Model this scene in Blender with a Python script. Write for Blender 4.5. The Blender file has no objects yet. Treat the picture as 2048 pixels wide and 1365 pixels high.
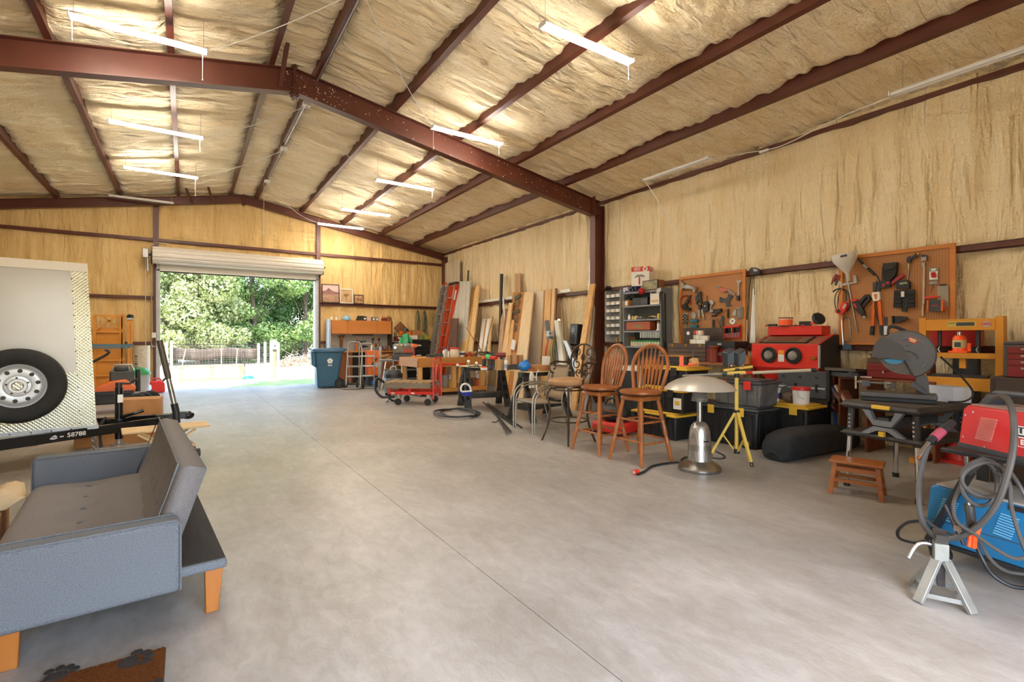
import bpy, bmesh, math, random
import numpy as np
from mathutils import Vector, Matrix, Euler
random.seed(7)
rng = np.random.default_rng(7)
sc = bpy.context.scene
COL = sc.collection
PI = math.pi
R = math.radians

# ---------------------------------------------------------------- camera
CH, FPX, CX, CY = 1.30, 1000.0, 1024.0, 678.0
YAW = math.atan2(652.0, 1000.0)
FW = Vector((math.sin(YAW), math.cos(YAW), 0))
RT = Vector((math.cos(YAW), -math.sin(YAW), 0))
cd = bpy.data.cameras.new('camera')
cam = bpy.data.objects.new('camera', cd); COL.objects.link(cam)
cam.location = (0, 0, CH); cam.rotation_euler = (PI/2, 0, -YAW)
cd.sensor_width = 36; cd.lens = 36*FPX/2048; cd.shift_y = -4.5/2048
cd.clip_start = .05; cd.clip_end = 500
sc.camera = cam
# ---------------------------------------------------------------- world, sun, exposure
w = bpy.data.worlds.new('sky'); sc.world = w; w.use_nodes = True
nt = w.node_tree; nt.nodes.clear()
sky = nt.nodes.new('ShaderNodeTexSky'); sky.sky_type = 'NISHITA'
sky.sun_disc = False; sky.sun_elevation = R(58); sky.sun_rotation = R(200)
sky.air_density = 1.0; sky.dust_density = 2.0; sky.ozone_density = 1.0
bg = nt.nodes.new('ShaderNodeBackground'); bg.inputs[1].default_value = 1.5
ow = nt.nodes.new('ShaderNodeOutputWorld')
nt.links.new(sky.outputs[0], bg.inputs[0]); nt.links.new(bg.outputs[0], ow.inputs[0])
sd = bpy.data.lights.new('sun', 'SUN'); sd.energy = 13.0; sd.angle = R(.6); sd.color = (1, .95, .86)
so = bpy.data.objects.new('sun', sd); COL.objects.link(so)
so.rotation_euler = Vector((.62, .42, -1.0)).to_track_quat('-Z', 'Y').to_euler()
LAMP = 95.0                               # emission of the tube lamps
vs = sc.view_settings
vs.view_transform = 'Standard'; vs.look = 'None'; vs.exposure = 0.74; vs.gamma = 1.0; vs.use_curve_mapping = False
sc.cycles.diffuse_bounces = 6; sc.cycles.max_bounces = 10; sc.cycles.use_denoising = True

# ---------------------------------------------------------------- from a point of the photograph to the place
def ray(px, py):
    return FW + RT*((px-CX)/FPX) + Vector((0, 0, (CY-py)/FPX))
def F(px, py, z=0.0):
    d = ray(px, py); t = (z-CH)/d.z
    return Vector((d.x*t, d.y*t, z))
def PY(px, py, Y):
    d = ray(px, py); t = Y/d.y
    return Vector((d.x*t, Y, CH+d.z*t))
def PX(px, py, X):
    d = ray(px, py); t = X/d.x
    return Vector((X, d.y*t, CH+d.z*t))

# ---------------------------------------------------------------- mesh builder
class B:
    def __init__(s): s.v = []; s.f = []
    def add(s, vs, fs, M=None):
        n = len(s.v)
        s.v += [tuple(M @ Vector(p)) for p in vs] if M is not None else [tuple(p) for p in vs]
        s.f += [tuple(i+n for i in f) for f in fs]
        return s
    def box(s, c, d, r=(0, 0, 0), M=None, taper=1.0):
        x, y, z = d[0]/2, d[1]/2, d[2]/2; t = taper
        vs = [(-x, -y, -z), (x, -y, -z), (x, y, -z), (-x, y, -z), (-x*t, -y*t, z), (x*t, -y*t, z), (x*t, y*t, z), (-x*t, y*t, z)]
        fs = [(0, 3, 2, 1), (4, 5, 6, 7), (0, 1, 5, 4), (1, 2, 6, 5), (2, 3, 7, 6), (3, 0, 4, 7)]
        T = Matrix.Translation(c) @ Euler(r).to_matrix().to_4x4()
        return s.add(vs, fs, (M @ T) if M is not None else T)
    def bx(s, x0, x1, y0, y1, z0, z1):
        return s.box(((x0+x1)/2, (y0+y1)/2, (z0+z1)/2), (abs(x1-x0), abs(y1-y0), abs(z1-z0)))
    def bar(s, p0, p1, w, h, up=(0, 0, 1)):
        """a square bar from p0 to p1, w across, h along up"""
        p0, p1 = Vector(p0), Vector(p1); d = p1-p0; L = d.length
        if L < 1e-6: return s
        z = d/L; u = Vector(up)
        if abs(z.dot(u)) > .98: u = Vector((1, 0, 0)) if abs(z.x) < .9 else Vector((0, 1, 0))
        x = u.cross(z).normalized(); y = z.cross(x)
        M = Matrix((x, y, z)).transposed().to_4x4(); M.translation = (p0+p1)/2
        return s.box((0, 0, 0), (w, h, L), M=M)
    def cyl(s, p0, p1, r, r1=None, n=12, cap=True):
        p0, p1 = Vector(p0), Vector(p1); r1 = r if r1 is None else r1
        d = (p1-p0).normalized(); u = Vector((0, 0, 1)) if abs(d.z) < .9 else Vector((1, 0, 0))
        x = u.cross(d).normalized(); y = d.cross(x); vs = []; fs = []
        for k in range(n):
            a = 2*PI*k/n; e = x*math.cos(a)+y*math.sin(a); vs += [p0+e*r, p1+e*r1]
        for k in range(n):
            j = (k+1) % n; fs.append((2*k, 2*j, 2*j+1, 2*k+1))
        if cap: fs += [tuple(2*k for k in range(n))[::-1], tuple(2*k+1 for k in range(n))]
        return s.add(vs, fs)
    def tube(s, pts, r, n=8, closed=False):
        P = [Vector(p) for p in pts]; m = len(P); vs = []; fs = []
        rr = r if isinstance(r, (list, tuple)) else [r]*m
        def tan(i):
            a = P[(i-1) % m] if (closed or i > 0) else P[i]
            b = P[(i+1) % m] if (closed or i < m-1) else P[i]
            d = b-a
            return d.normalized() if d.length > 1e-9 else Vector((0, 0, 1))
        t0 = tan(0); u = Vector((0, 0, 1)) if abs(t0.z) < .9 else Vector((1, 0, 0))
        x = u.cross(t0).normalized()
        for i in range(m):
            t = tan(i); x = (x - t*x.dot(t))
            x = x.normalized() if x.length > 1e-6 else t.orthogonal().normalized()
            y = t.cross(x)
            for k in range(n):
                a = 2*PI*k/n; vs.append(P[i]+(x*math.cos(a)+y*math.sin(a))*rr[i])
        for i in range(m if closed else m-1):
            j = (i+1) % m
            for k in range(n):
                l = (k+1) % n; fs.append((i*n+k, i*n+l, j*n+l, j*n+k))
        if not closed: fs += [tuple(range(n))[::-1], tuple((m-1)*n+k for k in range(n))]
        return s.add(vs, fs)
    def lathe(s, prof, n=24, c=(0, 0, 0), M=None, sx=1, sy=1, cap=True):
        vs = []; fs = []; m = len(prof)
        for r, z in prof:
            for k in range(n):
                a = 2*PI*k/n; vs.append((c[0]+r*sx*math.cos(a), c[1]+r*sy*math.sin(a), c[2]+z))
        for i in range(m-1):
            for k in range(n):
                l = (k+1) % n; fs.append((i*n+k, i*n+l, (i+1)*n+l, (i+1)*n+k))
        if cap and prof[0][0] > 1e-6: fs.append(tuple(range(n))[::-1])
        if cap and prof[-1][0] > 1e-6: fs.append(tuple((m-1)*n+k for k in range(n)))
        return s.add(vs, fs, M)
    def prism(s, pts, a, b, plane='xz', M=None):
        """a 2-D outline pushed from a to b along the axis the plane leaves out"""
        def p3(p, t):
            return (p[0], t, p[1]) if plane == 'xz' else ((t, p[0], p[1]) if plane == 'yz' else (p[0], p[1], t))
        n = len(pts); vs = [p3(p, a) for p in pts]+[p3(p, b) for p in pts]
        fs = [tuple(range(n)), tuple(range(n, 2*n))[::-1]]+[(i, (i+1) % n, n+(i+1) % n, n+i)[::-1] for i in range(n)]
        return s.add(vs, fs, M)
    def ball(s, c, r, n=12, m=8, M=None):
        r = r if isinstance(r, (tuple, list)) else (r, r, r); vs = [(c[0], c[1], c[2]-r[2])]; fs = []
        for i in range(1, m):
            t = -PI/2+PI*i/m
            for k in range(n):
                a = 2*PI*k/n; vs.append((c[0]+r[0]*math.cos(t)*math.cos(a), c[1]+r[1]*math.cos(t)*math.sin(a), c[2]+r[2]*math.sin(t)))
        vs.append((c[0], c[1], c[2]+r[2])); e = len(vs)-1
        for k in range(n):
            l = (k+1) % n; fs.append((0, 1+l, 1+k)); fs.append((e, 1+(m-2)*n+k, 1+(m-2)*n+l))
            for i in range(m-2): fs.append((1+i*n+k, 1+i*n+l, 1+(i+1)*n+l, 1+(i+1)*n+k))
        return s.add(vs, fs, M)
    def ring(s, c, Rr, r, n=24, m=8, axis='z', M=None):
        vs = []; fs = []
        for i in range(n):
            a = 2*PI*i/n
            for k in range(m):
                b = 2*PI*k/m; q = Rr+r*math.cos(b); p = (q*math.cos(a), q*math.sin(a), r*math.sin(b))
                if axis == 'x': p = (p[2], p[0], p[1])
                if axis == 'y': p = (p[0], p[2], p[1])
                vs.append((c[0]+p[0], c[1]+p[1], c[2]+p[2]))
        for i in range(n):
            for k in range(m):
                j, l = (i+1) % n, (k+1) % m; fs.append((i*m+k, i*m+l, j*m+l, j*m+k))
        return s.add(vs, fs, M)
    def grid(s, fn, nu, nv, M=None):
        vs = [fn(i/nu, j/nv) for j in range(nv+1) for i in range(nu+1)]
        fs = [(j*(nu+1)+i, j*(nu+1)+i+1, (j+1)*(nu+1)+i+1, (j+1)*(nu+1)+i) for j in range(nv) for i in range(nu)]
        return s.add(vs, fs, M)
    def o(s, name, mat, parent=None, bev=0, sm=True, solid=0, seg=2, sub=0, ang=35):
        me = bpy.data.meshes.new(name); me.from_pydata(s.v, [], s.f); me.update()
        bm = bmesh.new(); bm.from_mesh(me); bmesh.ops.recalc_face_normals(bm, faces=bm.faces); bm.to_mesh(me); bm.free()
        return mk(name, me, mat, parent, bev, sm, solid, seg, sub, ang)
def mk(name, me, mat, parent=None, bev=0, sm=True, solid=0, seg=2, sub=0, ang=35):
    ob = bpy.data.objects.new(name, me); COL.objects.link(ob)
    if mat: me.materials.append(mat)
    if parent is not None: ob.parent = parent
    if sm:
        me.shade_smooth(); me.set_sharp_from_angle(angle=R(ang))
    if solid:
        m = ob.modifiers.new('solid', 'SOLIDIFY'); m.thickness = solid; m.offset = 0
    if sub:
        m = ob.modifiers.new('sub', 'SUBSURF'); m.levels = sub; m.render_levels = sub
    if bev:
        m = ob.modifiers.new('bev', 'BEVEL'); m.width = bev; m.segments = seg; m.limit_method = 'ANGLE'; m.angle_limit = R(40)
    return ob
def tag(o, label, cat, group=None, kind=None):
    if label: o['label'] = label
    if cat: o['category'] = cat
    if group: o['group'] = group
    if kind: o['kind'] = kind
    return o
def T(name, label, cat, loc=(0, 0, 0), rz=0.0, group=None, rot=None):
    o = bpy.data.objects.new(name, None); COL.objects.link(o); o.empty_display_size = .1
    o.location = loc; o.rotation_euler = rot if rot else (0, 0, rz)
    return tag(o, label, cat, group)
def S(name, ob):
    ob['kind'] = 'structure'; return ob
def dup(src, loc=None, rz=None, label=None, group=None, parent=None, rot=None):
    c = src.copy(); COL.objects.link(c)
    if parent is not None: c.parent = parent
    if loc is not None: c.location = loc
    if rz is not None: c.rotation_euler = (0, 0, rz)
    if rot is not None: c.rotation_euler = rot
    if label: c['label'] = label
    if group: c['group'] = group
    for ch in list(src.children): dup(ch, parent=c)
    return c
def lab(o, text):
    o['label'] = text; return o
def text(s, size, mat, parent, loc, rot, name='lettering', depth=.001, bold=0.0, align='CENTER', sx=1.0):
    cu = bpy.data.curves.new(name, 'FONT'); cu.body = s; cu.size = size; cu.extrude = depth; cu.offset = bold
    cu.align_x = align; cu.align_y = 'CENTER'; cu.resolution_u = 3
    t = bpy.data.objects.new('tmp', cu); COL.objects.link(t)
    me = bpy.data.meshes.new_from_object(t.evaluated_get(bpy.context.evaluated_depsgraph_get()))
    bpy.data.objects.remove(t); bpy.data.curves.remove(cu)
    me.name = name
    ob = mk(name, me, mat, parent, sm=False); ob.location = loc; ob.rotation_euler = rot; ob.scale = (sx, 1, 1)
    return ob
def lerp(a, b, t): return a+(b-a)*t
def arc(c, r, a0, a1, n, plane='xz', y=0.0, rb=None):
    out = []; rb = r if rb is None else rb
    for i in range(n+1):
        a = R(a0+(a1-a0)*i/n); p = (c[0]+r*math.cos(a), c[1]+rb*math.sin(a))
        out.append(p if plane == '2' else ((p[0], y, p[1]) if plane == 'xz' else ((y, p[0], p[1]) if plane == 'yz' else (p[0], p[1], y))))
    return out
def smooth_pts(pts, k=6):
    """Catmull-Rom through the points"""
    P = [Vector(p) for p in pts]; out = []
    for i in range(len(P)-1):
        a = P[max(i-1, 0)]; b = P[i]; c = P[i+1]; d = P[min(i+2, len(P)-1)]
        for j in range(k):
            t = j/k
            out.append(.5*((2*b)+(c-a)*t+(2*a-5*b+4*c-d)*t*t+(3*b-a-3*c+d)*t**3))
    out.append(P[-1]); return out

# ---------------------------------------------------------------- materials
def lin(c):
    if isinstance(c, str): c = tuple(int(c[i:i+2], 16)/255 for i in (0, 2, 4))
    return tuple(x/12.92 if x <= .04045 else ((x+.055)/1.055)**2.4 for x in c)+(1,)
MATS = {}
def mat(name, c, rough=.6, metal=0.0, c2=None, scale=6.0, stretch=(1, 1, 1), bump=0.0, bscale=None, spec=.5, detail=4, lo=.35, hi=.65, emit=0.0, alpha=1.0, trans=0.0, coat=0.0):
    if name in MATS: return MATS[name]
    m = bpy.data.materials.new(name); m.use_nodes = True; MATS[name] = m
    t = m.node_tree; n = t.nodes; l = t.links; b = n['Principled BSDF']
    b.inputs['Base Color'].default_value = lin(c); b.inputs['Roughness'].default_value = rough; b.inputs['Metallic'].default_value = metal
    b.inputs['Specular IOR Level'].default_value = spec; b.inputs['Coat Weight'].default_value = coat
    if emit:
        b.inputs['Emission Color'].default_value = lin(c); b.inputs['Emission Strength'].default_value = emit
    if trans: b.inputs['Transmission Weight'].default_value = trans
    if c2 or bump:
        tc = n.new('ShaderNodeTexCoord'); mp = n.new('ShaderNodeMapping'); mp.inputs['Scale'].default_value = stretch
        l.new(tc.outputs['Object'], mp.inputs[0])
    if c2:
        nz = n.new('ShaderNodeTexNoise'); nz.inputs['Scale'].default_value = scale; nz.inputs['Detail'].default_value = detail
        l.new(mp.outputs[0], nz.inputs[0])
        r = n.new('ShaderNodeValToRGB'); r.color_ramp.elements[0].position = lo; r.color_ramp.elements[1].position = hi
        r.color_ramp.elements[0].color = lin(c); r.color_ramp.elements[1].color = lin(c2)
        l.new(nz.outputs[0], r.inputs[0]); l.new(r.outputs[0], b.inputs['Base Color'])
    if bump:
        nb = n.new('ShaderNodeTexNoise'); nb.inputs['Scale'].default_value = bscale or scale*4; nb.inputs['Detail'].default_value = 3
        l.new(mp.outputs[0], nb.inputs[0])
        bu = n.new('ShaderNodeBump'); bu.inputs['Strength'].default_value = bump; bu.inputs['Distance'].default_value = .01
        l.new(nb.outputs[0], bu.inputs['Height']); l.new(bu.outputs[0], b.inputs['Normal'])
    return m
def wood(name, c, c2, along='z', rough=.55, sc_=14, bump=.05):
    st = {'x': (.06, 1, 1), 'y': (1, .06, 1), 'z': (1, 1, .06)}[along]
    return mat(name, c, rough, c2=c2, scale=sc_, stretch=st, bump=bump, bscale=sc_*3, lo=.3, hi=.7)
def foam_mat(name, c, c2, st, f=1.0, dist=.05):
    """sprayed foam: long ridges along one axis with a fine crust over them"""
    m = mat(name, c, .7, c2=c2, scale=4.0, stretch=st, lo=.34, hi=.66, spec=.35); t = m.node_tree; n = t.nodes; l = t.links
    tc = n.new('ShaderNodeTexCoord'); h = None
    for sc_, stv, w_ in ((5.5, st, 1.6), (13, st, .4), (26, (1, 1, 1), .18), (75, (1, 1, 1), .05)):
        mp = n.new('ShaderNodeMapping'); mp.inputs['Scale'].default_value = stv; nz = n.new('ShaderNodeTexNoise'); nz.inputs['Scale'].default_value = sc_*f; nz.inputs['Detail'].default_value = 3; nz.inputs['Distortion'].default_value = .35
        l.new(tc.outputs['Object'], mp.inputs[0]); l.new(mp.outputs[0], nz.inputs[0])
        mu = n.new('ShaderNodeMath'); mu.operation = 'MULTIPLY_ADD'; mu.inputs[1].default_value = w_; l.new(nz.outputs[0], mu.inputs[0])
        if h: l.new(h.outputs[0], mu.inputs[2])
        else: mu.inputs[2].default_value = 0
        h = mu
    bu = n.new('ShaderNodeBump'); bu.inputs['Strength'].default_value = 1.0; bu.inputs['Distance'].default_value = dist
    l.new(h.outputs[0], bu.inputs['Height']); l.new(bu.outputs[0], n['Principled BSDF'].inputs['Normal']); return m
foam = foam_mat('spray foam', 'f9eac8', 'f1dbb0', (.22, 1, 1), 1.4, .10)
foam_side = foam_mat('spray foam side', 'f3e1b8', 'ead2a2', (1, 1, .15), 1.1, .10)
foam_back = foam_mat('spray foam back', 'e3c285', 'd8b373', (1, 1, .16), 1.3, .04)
oxide = mat('red oxide steel', '55291b', .45, c2='603121', scale=3, bump=.03)
def concrete_mat():
    m = mat('concrete', 'b5b3af', .38, c2='c7c5c1', scale=.9, detail=12, bump=.12, bscale=55, lo=.36, hi=.64); t = m.node_tree; n = t.nodes; l = t.links; bs = n['Principled BSDF']
    src = bs.inputs['Base Color'].links[0].from_socket; tc = n.new('ShaderNodeTexCoord')
    for sc_, st, lo, hi, dark, light in ((3.2, (1, .35, 1), .42, .70, 'e8e5e1', 'ffffff'), (14, (1, .5, 1), .40, .66, 'ebe9e5', 'ffffff'), (.35, (1, 1, 1), .35, .65, 'e2e0dd', 'ffffff')):
        mp = n.new('ShaderNodeMapping'); mp.inputs['Scale'].default_value = st; mp.inputs['Rotation'].default_value = (0, 0, .5); nz = n.new('ShaderNodeTexNoise'); nz.inputs['Scale'].default_value = sc_; nz.inputs['Detail'].default_value = 10; nz.inputs['Roughness'].default_value = .68; nz.inputs['Distortion'].default_value = .6
        r = n.new('ShaderNodeValToRGB'); r.color_ramp.elements[0].position = lo; r.color_ramp.elements[1].position = hi; r.color_ramp.elements[0].color = lin(dark); r.color_ramp.elements[1].color = lin(light)
        mx = n.new('ShaderNodeMixRGB'); mx.blend_type = 'MULTIPLY'; mx.inputs[0].default_value = 1
        l.new(tc.outputs['Object'], mp.inputs[0]); l.new(mp.outputs[0], nz.inputs[0]); l.new(nz.outputs[0], r.inputs[0]); l.new(src, mx.inputs[1]); l.new(r.outputs[0], mx.inputs[2]); src = mx.outputs[0]
    l.new(src, bs.inputs['Base Color']); return m
concrete = concrete_mat()
steel = mat('steel', 'b4b4b2', .32, 1.0, c2='9a9a98', scale=8)
galv = mat('galvanised', 'b9b7b2', .45, .7, c2='a2a09b', scale=9)
chrome = mat('chrome', 'd8d8d8', .12, 1.0)
iron = mat('dark iron', '3a3634', .5, .6, c2='4a4441', scale=12)
black = mat('black plastic', '1c1c1d', .5, c2='242425', scale=5)
blackr = mat('black rubber', '191818', .75, c2='242220', scale=7, bump=.1)
blackg = mat('black gloss', '121212', .25)
dgrey = mat('dark grey plastic', '3b3c3e', .55, c2='454648', scale=6)
grey = mat('grey plastic', '77787a', .5, c2='6c6d70', scale=6)
lgrey = mat('light grey paint', 'b9bab8', .5, c2='adaeac', scale=6)
white = mat('white plastic', 'e8e6e0', .45)
paper = mat('paper', 'ece8de', .8)
cream = mat('cream paint', 'e3ddcf', .5)
red = mat('red paint', 'd63226', .38, c2='c92c20', scale=4)
dred = mat('dark red paint', '7e1f1c', .4, c2='711b19', scale=4)
orange = mat('orange paint', 'e06a1e', .4, c2='d4621a', scale=4)
borange = mat('bright orange', 'ff5a1e', .4)
yellow = mat('yellow paint', 'e0b63c', .42, c2='d6aa34', scale=5)
pyellow = mat('press yellow', 'd8912c', .42, c2='cb8626', scale=3)
blue = mat('blue paint', '2f7fae', .4, c2='2a75a2', scale=4)
bblue = mat('bright blue plastic', '1f6fc4', .4)
green = mat('green plastic', '2f8a45', .5)
bgreen = mat('bright green plastic', '37c86a', .5)
card = mat('cardboard', 'b98450', .8, c2='ad7845', scale=5)
pine = wood('pine', 'd8ac6a', 'c3914f', 'z')
pine2 = wood('pale pine', 'e0bd84', 'cfa468', 'z')
pine3 = wood('weathered lumber', 'b99467', 'a27d52', 'z')
birch = wood('birch ply', 'e0c79c', 'd3b585', 'z')
oak = wood('stool oak', 'a5622f', '85491f', 'z', rough=.35)
bench_wood = wood('bench wood', 'c08645', 'a8702f', 'x')
brownw = wood('brown wood', '8a5a30', '6f4522', 'z')
brass = mat('brass', 'c19a4a', .3, 1.0)
glass = mat('clear plastic', 'dfe6e2', .12, trans=.7)
skin_leather = mat('tan suede', 'b08860', .8, c2='9c744d', scale=7, bump=.1)
# ================================================================ STRUCTURE
WX, BY, LX, RX = 7.18, 15.15, -4.62, 1.28           # right wall, back wall, left wall, ridge line
FY0 = -.9                                            # front wall
SL = .174
def zt(x): return 5.10-SL*abs(x-RX)                   # top of the rafters
def vnoise(u, v, seed=0):
    """smooth value noise on arrays"""
    r = np.random.default_rng(seed); Tn = r.random((256, 256))
    iu = np.floor(u).astype(int); iv = np.floor(v).astype(int); fu = u-iu; fv = v-iv
    fu = fu*fu*(3-2*fu); fv = fv*fv*(3-2*fv)
    g = lambda a, b: Tn[a % 256, b % 256]
    return (g(iu, iv)*(1-fu)+g(iu+1, iv)*fu)*(1-fv)+(g(iu, iv+1)*(1-fu)+g(iu+1, iv+1)*fu)*fv-.5
def fast_grid(name, X, Y, Z, m, parent=None):
    nv, nu = X.shape
    co = np.stack([X, Y, Z], -1).reshape(-1, 3)
    i = np.arange(nv*nu).reshape(nv, nu)
    q = np.stack([i[:-1, :-1], i[:-1, 1:], i[1:, 1:], i[1:, :-1]], -1).reshape(-1, 4)
    me = bpy.data.meshes.new(name); me.vertices.add(len(co)); me.vertices.foreach_set('co', co.ravel())
    me.loops.add(q.size); me.loops.foreach_set('vertex_index', q.ravel().astype(np.int32))
    me.polygons.add(len(q)); me.polygons.foreach_set('loop_start', np.arange(0, q.size, 4, dtype=np.int32))
    me.polygons.foreach_set('loop_total', np.full(len(q), 4, dtype=np.int32))
    me.update(calc_edges=True); me.validate()
    ob = mk(name, me, m, parent, sm=False); me.shade_smooth(); return ob

# floor: slabs parted by saw-cut joints
floor = B().bx(LX-.1, WX+.25, FY0-.15, BY+.12, -.25, -.022).o('floor', concrete); S('', floor)
jx = [LX-.1, -3.0, F(765, 987).x, 4.9, WX+.25]; jy = [FY0-.15, 3.62, 7.6, 11.4, BY+.12]
for a in range(4):
    for b in range(4):
        g = .0022
        B().bx(jx[a]+g, jx[a+1]-g, jy[b]+g if b == 2 else jy[b], jy[b+1]-g if b == 1 else jy[b+1], -.022, 0).o('floor_slab', concrete, floor, sm=False)

# ceiling: spray foam between purlins
PURL = [RX-.30, RX+.30]+[RX+s*(.30+1.137*k) for k in range(1, 5) for s in (-1, 1)]
def foam_ceiling():
    xs = np.arange(LX-.05, WX+.10, .030); ys = np.arange(FY0, BY+.06, .030)
    X, Y = np.meshgrid(xs, ys)
    base = 5.10-SL*np.abs(X-RX)+.085
    n = .055*vnoise(X*.8, Y*5.5+1.2*vnoise(X*1.5, Y*.7, 5), 1)+.035*vnoise(X*2.2, Y*13, 2)+.03*vnoise(X*6, Y*9, 3)+.05*vnoise(X*.7, Y*.6, 4)
    d = np.min(np.abs(X[..., None]-np.array(PURL)), -1)
    edge = np.exp(-(d/.075)**2)
    lift = edge*(.05+.10*vnoise(X*3, Y*2.3, 6)+.05*vnoise(X*3, Y*11, 8))
    rid = np.exp(-((X-RX)/.16)**2)*.03
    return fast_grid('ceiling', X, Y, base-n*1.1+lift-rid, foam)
ceil = S('', foam_ceiling())
B().add([(LX-.2, FY0-.2, zt(LX)+.30), (RX, FY0-.2, zt(RX)+.30), (WX+.3, FY0-.2, zt(WX)+.30), (LX-.2, BY+.25, zt(LX)+.30), (RX, BY+.25, zt(RX)+.30), (WX+.3, BY+.25, zt(WX)+.30)],
        [(0, 1, 4, 3), (1, 2, 5, 4)]).o('roof_sheet', galv, ceil, solid=.02)
for px_ in PURL:
    z0 = zt(px_); s_ = 1 if px_ > RX else -1
    b = B()
    b.box((px_, (FY0+BY)/2, z0+.004), (.070, BY-FY0, .007), (0, s_*math.atan(SL), 0))
    b.box((px_-s_*.032, (FY0+BY)/2, z0+.10), (.006, BY-FY0, .19))
    b.box((px_+s_*.033, (FY0+BY)/2, z0+.014), (.005, BY-FY0, .022))
    b.o('purlin', oxide, ceil, sm=False)

# walls: foam with standing streaks
def foam_wall(name, u0, u1, z0, z1fn, place, seed, step=.032, m=foam_side, hole=None, girts=()):
    us = np.arange(u0, u1+step, step); t = np.linspace(0, 1, 130)
    U, TT = np.meshgrid(us, t); Z = z0+(z1fn(U)-z0)*TT
    n = .065*vnoise(U*4.2+.9*vnoise(U*1.1, Z*.8, seed+5), Z*.55, seed)+.030*vnoise(U*10, Z*1.3, seed+1)+.016*vnoise(U*9, Z*9, seed+2)+.06*vnoise(U*.9, Z*.7, seed+3)
    n += .022*vnoise(U*3, Z*16, seed+7)*np.clip(vnoise(U*1.3, Z*.8, seed+9)*4, 0, 1)
    for gz in girts: n += .028*np.exp(-((Z-gz-.04)/.10)**2)*(-1)*(.6+vnoise(U*5, Z*0, seed+8))
    X, Y = place(U, n)
    return fast_grid(name, X, Y, Z, m)
GZ = [2.25, 1.153]
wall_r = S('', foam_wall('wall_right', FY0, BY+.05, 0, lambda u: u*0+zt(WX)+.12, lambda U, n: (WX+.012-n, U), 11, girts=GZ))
B().bx(WX+.12, WX+.2, FY0-.2, BY+.2, 0, 4.35).o('wall_sheet', galv, wall_r)
for gz, hh in ((2.25, .075), (1.153, .07)):
    b = B(); b.bx(WX-.055, WX+.10, FY0, BY, gz+hh-.006, gz+hh); b.bx(WX-.055, WX-.049, FY0, BY, gz, gz+hh); b.bx(WX-.055, WX+.05, FY0, BY, gz, gz+.006)
    b.o('girt', oxide, wall_r, sm=False)
b = B(); b.bx(WX-.045, WX+.1, FY0, BY, zt(WX)-.01, zt(WX)+.045); b.o('eave_strut', oxide, wall_r, sm=False)
wall_l = S('', foam_wall('wall_left', FY0, BY+.05, 0, lambda u: u*0+zt(LX)+.12, lambda U, n: (LX-.012+n, U), 31, step=.08, girts=GZ))
B().bx(LX-.2, LX-.12, FY0-.2, BY+.2, 0, 4.35).o('wall_sheet', galv, wall_l)
# back wall in three foam fields around the door
DX0, DX1, DZ = -.57, 3.14, 3.02
top = lambda u: 5.10-SL*np.abs(u-RX)+.10
place = lambda U, n: (U, BY+.012-n)
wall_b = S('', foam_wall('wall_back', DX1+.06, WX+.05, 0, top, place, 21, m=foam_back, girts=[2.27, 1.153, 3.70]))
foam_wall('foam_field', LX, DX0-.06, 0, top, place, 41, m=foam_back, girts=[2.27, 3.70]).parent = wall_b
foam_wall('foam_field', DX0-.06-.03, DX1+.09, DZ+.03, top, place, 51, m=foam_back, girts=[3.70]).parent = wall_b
b = B(); b.bx(LX-.2, DX0-.02, BY+.12, BY+.2, 0, 5.2); b.bx(DX1+.02, WX+.2, BY+.12, BY+.2, 0, 5.2); b.bx(DX0-.02, DX1+.02, BY+.12, BY+.2, DZ, 5.2)
b.o('wall_sheet', galv, wall_b)
for x0, x1, gz in ((LX, DX0-.08, 3.70), (DX0-.02, DX1+.02, 3.70), (DX1+.08, WX, 3.70), (LX, DX0-.08, 2.27), (DX1+.08, WX, 2.27), (LX, DX0-.08, 1.153), (DX1+.08, WX, 1.153)):
    b = B(); b.bx(x0, x1, BY-.055, BY-.049, gz, gz+.075); b.bx(x0, x1, BY-.12 if gz == 2.27 and x0 > 0 else BY-.055, BY+.05, gz+.069, gz+.075); b.bx(x0, x1, BY-.055, BY+.05, gz, gz+.006)
    b.o('girt', oxide, wall_b, sm=False)
for px_ in (DX0-.05, DX1+.05):
    B().bx(px_-.055, px_+.055, BY-.075, BY+.08, 0, zt(px_)-.17).o('door_post', oxide, wall_b, sm=False)
B().bx(WX-.11, WX+.0, BY-.28, BY-.06, 0, zt(WX)-.1).o('corner_post', oxide, wall_b, sm=False)
# front wall behind the camera, with its own wide open door
wall_f = foam_wall('wall_front', 2.5, WX+.05, 0, top, lambda U, n: (U, FY0-.012+n), 61, step=.08); S('', wall_f)
foam_wall('foam_field', LX, -.7, 0, top, lambda U, n: (U, FY0-.012+n), 71, step=.08).parent = wall_f
foam_wall('foam_field', -.7, 2.5, 2.45, top, lambda U, n: (U, FY0-.012+n), 81, step=.08).parent = wall_f
b = B(); b.bx(LX-.2, -.7, FY0-.2, FY0-.12, 0, 5.2); b.bx(2.5, WX+.2, FY0-.2, FY0-.12, 0, 5.2); b.bx(-.7, 2.5, FY0-.2, FY0-.12, 2.45, 5.2)
b.o('wall_sheet', galv, wall_f)

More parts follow.
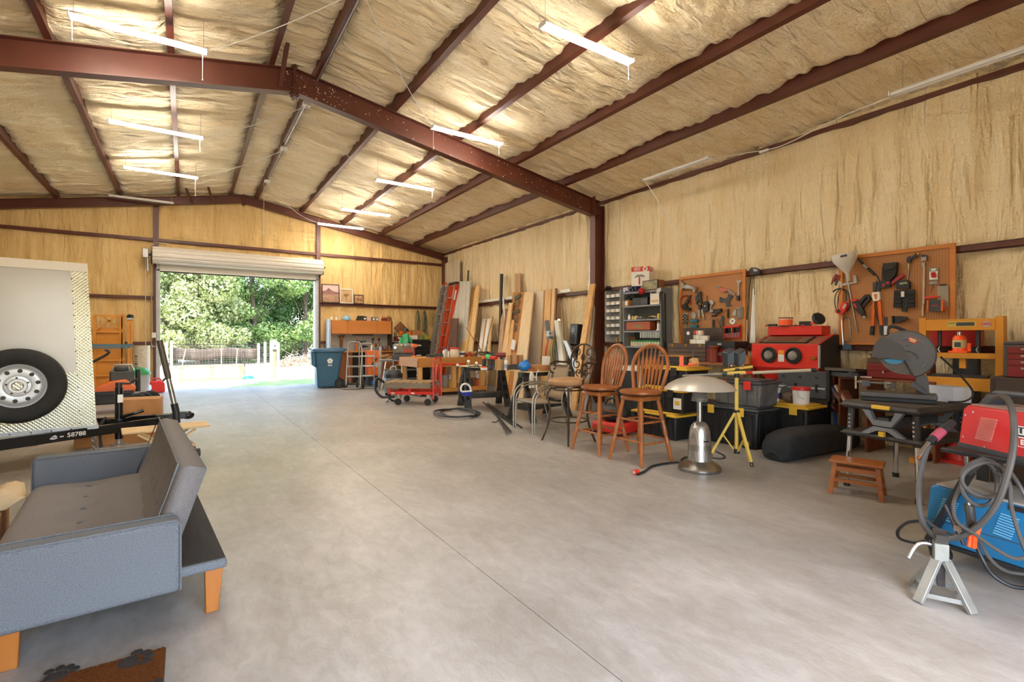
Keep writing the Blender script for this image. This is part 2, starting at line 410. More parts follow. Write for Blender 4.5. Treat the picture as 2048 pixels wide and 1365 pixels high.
# rigid steel frames
def rafter_half(b, s, y, x1, dep, fw):
    xa, xb = RX, x1
    za, zb = zt(RX), zt(x1)
    for o_, th in ((0, .012), (-dep, .012)):
        b.add([(xa, y-fw/2, za+o_), (xb, y-fw/2, zb+o_), (xb, y+fw/2, zb+o_), (xa, y+fw/2, za+o_), (xa, y-fw/2, za+o_-th), (xb, y-fw/2, zb+o_-th), (xb, y+fw/2, zb+o_-th), (xa, y+fw/2, za+o_-th)],
              [(0, 1, 2, 3), (4, 5, 6, 7), (0, 1, 5, 4), (1, 2, 6, 5), (2, 3, 7, 6), (3, 0, 4, 7)])
    b.prism([(xa, za), (xb, zb), (xb, zb-dep), (xa, za-dep)], y-.006, y+.006, 'xz')
def frame_(y, dep, fw, n, lab_):
    t = T('steel_frame', lab_, 'steel frame', (0, 0, 0)); t['kind'] = 'structure'
    for s, xe, wx in ((1, WX-.10, WX), (-1, LX+.10, LX)):
        b = B(); rafter_half(b, s, y, xe, dep, fw); b.o('rafter', oxide, t, sm=False)
        c = B(); xi = wx-s*.27; zc = zt(xi)-dep+.02
        if n == 1:
            c.bx(xi-.006, xi+.006, y-fw/2, y+fw/2, 0, zc); c.bx(xi, wx-s*.02, y-.005, y+.005, 0, zt(wx)-.05); c.bx(wx-s*.03, wx-s*.018, y-fw/2, y+fw/2, 0, zt(wx)-.05)
            c.o('column', oxide, t, sm=False)
            k = B(); k.bx(xi-s*.012-.008, xi-s*.012+.008, y-fw/2-.01, y+fw/2+.01, zc-.06, zt(xi)+.05)
            for kz in (.03, .10, .24, .31):
                for ky in (-.05, .05): k.cyl((xi-s*.05, y+ky, zc+kz), (xi+s*.01, y+ky, zc+kz), .012, n=6)
            k.bx(xi, wx-s*.02, y-fw/2, y+fw/2, zc-.012, zc)
            k.o('knee_plate', oxide, t, sm=False)
    k = B()
    for s in (-1, 1): k.bx(RX-.002+s*.010-.008, RX-.002+s*.010+.008, y-fw/2-.01, y+fw/2+.01, zt(RX)-dep-.075, zt(RX)+.075)
    for kz in (-.04, .05, dep-.05, dep+.04):
        for ky in (-.05, .05): k.cyl((RX-.045, y+ky, zt(RX)-dep+kz), (RX+.045, y+ky, zt(RX)-dep+kz), .011, n=6)
    if n == 1:
        for s in (-1, 1):
            k.prism([(RX, zt(RX)), (RX+s*.09, zt(RX)-.01), (RX, zt(RX)+.07)], y-.005, y+.005, 'xz'); k.prism([(RX, zt(RX)-dep-.005), (RX+s*.09, zt(RX)-dep-.015), (RX, zt(RX)-dep-.07)], y-.005, y+.005, 'xz')
    k.o('splice_plate', oxide, t, sm=False)
    return t
f1 = frame_(7.6, .325, .15, 1, 'red oxide steel roof frame crossing the middle of the hall')
br = B().bar((RX-.19, 7.53, zt(RX)-.30), (RX-.17, 7.05, zt(RX)+.07), .05, .05); br.o('flange_brace', oxide, f1, sm=False)
b = B()
for i in range(150):                                   # overspray crumbs of foam on the beam
    x = RX+random.uniform(-.25, 5.4) if i % 3 else RX+random.uniform(-.2, .7); zz = zt(x)-random.uniform(.02, .31)
    b.ball((x, 7.593, zz), random.uniform(.003, .011)*.9, 5, 4)
b.o('foam_spatter', foam, f1)['kind'] = 'stuff'
f2 = frame_(15.0, .19, .13, 2, 'red oxide end frame beam against the far wall above the roller door')
for xx in (RX-.7, RX-1.16):
    B().bar((xx, 14.9, zt(xx)-.17), (xx-.12, 14.35, zt(xx)+.03), .045, .045).o('flange_brace', oxide, f2, sm=False)

# roller door: coil, bottom bar, jamb tracks
door = T('door_1', 'white ribbed roller door rolled up over the wide opening to the garden', 'roller door', (0, 0, 0)); door['kind'] = 'structure'
coilm = mat('door sheet', 'd9d2c4', .4)
n = 96; vs_ = []
M = Matrix.Translation(((DX0+DX1)/2, BY-.31, 3.325)) @ Euler((0, PI/2, 0)).to_matrix().to_4x4()
b = B(); pr = []; L = (DX1-DX0)+.20
vs = []; fs = []
for k in range(n):
    a = 2*PI*k/n; rr = .188+.022*(1 if (k % 8) < 5 else 0)
    vs += [(rr*math.cos(a), rr*math.sin(a), -L/2), (rr*math.cos(a), rr*math.sin(a), L/2)]
for k in range(n):
    j = (k+1) % n; fs.append((2*k, 2*j, 2*j+1, 2*k+1))
fs += [tuple(2*k for k in range(n))[::-1], tuple(2*k+1 for k in range(n))]
b.add(vs, fs, M); b.o('door_coil', coilm, door, ang=20)
b = B(); b.bx(DX0-.03, DX1+.03, BY-.145, BY-.105, DZ-.02, DZ+.17); b.bx(DX0-.03, DX1+.03, BY-.165, BY-.085, DZ-.05, DZ-.02); b.o('bottom_bar', cream, door)
B().bx(DX0+.02, DX1-.02, BY-.150, BY-.10, DZ-.075, DZ-.05).o('rubber_seal', blackr, door)
for s, xj in ((1, DX0), (-1, DX1)):
    b = B(); b.bx(xj-.035, xj+.035, BY-.165, BY-.085, 0, DZ+.12); b.bx(xj-.05, xj-.035+.0, BY-.1, BY+.13, 0, DZ); b.o('jamb_track', lgrey, door, sm=False)
    B().bx(xj-s*.02-.02, xj-s*.02+.02, BY-.02, BY+.16, 0, DZ).o('jamb_trim', cream, door, sm=False)
b = B(); b.bx(DX1+.11, DX1+.12, BY-.42, BY-.04, 3.12, 3.42); b.cyl((DX1+.10, BY-.31, 3.325), (DX1+.19, BY-.31, 3.325), .018); b.o('coil_bracket', iron, door)
b = B(); b.bx(DX0-.14, DX0-.13, BY-.42, BY-.04, 3.12, 3.42); b.cyl((DX0-.2, BY-.31, 3.325), (DX0-.10, BY-.31, 3.325), .03); b.o('coil_bracket', iron, door)
b = B(); b.bx(DX0-.30, DX0-.18, BY-.40, BY-.26, 3.24, 3.46); b.bx(DX0-.22, DX0-.18, BY-.36, BY-.30, 2.92, 3.24); b.o('chain_hoist', galv, door, bev=.01)
b = B()
for q in (-.02, .03): b.tube([(DX0-.24, BY-.33+q, 3.3), (DX0-.245, BY-.33+q, 2.0), (DX0-.24, BY-.33+q, .95)], .006, 5)
b.o('pull_chain', galv, door)
# ================================================================ TUBE LAMPS, BOXES, CORDS
tube_on = mat('lit tube', 'fff6e8', .5, emit=LAMP)
tube_off = mat('unlit tube', 'e8e6e0', .35)
lamp_white = mat('lamp housing', 'e9e7e2', .45)
def tube_lamp(label, lit=True, group='tube lamps under the roof'):
    t = T('tube_lamp', label, 'ceiling lamp', (0, 0, 0), 0, group)
    b = B(); b.prism([(-.046, .028), (-.020, .045), (.020, .045), (.046, .028), (.040, .024), (-.040, .024)], -.61, .61, 'yz'); b.o('reflector', lamp_white, t, sm=False)
    for y in (-.033, .033):
        B().cyl((-.595, y, .012), (.595, y, .012), .014, n=8).o('tube', tube_on if lit else tube_off, t)
    for x in (-.605, .605): B().box((x, 0, .022), (.014, .115, .05)).o('end_cap', lamp_white, t, bev=.004)
    return t
def hang(t, x, y, z, top0, top1=None):
    for sx in (-.57, .57):
        zt_ = zt(x+sx)+.06
        B().cyl((sx, 0, .045), (sx, 0, zt_-z), .0025, n=4).o('hanging_wire', galv, t)
base_on = tube_lamp('x'); base_off = tube_lamp('x', False)
spots = [(3.50, 3.90, 4.33, 'lit double tube lamp nearest overhead, right of the ridge, in front of the steel frame'),
         (3.66, 6.85, 4.42, 'lit tube lamp hanging just in front of the middle roof beam, right side'),
         (3.70, 9.60, 4.38, 'lit tube lamp right of the ridge, first one beyond the middle beam'),
         (3.72, 12.30, 4.40, 'lit tube lamp right of the ridge, second one beyond the middle beam'),
         (3.55, 14.0, 4.36, 'lit tube lamp hanging before the far end beam, over the roller door corner'),
         (-.40, 6.77, 4.60, 'lit double tube lamp at upper left, before the middle beam'),
         (-.37, 9.60, 4.56, 'lit tube lamp left of the ridge, first one beyond the middle beam'),
         (-.40, 12.1, 4.58, 'lit tube lamp left of the ridge, second one beyond the middle beam'),
         (-.40, 3.90, 4.60, 'lit tube lamp left of the ridge, out of the picture overhead')]
for i, (x, y, z, l_) in enumerate(spots):
    o_ = base_on if i == 0 else dup(base_on, label=l_)
    o_['label'] = l_; o_.location = (x, y, z)
for o_ in [o for o in COL.objects if o.name.startswith('tube_lamp') and o is not base_off]:
    hang(o_, *o_.location, 0)
o_ = base_off; o_['label'] = 'unlit tube lamp hanging before the far end beam above the roller door'; o_.location = (-.86, 14.55, 4.55); hang(o_, *o_.location, 0)
for y, l_ in ((5.10, 'unlit tube lamp along the right wall, the far one'), (1.67, 'unlit tube lamp along the right wall, the near one')):
    t = dup(base_off, (6.34, y, 3.90), PI/2, l_)
    for c in list(t.children):
        if c.name.startswith('hanging'): bpy.data.objects.remove(c)
    for sx in (-.5, .5): B().cyl((sx, 0, .045), (sx, 0, .34), .0025, n=4).o('hanging_wire', galv, t)
    t.location.z = 3.90
# pull cords under the lamps
PCL = ['right end of the upper left lamp', 'left end of the lamp at the middle beam', 'right end of the lamp at the middle beam', 'right end of the nearest overhead lamp', 'left end of the upper left lamp', 'right end of the first right lamp past the beam', 'right end of the first left lamp past the beam', 'right end of the second left lamp past the beam']
for i, (x, y, z, h) in enumerate(((.16, 6.76, 4.6, .32), (3.06, 6.82, 4.42, .32), (4.2, 6.82, 4.4, .15), (4.05, 3.88, 4.31, .18), (-.98, 6.76, 4.62, .25), (4.28, 9.6, 4.38, .15), (.19, 9.6, 4.56, .2), (.16, 12.1, 4.58, .35))):
    b = B().cyl((0, 0, 0), (0, 0, -h), .0035, n=5); b.ball((0, 0, -h), .008, 6, 5)
    o_ = b.o('pull_cord', white); o_.location = (x, y, z)
    tag(o_, 'white pull cord at the '+PCL[i], 'cord', 'pull cords of the tube lamps')
# conduit and boxes on the ridge purlin
cx_ = RX+.30
b = B().cyl((cx_+.012, 2.0, zt(cx_)-.014), (cx_+.012, 13.2, zt(cx_)-.014), .011, n=8)
tag(b.o('conduit_pipe', galv), 'thin metal conduit pipe running along the roof purlin beside the ridge', 'conduit')
ybox = [5.15, 8.35, 10.55, 12.95]
for i, y in enumerate(ybox):
    t = T('junction_box', ['white outlet box on the ridge conduit before the middle beam', 'white outlet box on the ridge conduit just past the middle beam', 'white outlet box on the ridge conduit, third from the camera', 'white outlet box at the far end of the ridge conduit'][i], 'outlet box', (cx_+.012, y, zt(cx_)-.026), 0, 'boxes on the ridge conduit')
    B().box((0, 0, -.032), (.115, .115, .055)).o('box_body', lamp_white, t, bev=.006)
    B().box((0, 0, -.063), (.075, .075, .006)).o('cover_plate', white, t, bev=.002)
    for q in (-.018, .018): B().box((0, q, -.068), (.03, .022, .006)).o('socket', lgrey, t)
def cord(pts, r, m, label, cat='cord', group=None, name='power_cord', k=8):
    o_ = B().tube(smooth_pts(pts, k), r, 6).o(name, m); return tag(o_, label, cat, group)
def sag(a, b_, d, n=6):
    a, b_ = Vector(a), Vector(b_); return [a.lerp(b_, i/n)-Vector((0, 0, d*4*(i/n)*(1-i/n))) for i in range(n+1)]
zb = zt(cx_)-.09
cord(sag((cx_, 5.15, zb), (.22, 6.77, 4.63), .05), .005, white, 'white cord slung from the ridge outlet box to the upper left lamp')
cord(sag((cx_, 5.3, zb), (3.06, 6.85, 4.45), .12), .005, white, 'white cord slung from the ridge to the lamp at the middle beam')
cord(sag((cx_, 8.35, zb), (.24, 9.6, 4.6), .05), .005, white, 'white cord from the ridge to the left lamp past the beam')
cord(sag((cx_, 10.55, zb), (.22, 12.1, 4.62), .05), .005, white, 'white cord from the ridge to the second left lamp past the beam')
cord(sag((cx_, 8.4, zb), (3.09, 9.6, 4.42), .10), .005, white, 'white cord from the ridge to the right lamp past the beam')
cord(sag((cx_, 12.95, zb), (2.94, 14.0, 4.40), .16), .006, white, 'white cord drooping from the far box to the lamp by the door')
cord(sag((cx_, 3.2, zb), (2.9, 3.9, 4.36), .10), .005, white, 'white cord to the nearest overhead lamp')
cord(sag((cx_-.05, 13.0, zb), (cx_-.05, 13.02, 3.75), 0, 3), .004, white, 'long white pull string hanging before the roller door')
cord([PX(1290, 363, 6.34), PX(1315, 400, 6.42), PX(1336, 440, 6.55), PX(1362, 470, 6.62)], .007, white, 'white cord hanging from the far unlit lamp against the foam wall')
cord([PX(1778, 196, 6.34), PX(1710, 222, 6.7), PX(1645, 252, 7.05), PX(1560, 293, 7.05), PX(1500, 305, 7.02), PX(1422, 318, 6.36)], .007, white, 'white cord linking the two unlit lamps along the eave')
p = PX(1528, 302, 7.05); tag(B().box((0, 0, 0), (.03, .14, .035)).o('cord_plug', white, bev=.006), 'small white plug joint on the cord along the eave', 'plug').location = p
# ================================================================ OUTSIDE
gm = mat('sunlit yard', 'a89d86', .9, c2='968a70', scale=.8)
lawnm = mat('lawn', '5f7a36', .95, c2='8d9658', scale=2.0, bump=.3, bscale=40)
S('', B().bx(-60, 60, BY+.12, 90, -.40, -.03).o('ground', gm))
S('', B().bx(-60, 60, -40, FY0-.2, -.40, -.03).o('driveway', gm))
b = B().prism([(F(455, 775).x, F(455, 775).y), (F(640, 772).x+1, F(640, 772).y-.3), (9, 17), (12, 26), (6.2, 24), (4.0, 20.5)], -.05, -.018, 'xy')
lw = S('', b.o('lawn', lawnm, sm=False))
def leaf_mesh(n, blobs, size, seed):
    r = np.random.default_rng(seed); bl = np.array(blobs); wgt = bl[:, 3]**2; wgt /= wgt.sum()
    k = r.choice(len(bl), n, p=wgt); d = r.normal(size=(n, 3)); d /= np.linalg.norm(d, axis=1)[:, None]
    rad = bl[k, 3]*(.55+.5*r.random(n)**.6); c = bl[k, :3]+d*rad[:, None]*np.array([1, 1, .85])
    a = r.normal(size=(n, 3)); a /= np.linalg.norm(a, axis=1)[:, None]; t = d+.6*r.normal(size=(n, 3)); u = np.cross(a, t); u /= np.linalg.norm(u, axis=1)[:, None]+1e-9
    v = np.cross(u, t); v /= np.linalg.norm(v, axis=1)[:, None]+1e-9
    s = size*(.6+.8*r.random(n))[:, None]
    co = np.stack([c-u*s, c+v*s*.45, c+u*s, c-v*s*.45], 1).reshape(-1, 3)
    me = bpy.data.meshes.new('crown'); me.vertices.add(4*n); me.vertices.foreach_set('co', co.ravel())
    me.loops.add(4*n); me.loops.foreach_set('vertex_index', np.arange(4*n, dtype=np.int32)); me.polygons.add(n)
    me.polygons.foreach_set('loop_start', np.arange(0, 4*n, 4, dtype=np.int32)); me.polygons.foreach_set('loop_total', np.full(n, 4, dtype=np.int32))
    me.update(calc_edges=True); return me
def leafm(name, c, c2, c3):
    m = mat(name, c, .55, c2=c2, scale=1.7, lo=.35, hi=.65)
    t = m.node_tree; bs = t.nodes['Principled BSDF']; out = t.nodes['Material Output']
    tr = t.nodes.new('ShaderNodeBsdfTranslucent'); tr.inputs[0].default_value = lin(c3); mx = t.nodes.new('ShaderNodeMixShader'); mx.inputs[0].default_value = .35
    t.links.new(bs.outputs[0], mx.inputs[1]); t.links.new(tr.outputs[0], mx.inputs[2]); t.links.new(mx.outputs[0], out.inputs[0]); return m
leaf_a = leafm('leaf yellow green', '66733f', '9da377', '7c8b46')
leaf_b = leafm('leaf mid green', '46602f', '768c50', '6f8e40')
leaf_c = leafm('leaf deep green', '2f4a26', '506f38', '547834')
bark = mat('bark', '33291f', .9, c2='463a2c', scale=5, stretch=(1, 1, .2), bump=.4)
def tree(label, x, y, h, wd, m, n, seed, low=.5, size=.085, lean=0):
    t = T('tree', label, 'tree', (x, y, -.03), 0, 'trees behind the yard fence')
    r = random.Random(seed); bl = []
    for i in range(26):
        f = r.random(); hh = low+(h-low)*f; rr = wd*(.35+.65*math.sin(PI*min(.95, f*.8+.15)))
        a = r.random()*6.28; q = rr*r.random()**.5
        bl.append((lean*f+q*math.cos(a), q*math.sin(a)*.7, hh, .38*wd*(.5+.6*r.random())))
    b = B(); b.tube([(0, 0, -.1), (.1+lean*.2, 0, h*.3), (lean*.5, .1, h*.6), (lean, 0, h*.9)], [.13, .09, .06, .02], 7)
    for i in range(0, 26, 2):
        c = bl[i]; b.tube([(lean*.3, 0, max(.3, c[2]*.45)), ((c[0]+lean*.3)*.5+.1, c[1]*.5, c[2]*.75), c[:3]], [.035, .022, .008], 5)
    b.o('trunk', bark, t)
    cr = mk('crown', leaf_mesh(int(n*1.8), bl, size, seed), m, t, sm=False); cr['kind'] = 'stuff'
    return t
tr_ = [('pale sunlit tree spilling over the left of the yard', 325, 30, 7.6, 2.7, leaf_a, 9000, .9), ('bright rounded tree left of the opening centre', 395, 29, 6.8, 2.3, leaf_a, 9000, .8),
       ('dark leafy tree behind the wire fence at left', 350, 33, 5.0, 2.4, leaf_c, 7000, .3), ('tall deep green tree in the middle of the opening', 455, 33, 9.0, 2.8, leaf_b, 9000, .4),
       ('mid green bushy tree right of the middle', 505, 31, 7.6, 2.5, leaf_b, 9000, .3), ('deep green tree behind the corner post', 555, 33, 8.6, 2.7, leaf_c, 8000, .3),
       ('loose light green tree at the right edge of the opening', 610, 31, 7.8, 2.4, leaf_b, 7500, .4), ('dark low tree behind the brush heap', 600, 34.5, 5.0, 2.8, leaf_c, 7000, .2),
       ('low dark shrubby tree behind the picket fence centre', 470, 35.5, 4.4, 2.9, leaf_c, 7000, .1), ('far dark tree closing the gap at left', 410, 37, 8.5, 3.2, leaf_c, 8000, .1),
       ('far dark tree closing the gap at right', 540, 38, 8.5, 3.4, leaf_c, 8000, .1), ('far green tree beyond the right door jamb', 655, 36, 8.5, 3.0, leaf_b, 6000, .1),
       ('far green tree beyond the left door jamb', 290, 36, 8.8, 3.2, leaf_b, 6000, .1)]
for i, (l_, px_, Yd, h, wd, m, n, low) in enumerate(tr_):
    p = PY(px_, 700, Yd); tree(l_, p.x, p.y, h, wd, m, n, 100+i, low)
# black picket fence
fen = T('picket_fence', 'black metal picket fence along the foot of the trees', 'fence', (0, 0, -.03))
FYP = 27.0
xa, xb = PY(322, 700, FYP).x-1, PY(640, 700, FYP).x+1.5
for z in (.15, 1.05): B().bx(xa, xb, FYP-.012, FYP+.012, z, z+.03).o('rail', blackg, fen, sm=False)
pk = B().bx(-.009, .009, -.009, .009, .02, 1.32).o('picket', blackg, fen, sm=False); pk.location = (xa, FYP, 0)
x = xa+.13
while x < xb:
    q = pk.copy(); COL.objects.link(q); q.location = (x, FYP, 0); x += .13
# garden wire fence with wooden posts
wiref = T('wire_fence', 'wire mesh garden fence with pale wooden posts and brown shade cloth', 'fence', (0, 0, -.03))
whitew = mat('bleached wood', '8a806c', .85, c2='7a705c', scale=5)
FW_ = 22.0
wx = [PY(p_, 700, FW_).x for p_ in (326, 333, 343, 517, 527, 535, 545)]
for i, x in enumerate(wx):
    B().bx(x-.045, x+.045, FW_-.045+(.0 if i < 4 else (i-3)*-.5), FW_+.045+(0 if i < 4 else (i-3)*-.5), -.05, 1.15+.06*(i % 3)).o('post', whitew, wiref, bev=.01)
b = B()
x0, x1 = wx[1], wx[3]
for k in range(14): b.bx(x0, x1, FW_-.004, FW_+.004, .08+k*.075, .086+k*.075)
x = x0
while x < x1: b.bx(x-.003, x+.003, FW_-.004, FW_+.004, .05, 1.1); x += .10
for k in range(12): b.bar((wx[3], FW_, .1+k*.08), (wx[6], FW_-1.5, .1+k*.08), .006, .006)
for k in range(14): q = k/13; b.bar((lerp(wx[3], wx[6], q), FW_-1.5*q, .05), (lerp(wx[3], wx[6], q), FW_-1.5*q, 1.05), .005, .005)
b.o('wire_mesh', mat('fence wire', '5f5d57', .6, .5), wiref, sm=False)['kind'] = 'stuff'
clo = mat('shade cloth', '40372e', .9, c2='50463c', scale=4)
B().grid(lambda u, v: (lerp(x0+.1, x1-.05, u), FW_+.03+.03*math.sin(u*19), .55+.42*v+.03*math.sin(u*11+1)), 30, 3).o('shade_cloth', clo, wiref, solid=.004)
for px_, ty in ((362, .14), (443, .0), (472, .05)):
    x = PY(px_, 700, FW_-.1).x; B().bar((x, FW_-.12, .15), (x+ty, FW_-.1, .95), .03, .03).o('stake', whitew, wiref, sm=False)
# low wooden gate panel lying on edge before the fence
p0, p1 = F(357, 762), F(487, 757)
gt = T('wooden_gate', 'low bleached wooden gate panel with crossed braces standing in the yard', 'gate', p0, math.atan2(p1.y-p0.y, p1.x-p0.x))
L = (p1-p0).length
B().bx(0, L, -.04, .04, .40, .47).o('top_rail', whitew, gt, bev=.005)
B().bx(0, L, -.03, .03, -.03, .05).o('bottom_rail', whitew, gt, bev=.005)
for x in (.05, L*.5, L-.05): B().bx(x-.06, x+.06, -.035, .035, .0, .42).o('upright', whitew, gt, bev=.005)
for xa_, xb_ in ((.1, L*.5), (L-.1, L*.5)): B().bar((xa_, 0, .38), (xb_, 0, .06), .05, .03).o('brace', whitew, gt)
# post with a little white house
p = F(549, 756)
bp = T('birdhouse_post', 'white box house on a wooden post at the fence corner', 'post', p)
B().bx(-.05, .05, -.05, .05, -.05, .95).o('post', whitew, bp, bev=.008)
b = B(); b.bx(-.10, .10, -.09, .09, .95, 1.16); b.o('house', white, bp, bev=.006)
B().prism([(-.13, 1.15), (.13, 1.15), (0, 1.27)], -.12, .12, 'xz').o('roof', lgrey, bp)
B().cyl((0, -.095, 1.06), (0, -.088, 1.06), .025).o('entry_hole', black, bp)
# heap of cut brush
p = F(598, 732)
twig = mat('dry brush', '8a7762', .9, c2='6a5846', scale=6)
hp = T('brush_heap', 'heap of dry cut branches near the right end of the fence', 'brush heap', p)
b = B()
for i in range(260):
    a = random.uniform(0, 6.28); rr = random.random()**.5*.95; z = (1-rr)*.75*random.random()+.02
    c = Vector((rr*math.cos(a)*1.2, rr*math.sin(a)*.8, z)); d = Vector((random.uniform(-1, 1), random.uniform(-1, 1), random.uniform(-.3, .7))).normalized()*random.uniform(.15, .45)
    b.tube([c-d, c+Vector((0, 0, .04)), c+d], [.014, .01, .004], 4)
b.o('branches', twig, hp)['kind'] = 'stuff'
# hose on a stand beside the gate
p = F(489, 757)
hs = T('hose_stand', 'blue garden hose coiled at a thin metal stand by the gate', 'hose stand', p)
b = B(); b.cyl((0, 0, -.03), (0, 0, .9), .012); b.ring((0, 0, .62), .1, .008, axis='y'); b.o('stand', iron, hs)
b = B()
for k in range(3): b.ring((.12, -.03, .0+k*.03), .16-.02*k, .016)
b.o('hose', bblue, hs)
# ================================================================ SOFA, MAT, TRAILER AND THE LEFT SIDE
def pad(w, d, h, nu=36, nv=36, p=7, dimples=(), flat=.0, dd=.03, dr=.05, bulge=.0):
    """a stuffed cushion lying in x-y, its base at z=0"""
    b = B()
    tu = [math.sin(PI/2*math.sin(PI/2*(2*i/nu-1))) for i in range(nu+1)]; tv = [math.sin(PI/2*math.sin(PI/2*(2*j/nv-1))) for j in range(nv+1)]
    def z(u, v):
        e = ((max(0, 1-abs(u)**(p*2)))**.5)*((max(0, 1-abs(v)**(p*2)))**.5)
        q = h*(flat+(1-flat)*e)+bulge*(1-u*u)*(1-v*v)
        for (a, c) in dimples:
            r2 = ((u*w/2-a)**2+(v*d/2-c)**2)/dr**2; q -= dd*math.exp(-r2**.6)
        return q
    vs = [(u*w/2, v*d/2, z(u, v)) for v in tv for u in tu]
    n1 = nu+1; fs = [(j*n1+i, j*n1+i+1, (j+1)*n1+i+1, (j+1)*n1+i) for j in range(nv) for i in range(nu)]
    rim = [i for i in range(n1)]+[j*n1+nu for j in range(1, nv+1)]+[nv*n1+i for i in range(nu-1, -1, -1)]+[j*n1 for j in range(nv-1, 0, -1)]
    k = len(vs); vs += [(vs[i][0], vs[i][1], 0) for i in rim]; m = len(rim)
    fs += [(rim[i], k+i, k+(i+1) % m, rim[(i+1) % m]) for i in range(m)]+[tuple(k+i for i in range(m))[::-1]]
    return b.add(vs, fs)
fabric = mat('heather grey fabric', '62666a', .95, c2='7a7d81', scale=260, bump=.35, bscale=500, lo=.38, hi=.62, spec=.2)
fabric2 = mat('warm grey fabric', '726d6b', .95, c2='827d7b', scale=260, bump=.35, bscale=500, lo=.38, hi=.62, spec=.2)
legwood = wood('sofa leg wood', 'ab6722', '9a5a1b', 'z', rough=.4)
felt = mat('black dust cloth', '26221f', .9, c2='302b27', scale=30, stretch=(1, .1, 1), bump=.2)
so_ = T('sofa_bed', 'grey fabric sofa bed with tufted seat, box arms and orange wooden legs', 'sofa', (-.02, 2.70, 0), R(4.5))
SL_, AD = 2.06, .11
for y0 in (0, SL_-AD):
    a = B().box((-.35, y0+AD/2, .3225), (.70, AD, .325)).o('armrest', fabric, so_, bev=.022, seg=3)
    for yy in (y0+.004, y0+AD-.004):
        B().tube([(x, yy, z) for x, z in [(.0, .17), (.0, .462), (-.022, .484), (-.678, .484), (-.70, .462), (-.70, .17)]], .0045, 6).o('piping', fabric, a)
dim = [(a, c) for a in (-.12, .12) for c in (-.7, -.42, -.14, .14, .42, .7)]
dim = [(-.02, c) for c in (-.72, -.43, -.14, .14, .43, .72)]
s1 = pad(.66, SL_-2*AD-.01, .125, dimples=dim, bulge=.012, nu=40, nv=110, dr=.10, dd=.055).o('seat_cushion', fabric2, so_, ang=180); s1.location = (-.375, SL_/2, .212)
for (a, c) in dim: B().ball((a, c, .090), (.015, .015, .007), 8, 5).o('button', fabric, s1)
ang = math.atan2(.083, .248)
M = Matrix.Translation((-.165, SL_/2, .27)) @ Euler((0, ang, 0)).to_matrix().to_4x4() @ Matrix.Translation((.135, 0, .235)) @ Euler((0, -PI/2, 0)).to_matrix().to_4x4()
dimb = [(a, c) for a in (-.06, .10) for c in (-.72, -.43, -.14, .14, .43, .72)]
bk = pad(.47, SL_-2*AD-.03, .135, dimples=dimb, flat=.55, p=9, nu=40, nv=110, dr=.10, dd=.055).o('backrest', fabric2, so_, ang=180); bk.matrix_local = M
for (a, c) in dimb: B().ball((a, c, .086), (.015, .015, .007), 8, 5).o('button', fabric, bk)
hw, hd = .232, (SL_-2*AD-.04)/2
B().tube([(-hw, -hd, .118), (hw, -hd, .118), (hw, hd, .118), (-hw, hd, .118)], .005, 6, closed=True).o('piping', fabric, bk)
B().tube([(-hw, -hd-.003, .0), (hw, -hd-.003, .0), (hw, hd, .0), (-hw, hd, .0)], .005, 6, closed=True).o('piping', fabric, bk)
bs = B().bx(-hw+.006, hw-.006, -hd+.004, hd-.004, -.006, .06).o('back_shell', fabric, bk, bev=.01)
B().bx(-.70, .19, .03, SL_-.03, .205, .25).o('base_frame', fabric, so_, bev=.015)
B().bx(-.02, .182, .05, SL_-.05, .248, .254).o('dust_cover', felt, so_)
for x, y, sx in ((.135, .075, 1), (-.565, .075, -1), (.135, SL_-.075, 1), (-.565, SL_-.075, -1)):
    b = B(); b.add([(x-.026-sx*.006, y-.018, 0), (x+.026-sx*.006, y-.018, 0), (x+.026-sx*.006, y+.018, 0), (x-.026-sx*.006, y+.018, 0), (x-.036, y-.018, .206), (x+.040, y-.018, .206), (x+.040, y+.018, .206), (x-.036, y+.018, .206)],
                   [(0, 3, 2, 1), (4, 5, 6, 7), (0, 1, 5, 4), (1, 2, 6, 5), (2, 3, 7, 6), (3, 0, 4, 7)])
    b.o('leg', legwood, so_, bev=.004)
B().box((-.10, .05, .235), (.08, .012, .07)).o('hinge', iron, so_)
# coir mat
coir = mat('coir', '5f3519', 1.0, c2='774622', scale=120, bump=1.0, bscale=300, spec=.1)
mt = T('door_mat', 'brown coir door mat with dark paw prints beside the sofa', 'door mat', (-.46, 2.31, 0))
xs = np.arange(-.39, .3901, .006); ys = np.arange(-.235, .2351, .006); X, Y = np.meshgrid(xs, ys)
ed = np.clip(np.minimum(.39-np.abs(X), .235-np.abs(Y))/.008, 0, 1)
fast_grid('pile', X, Y, .006+.009*ed+.004*ed*(rng.random(X.shape)-.5), coir, mt)
B().bx(-.39, .39, -.235, .235, 0, .007).o('backing', blackr, mt)
pawm = mat('paw print dye', '26211f', 1.0, c2='33291f', scale=150, bump=.6, bscale=300)
def paw(px_, py_, rz, s):
    p = F(px_, py_)-Vector((-.46, 2.31, 0))
    r_ = B(); r_.lathe([(.0, .0), (.042*s, .0), (.036*s, .0035), (0, .004)], 14, sx=1, sy=.8)
    for a in (-50, -17, 17, 50):
        d = .062*s; r_.lathe([(0, 0), (.017*s, 0), (.014*s, .0035), (0, .004)], 10, c=(d*math.sin(R(a)), d*math.cos(R(a)), 0), sy=1.25)
    o_ = r_.o('paw_print', pawm, mt); o_.location = (p.x, p.y, .0152); o_.rotation_euler = (0, 0, rz)
paw(257, 1333, R(-70), 1.05); paw(112, 1362, R(-20), .9); paw(300, 1395, R(30), 1.0)
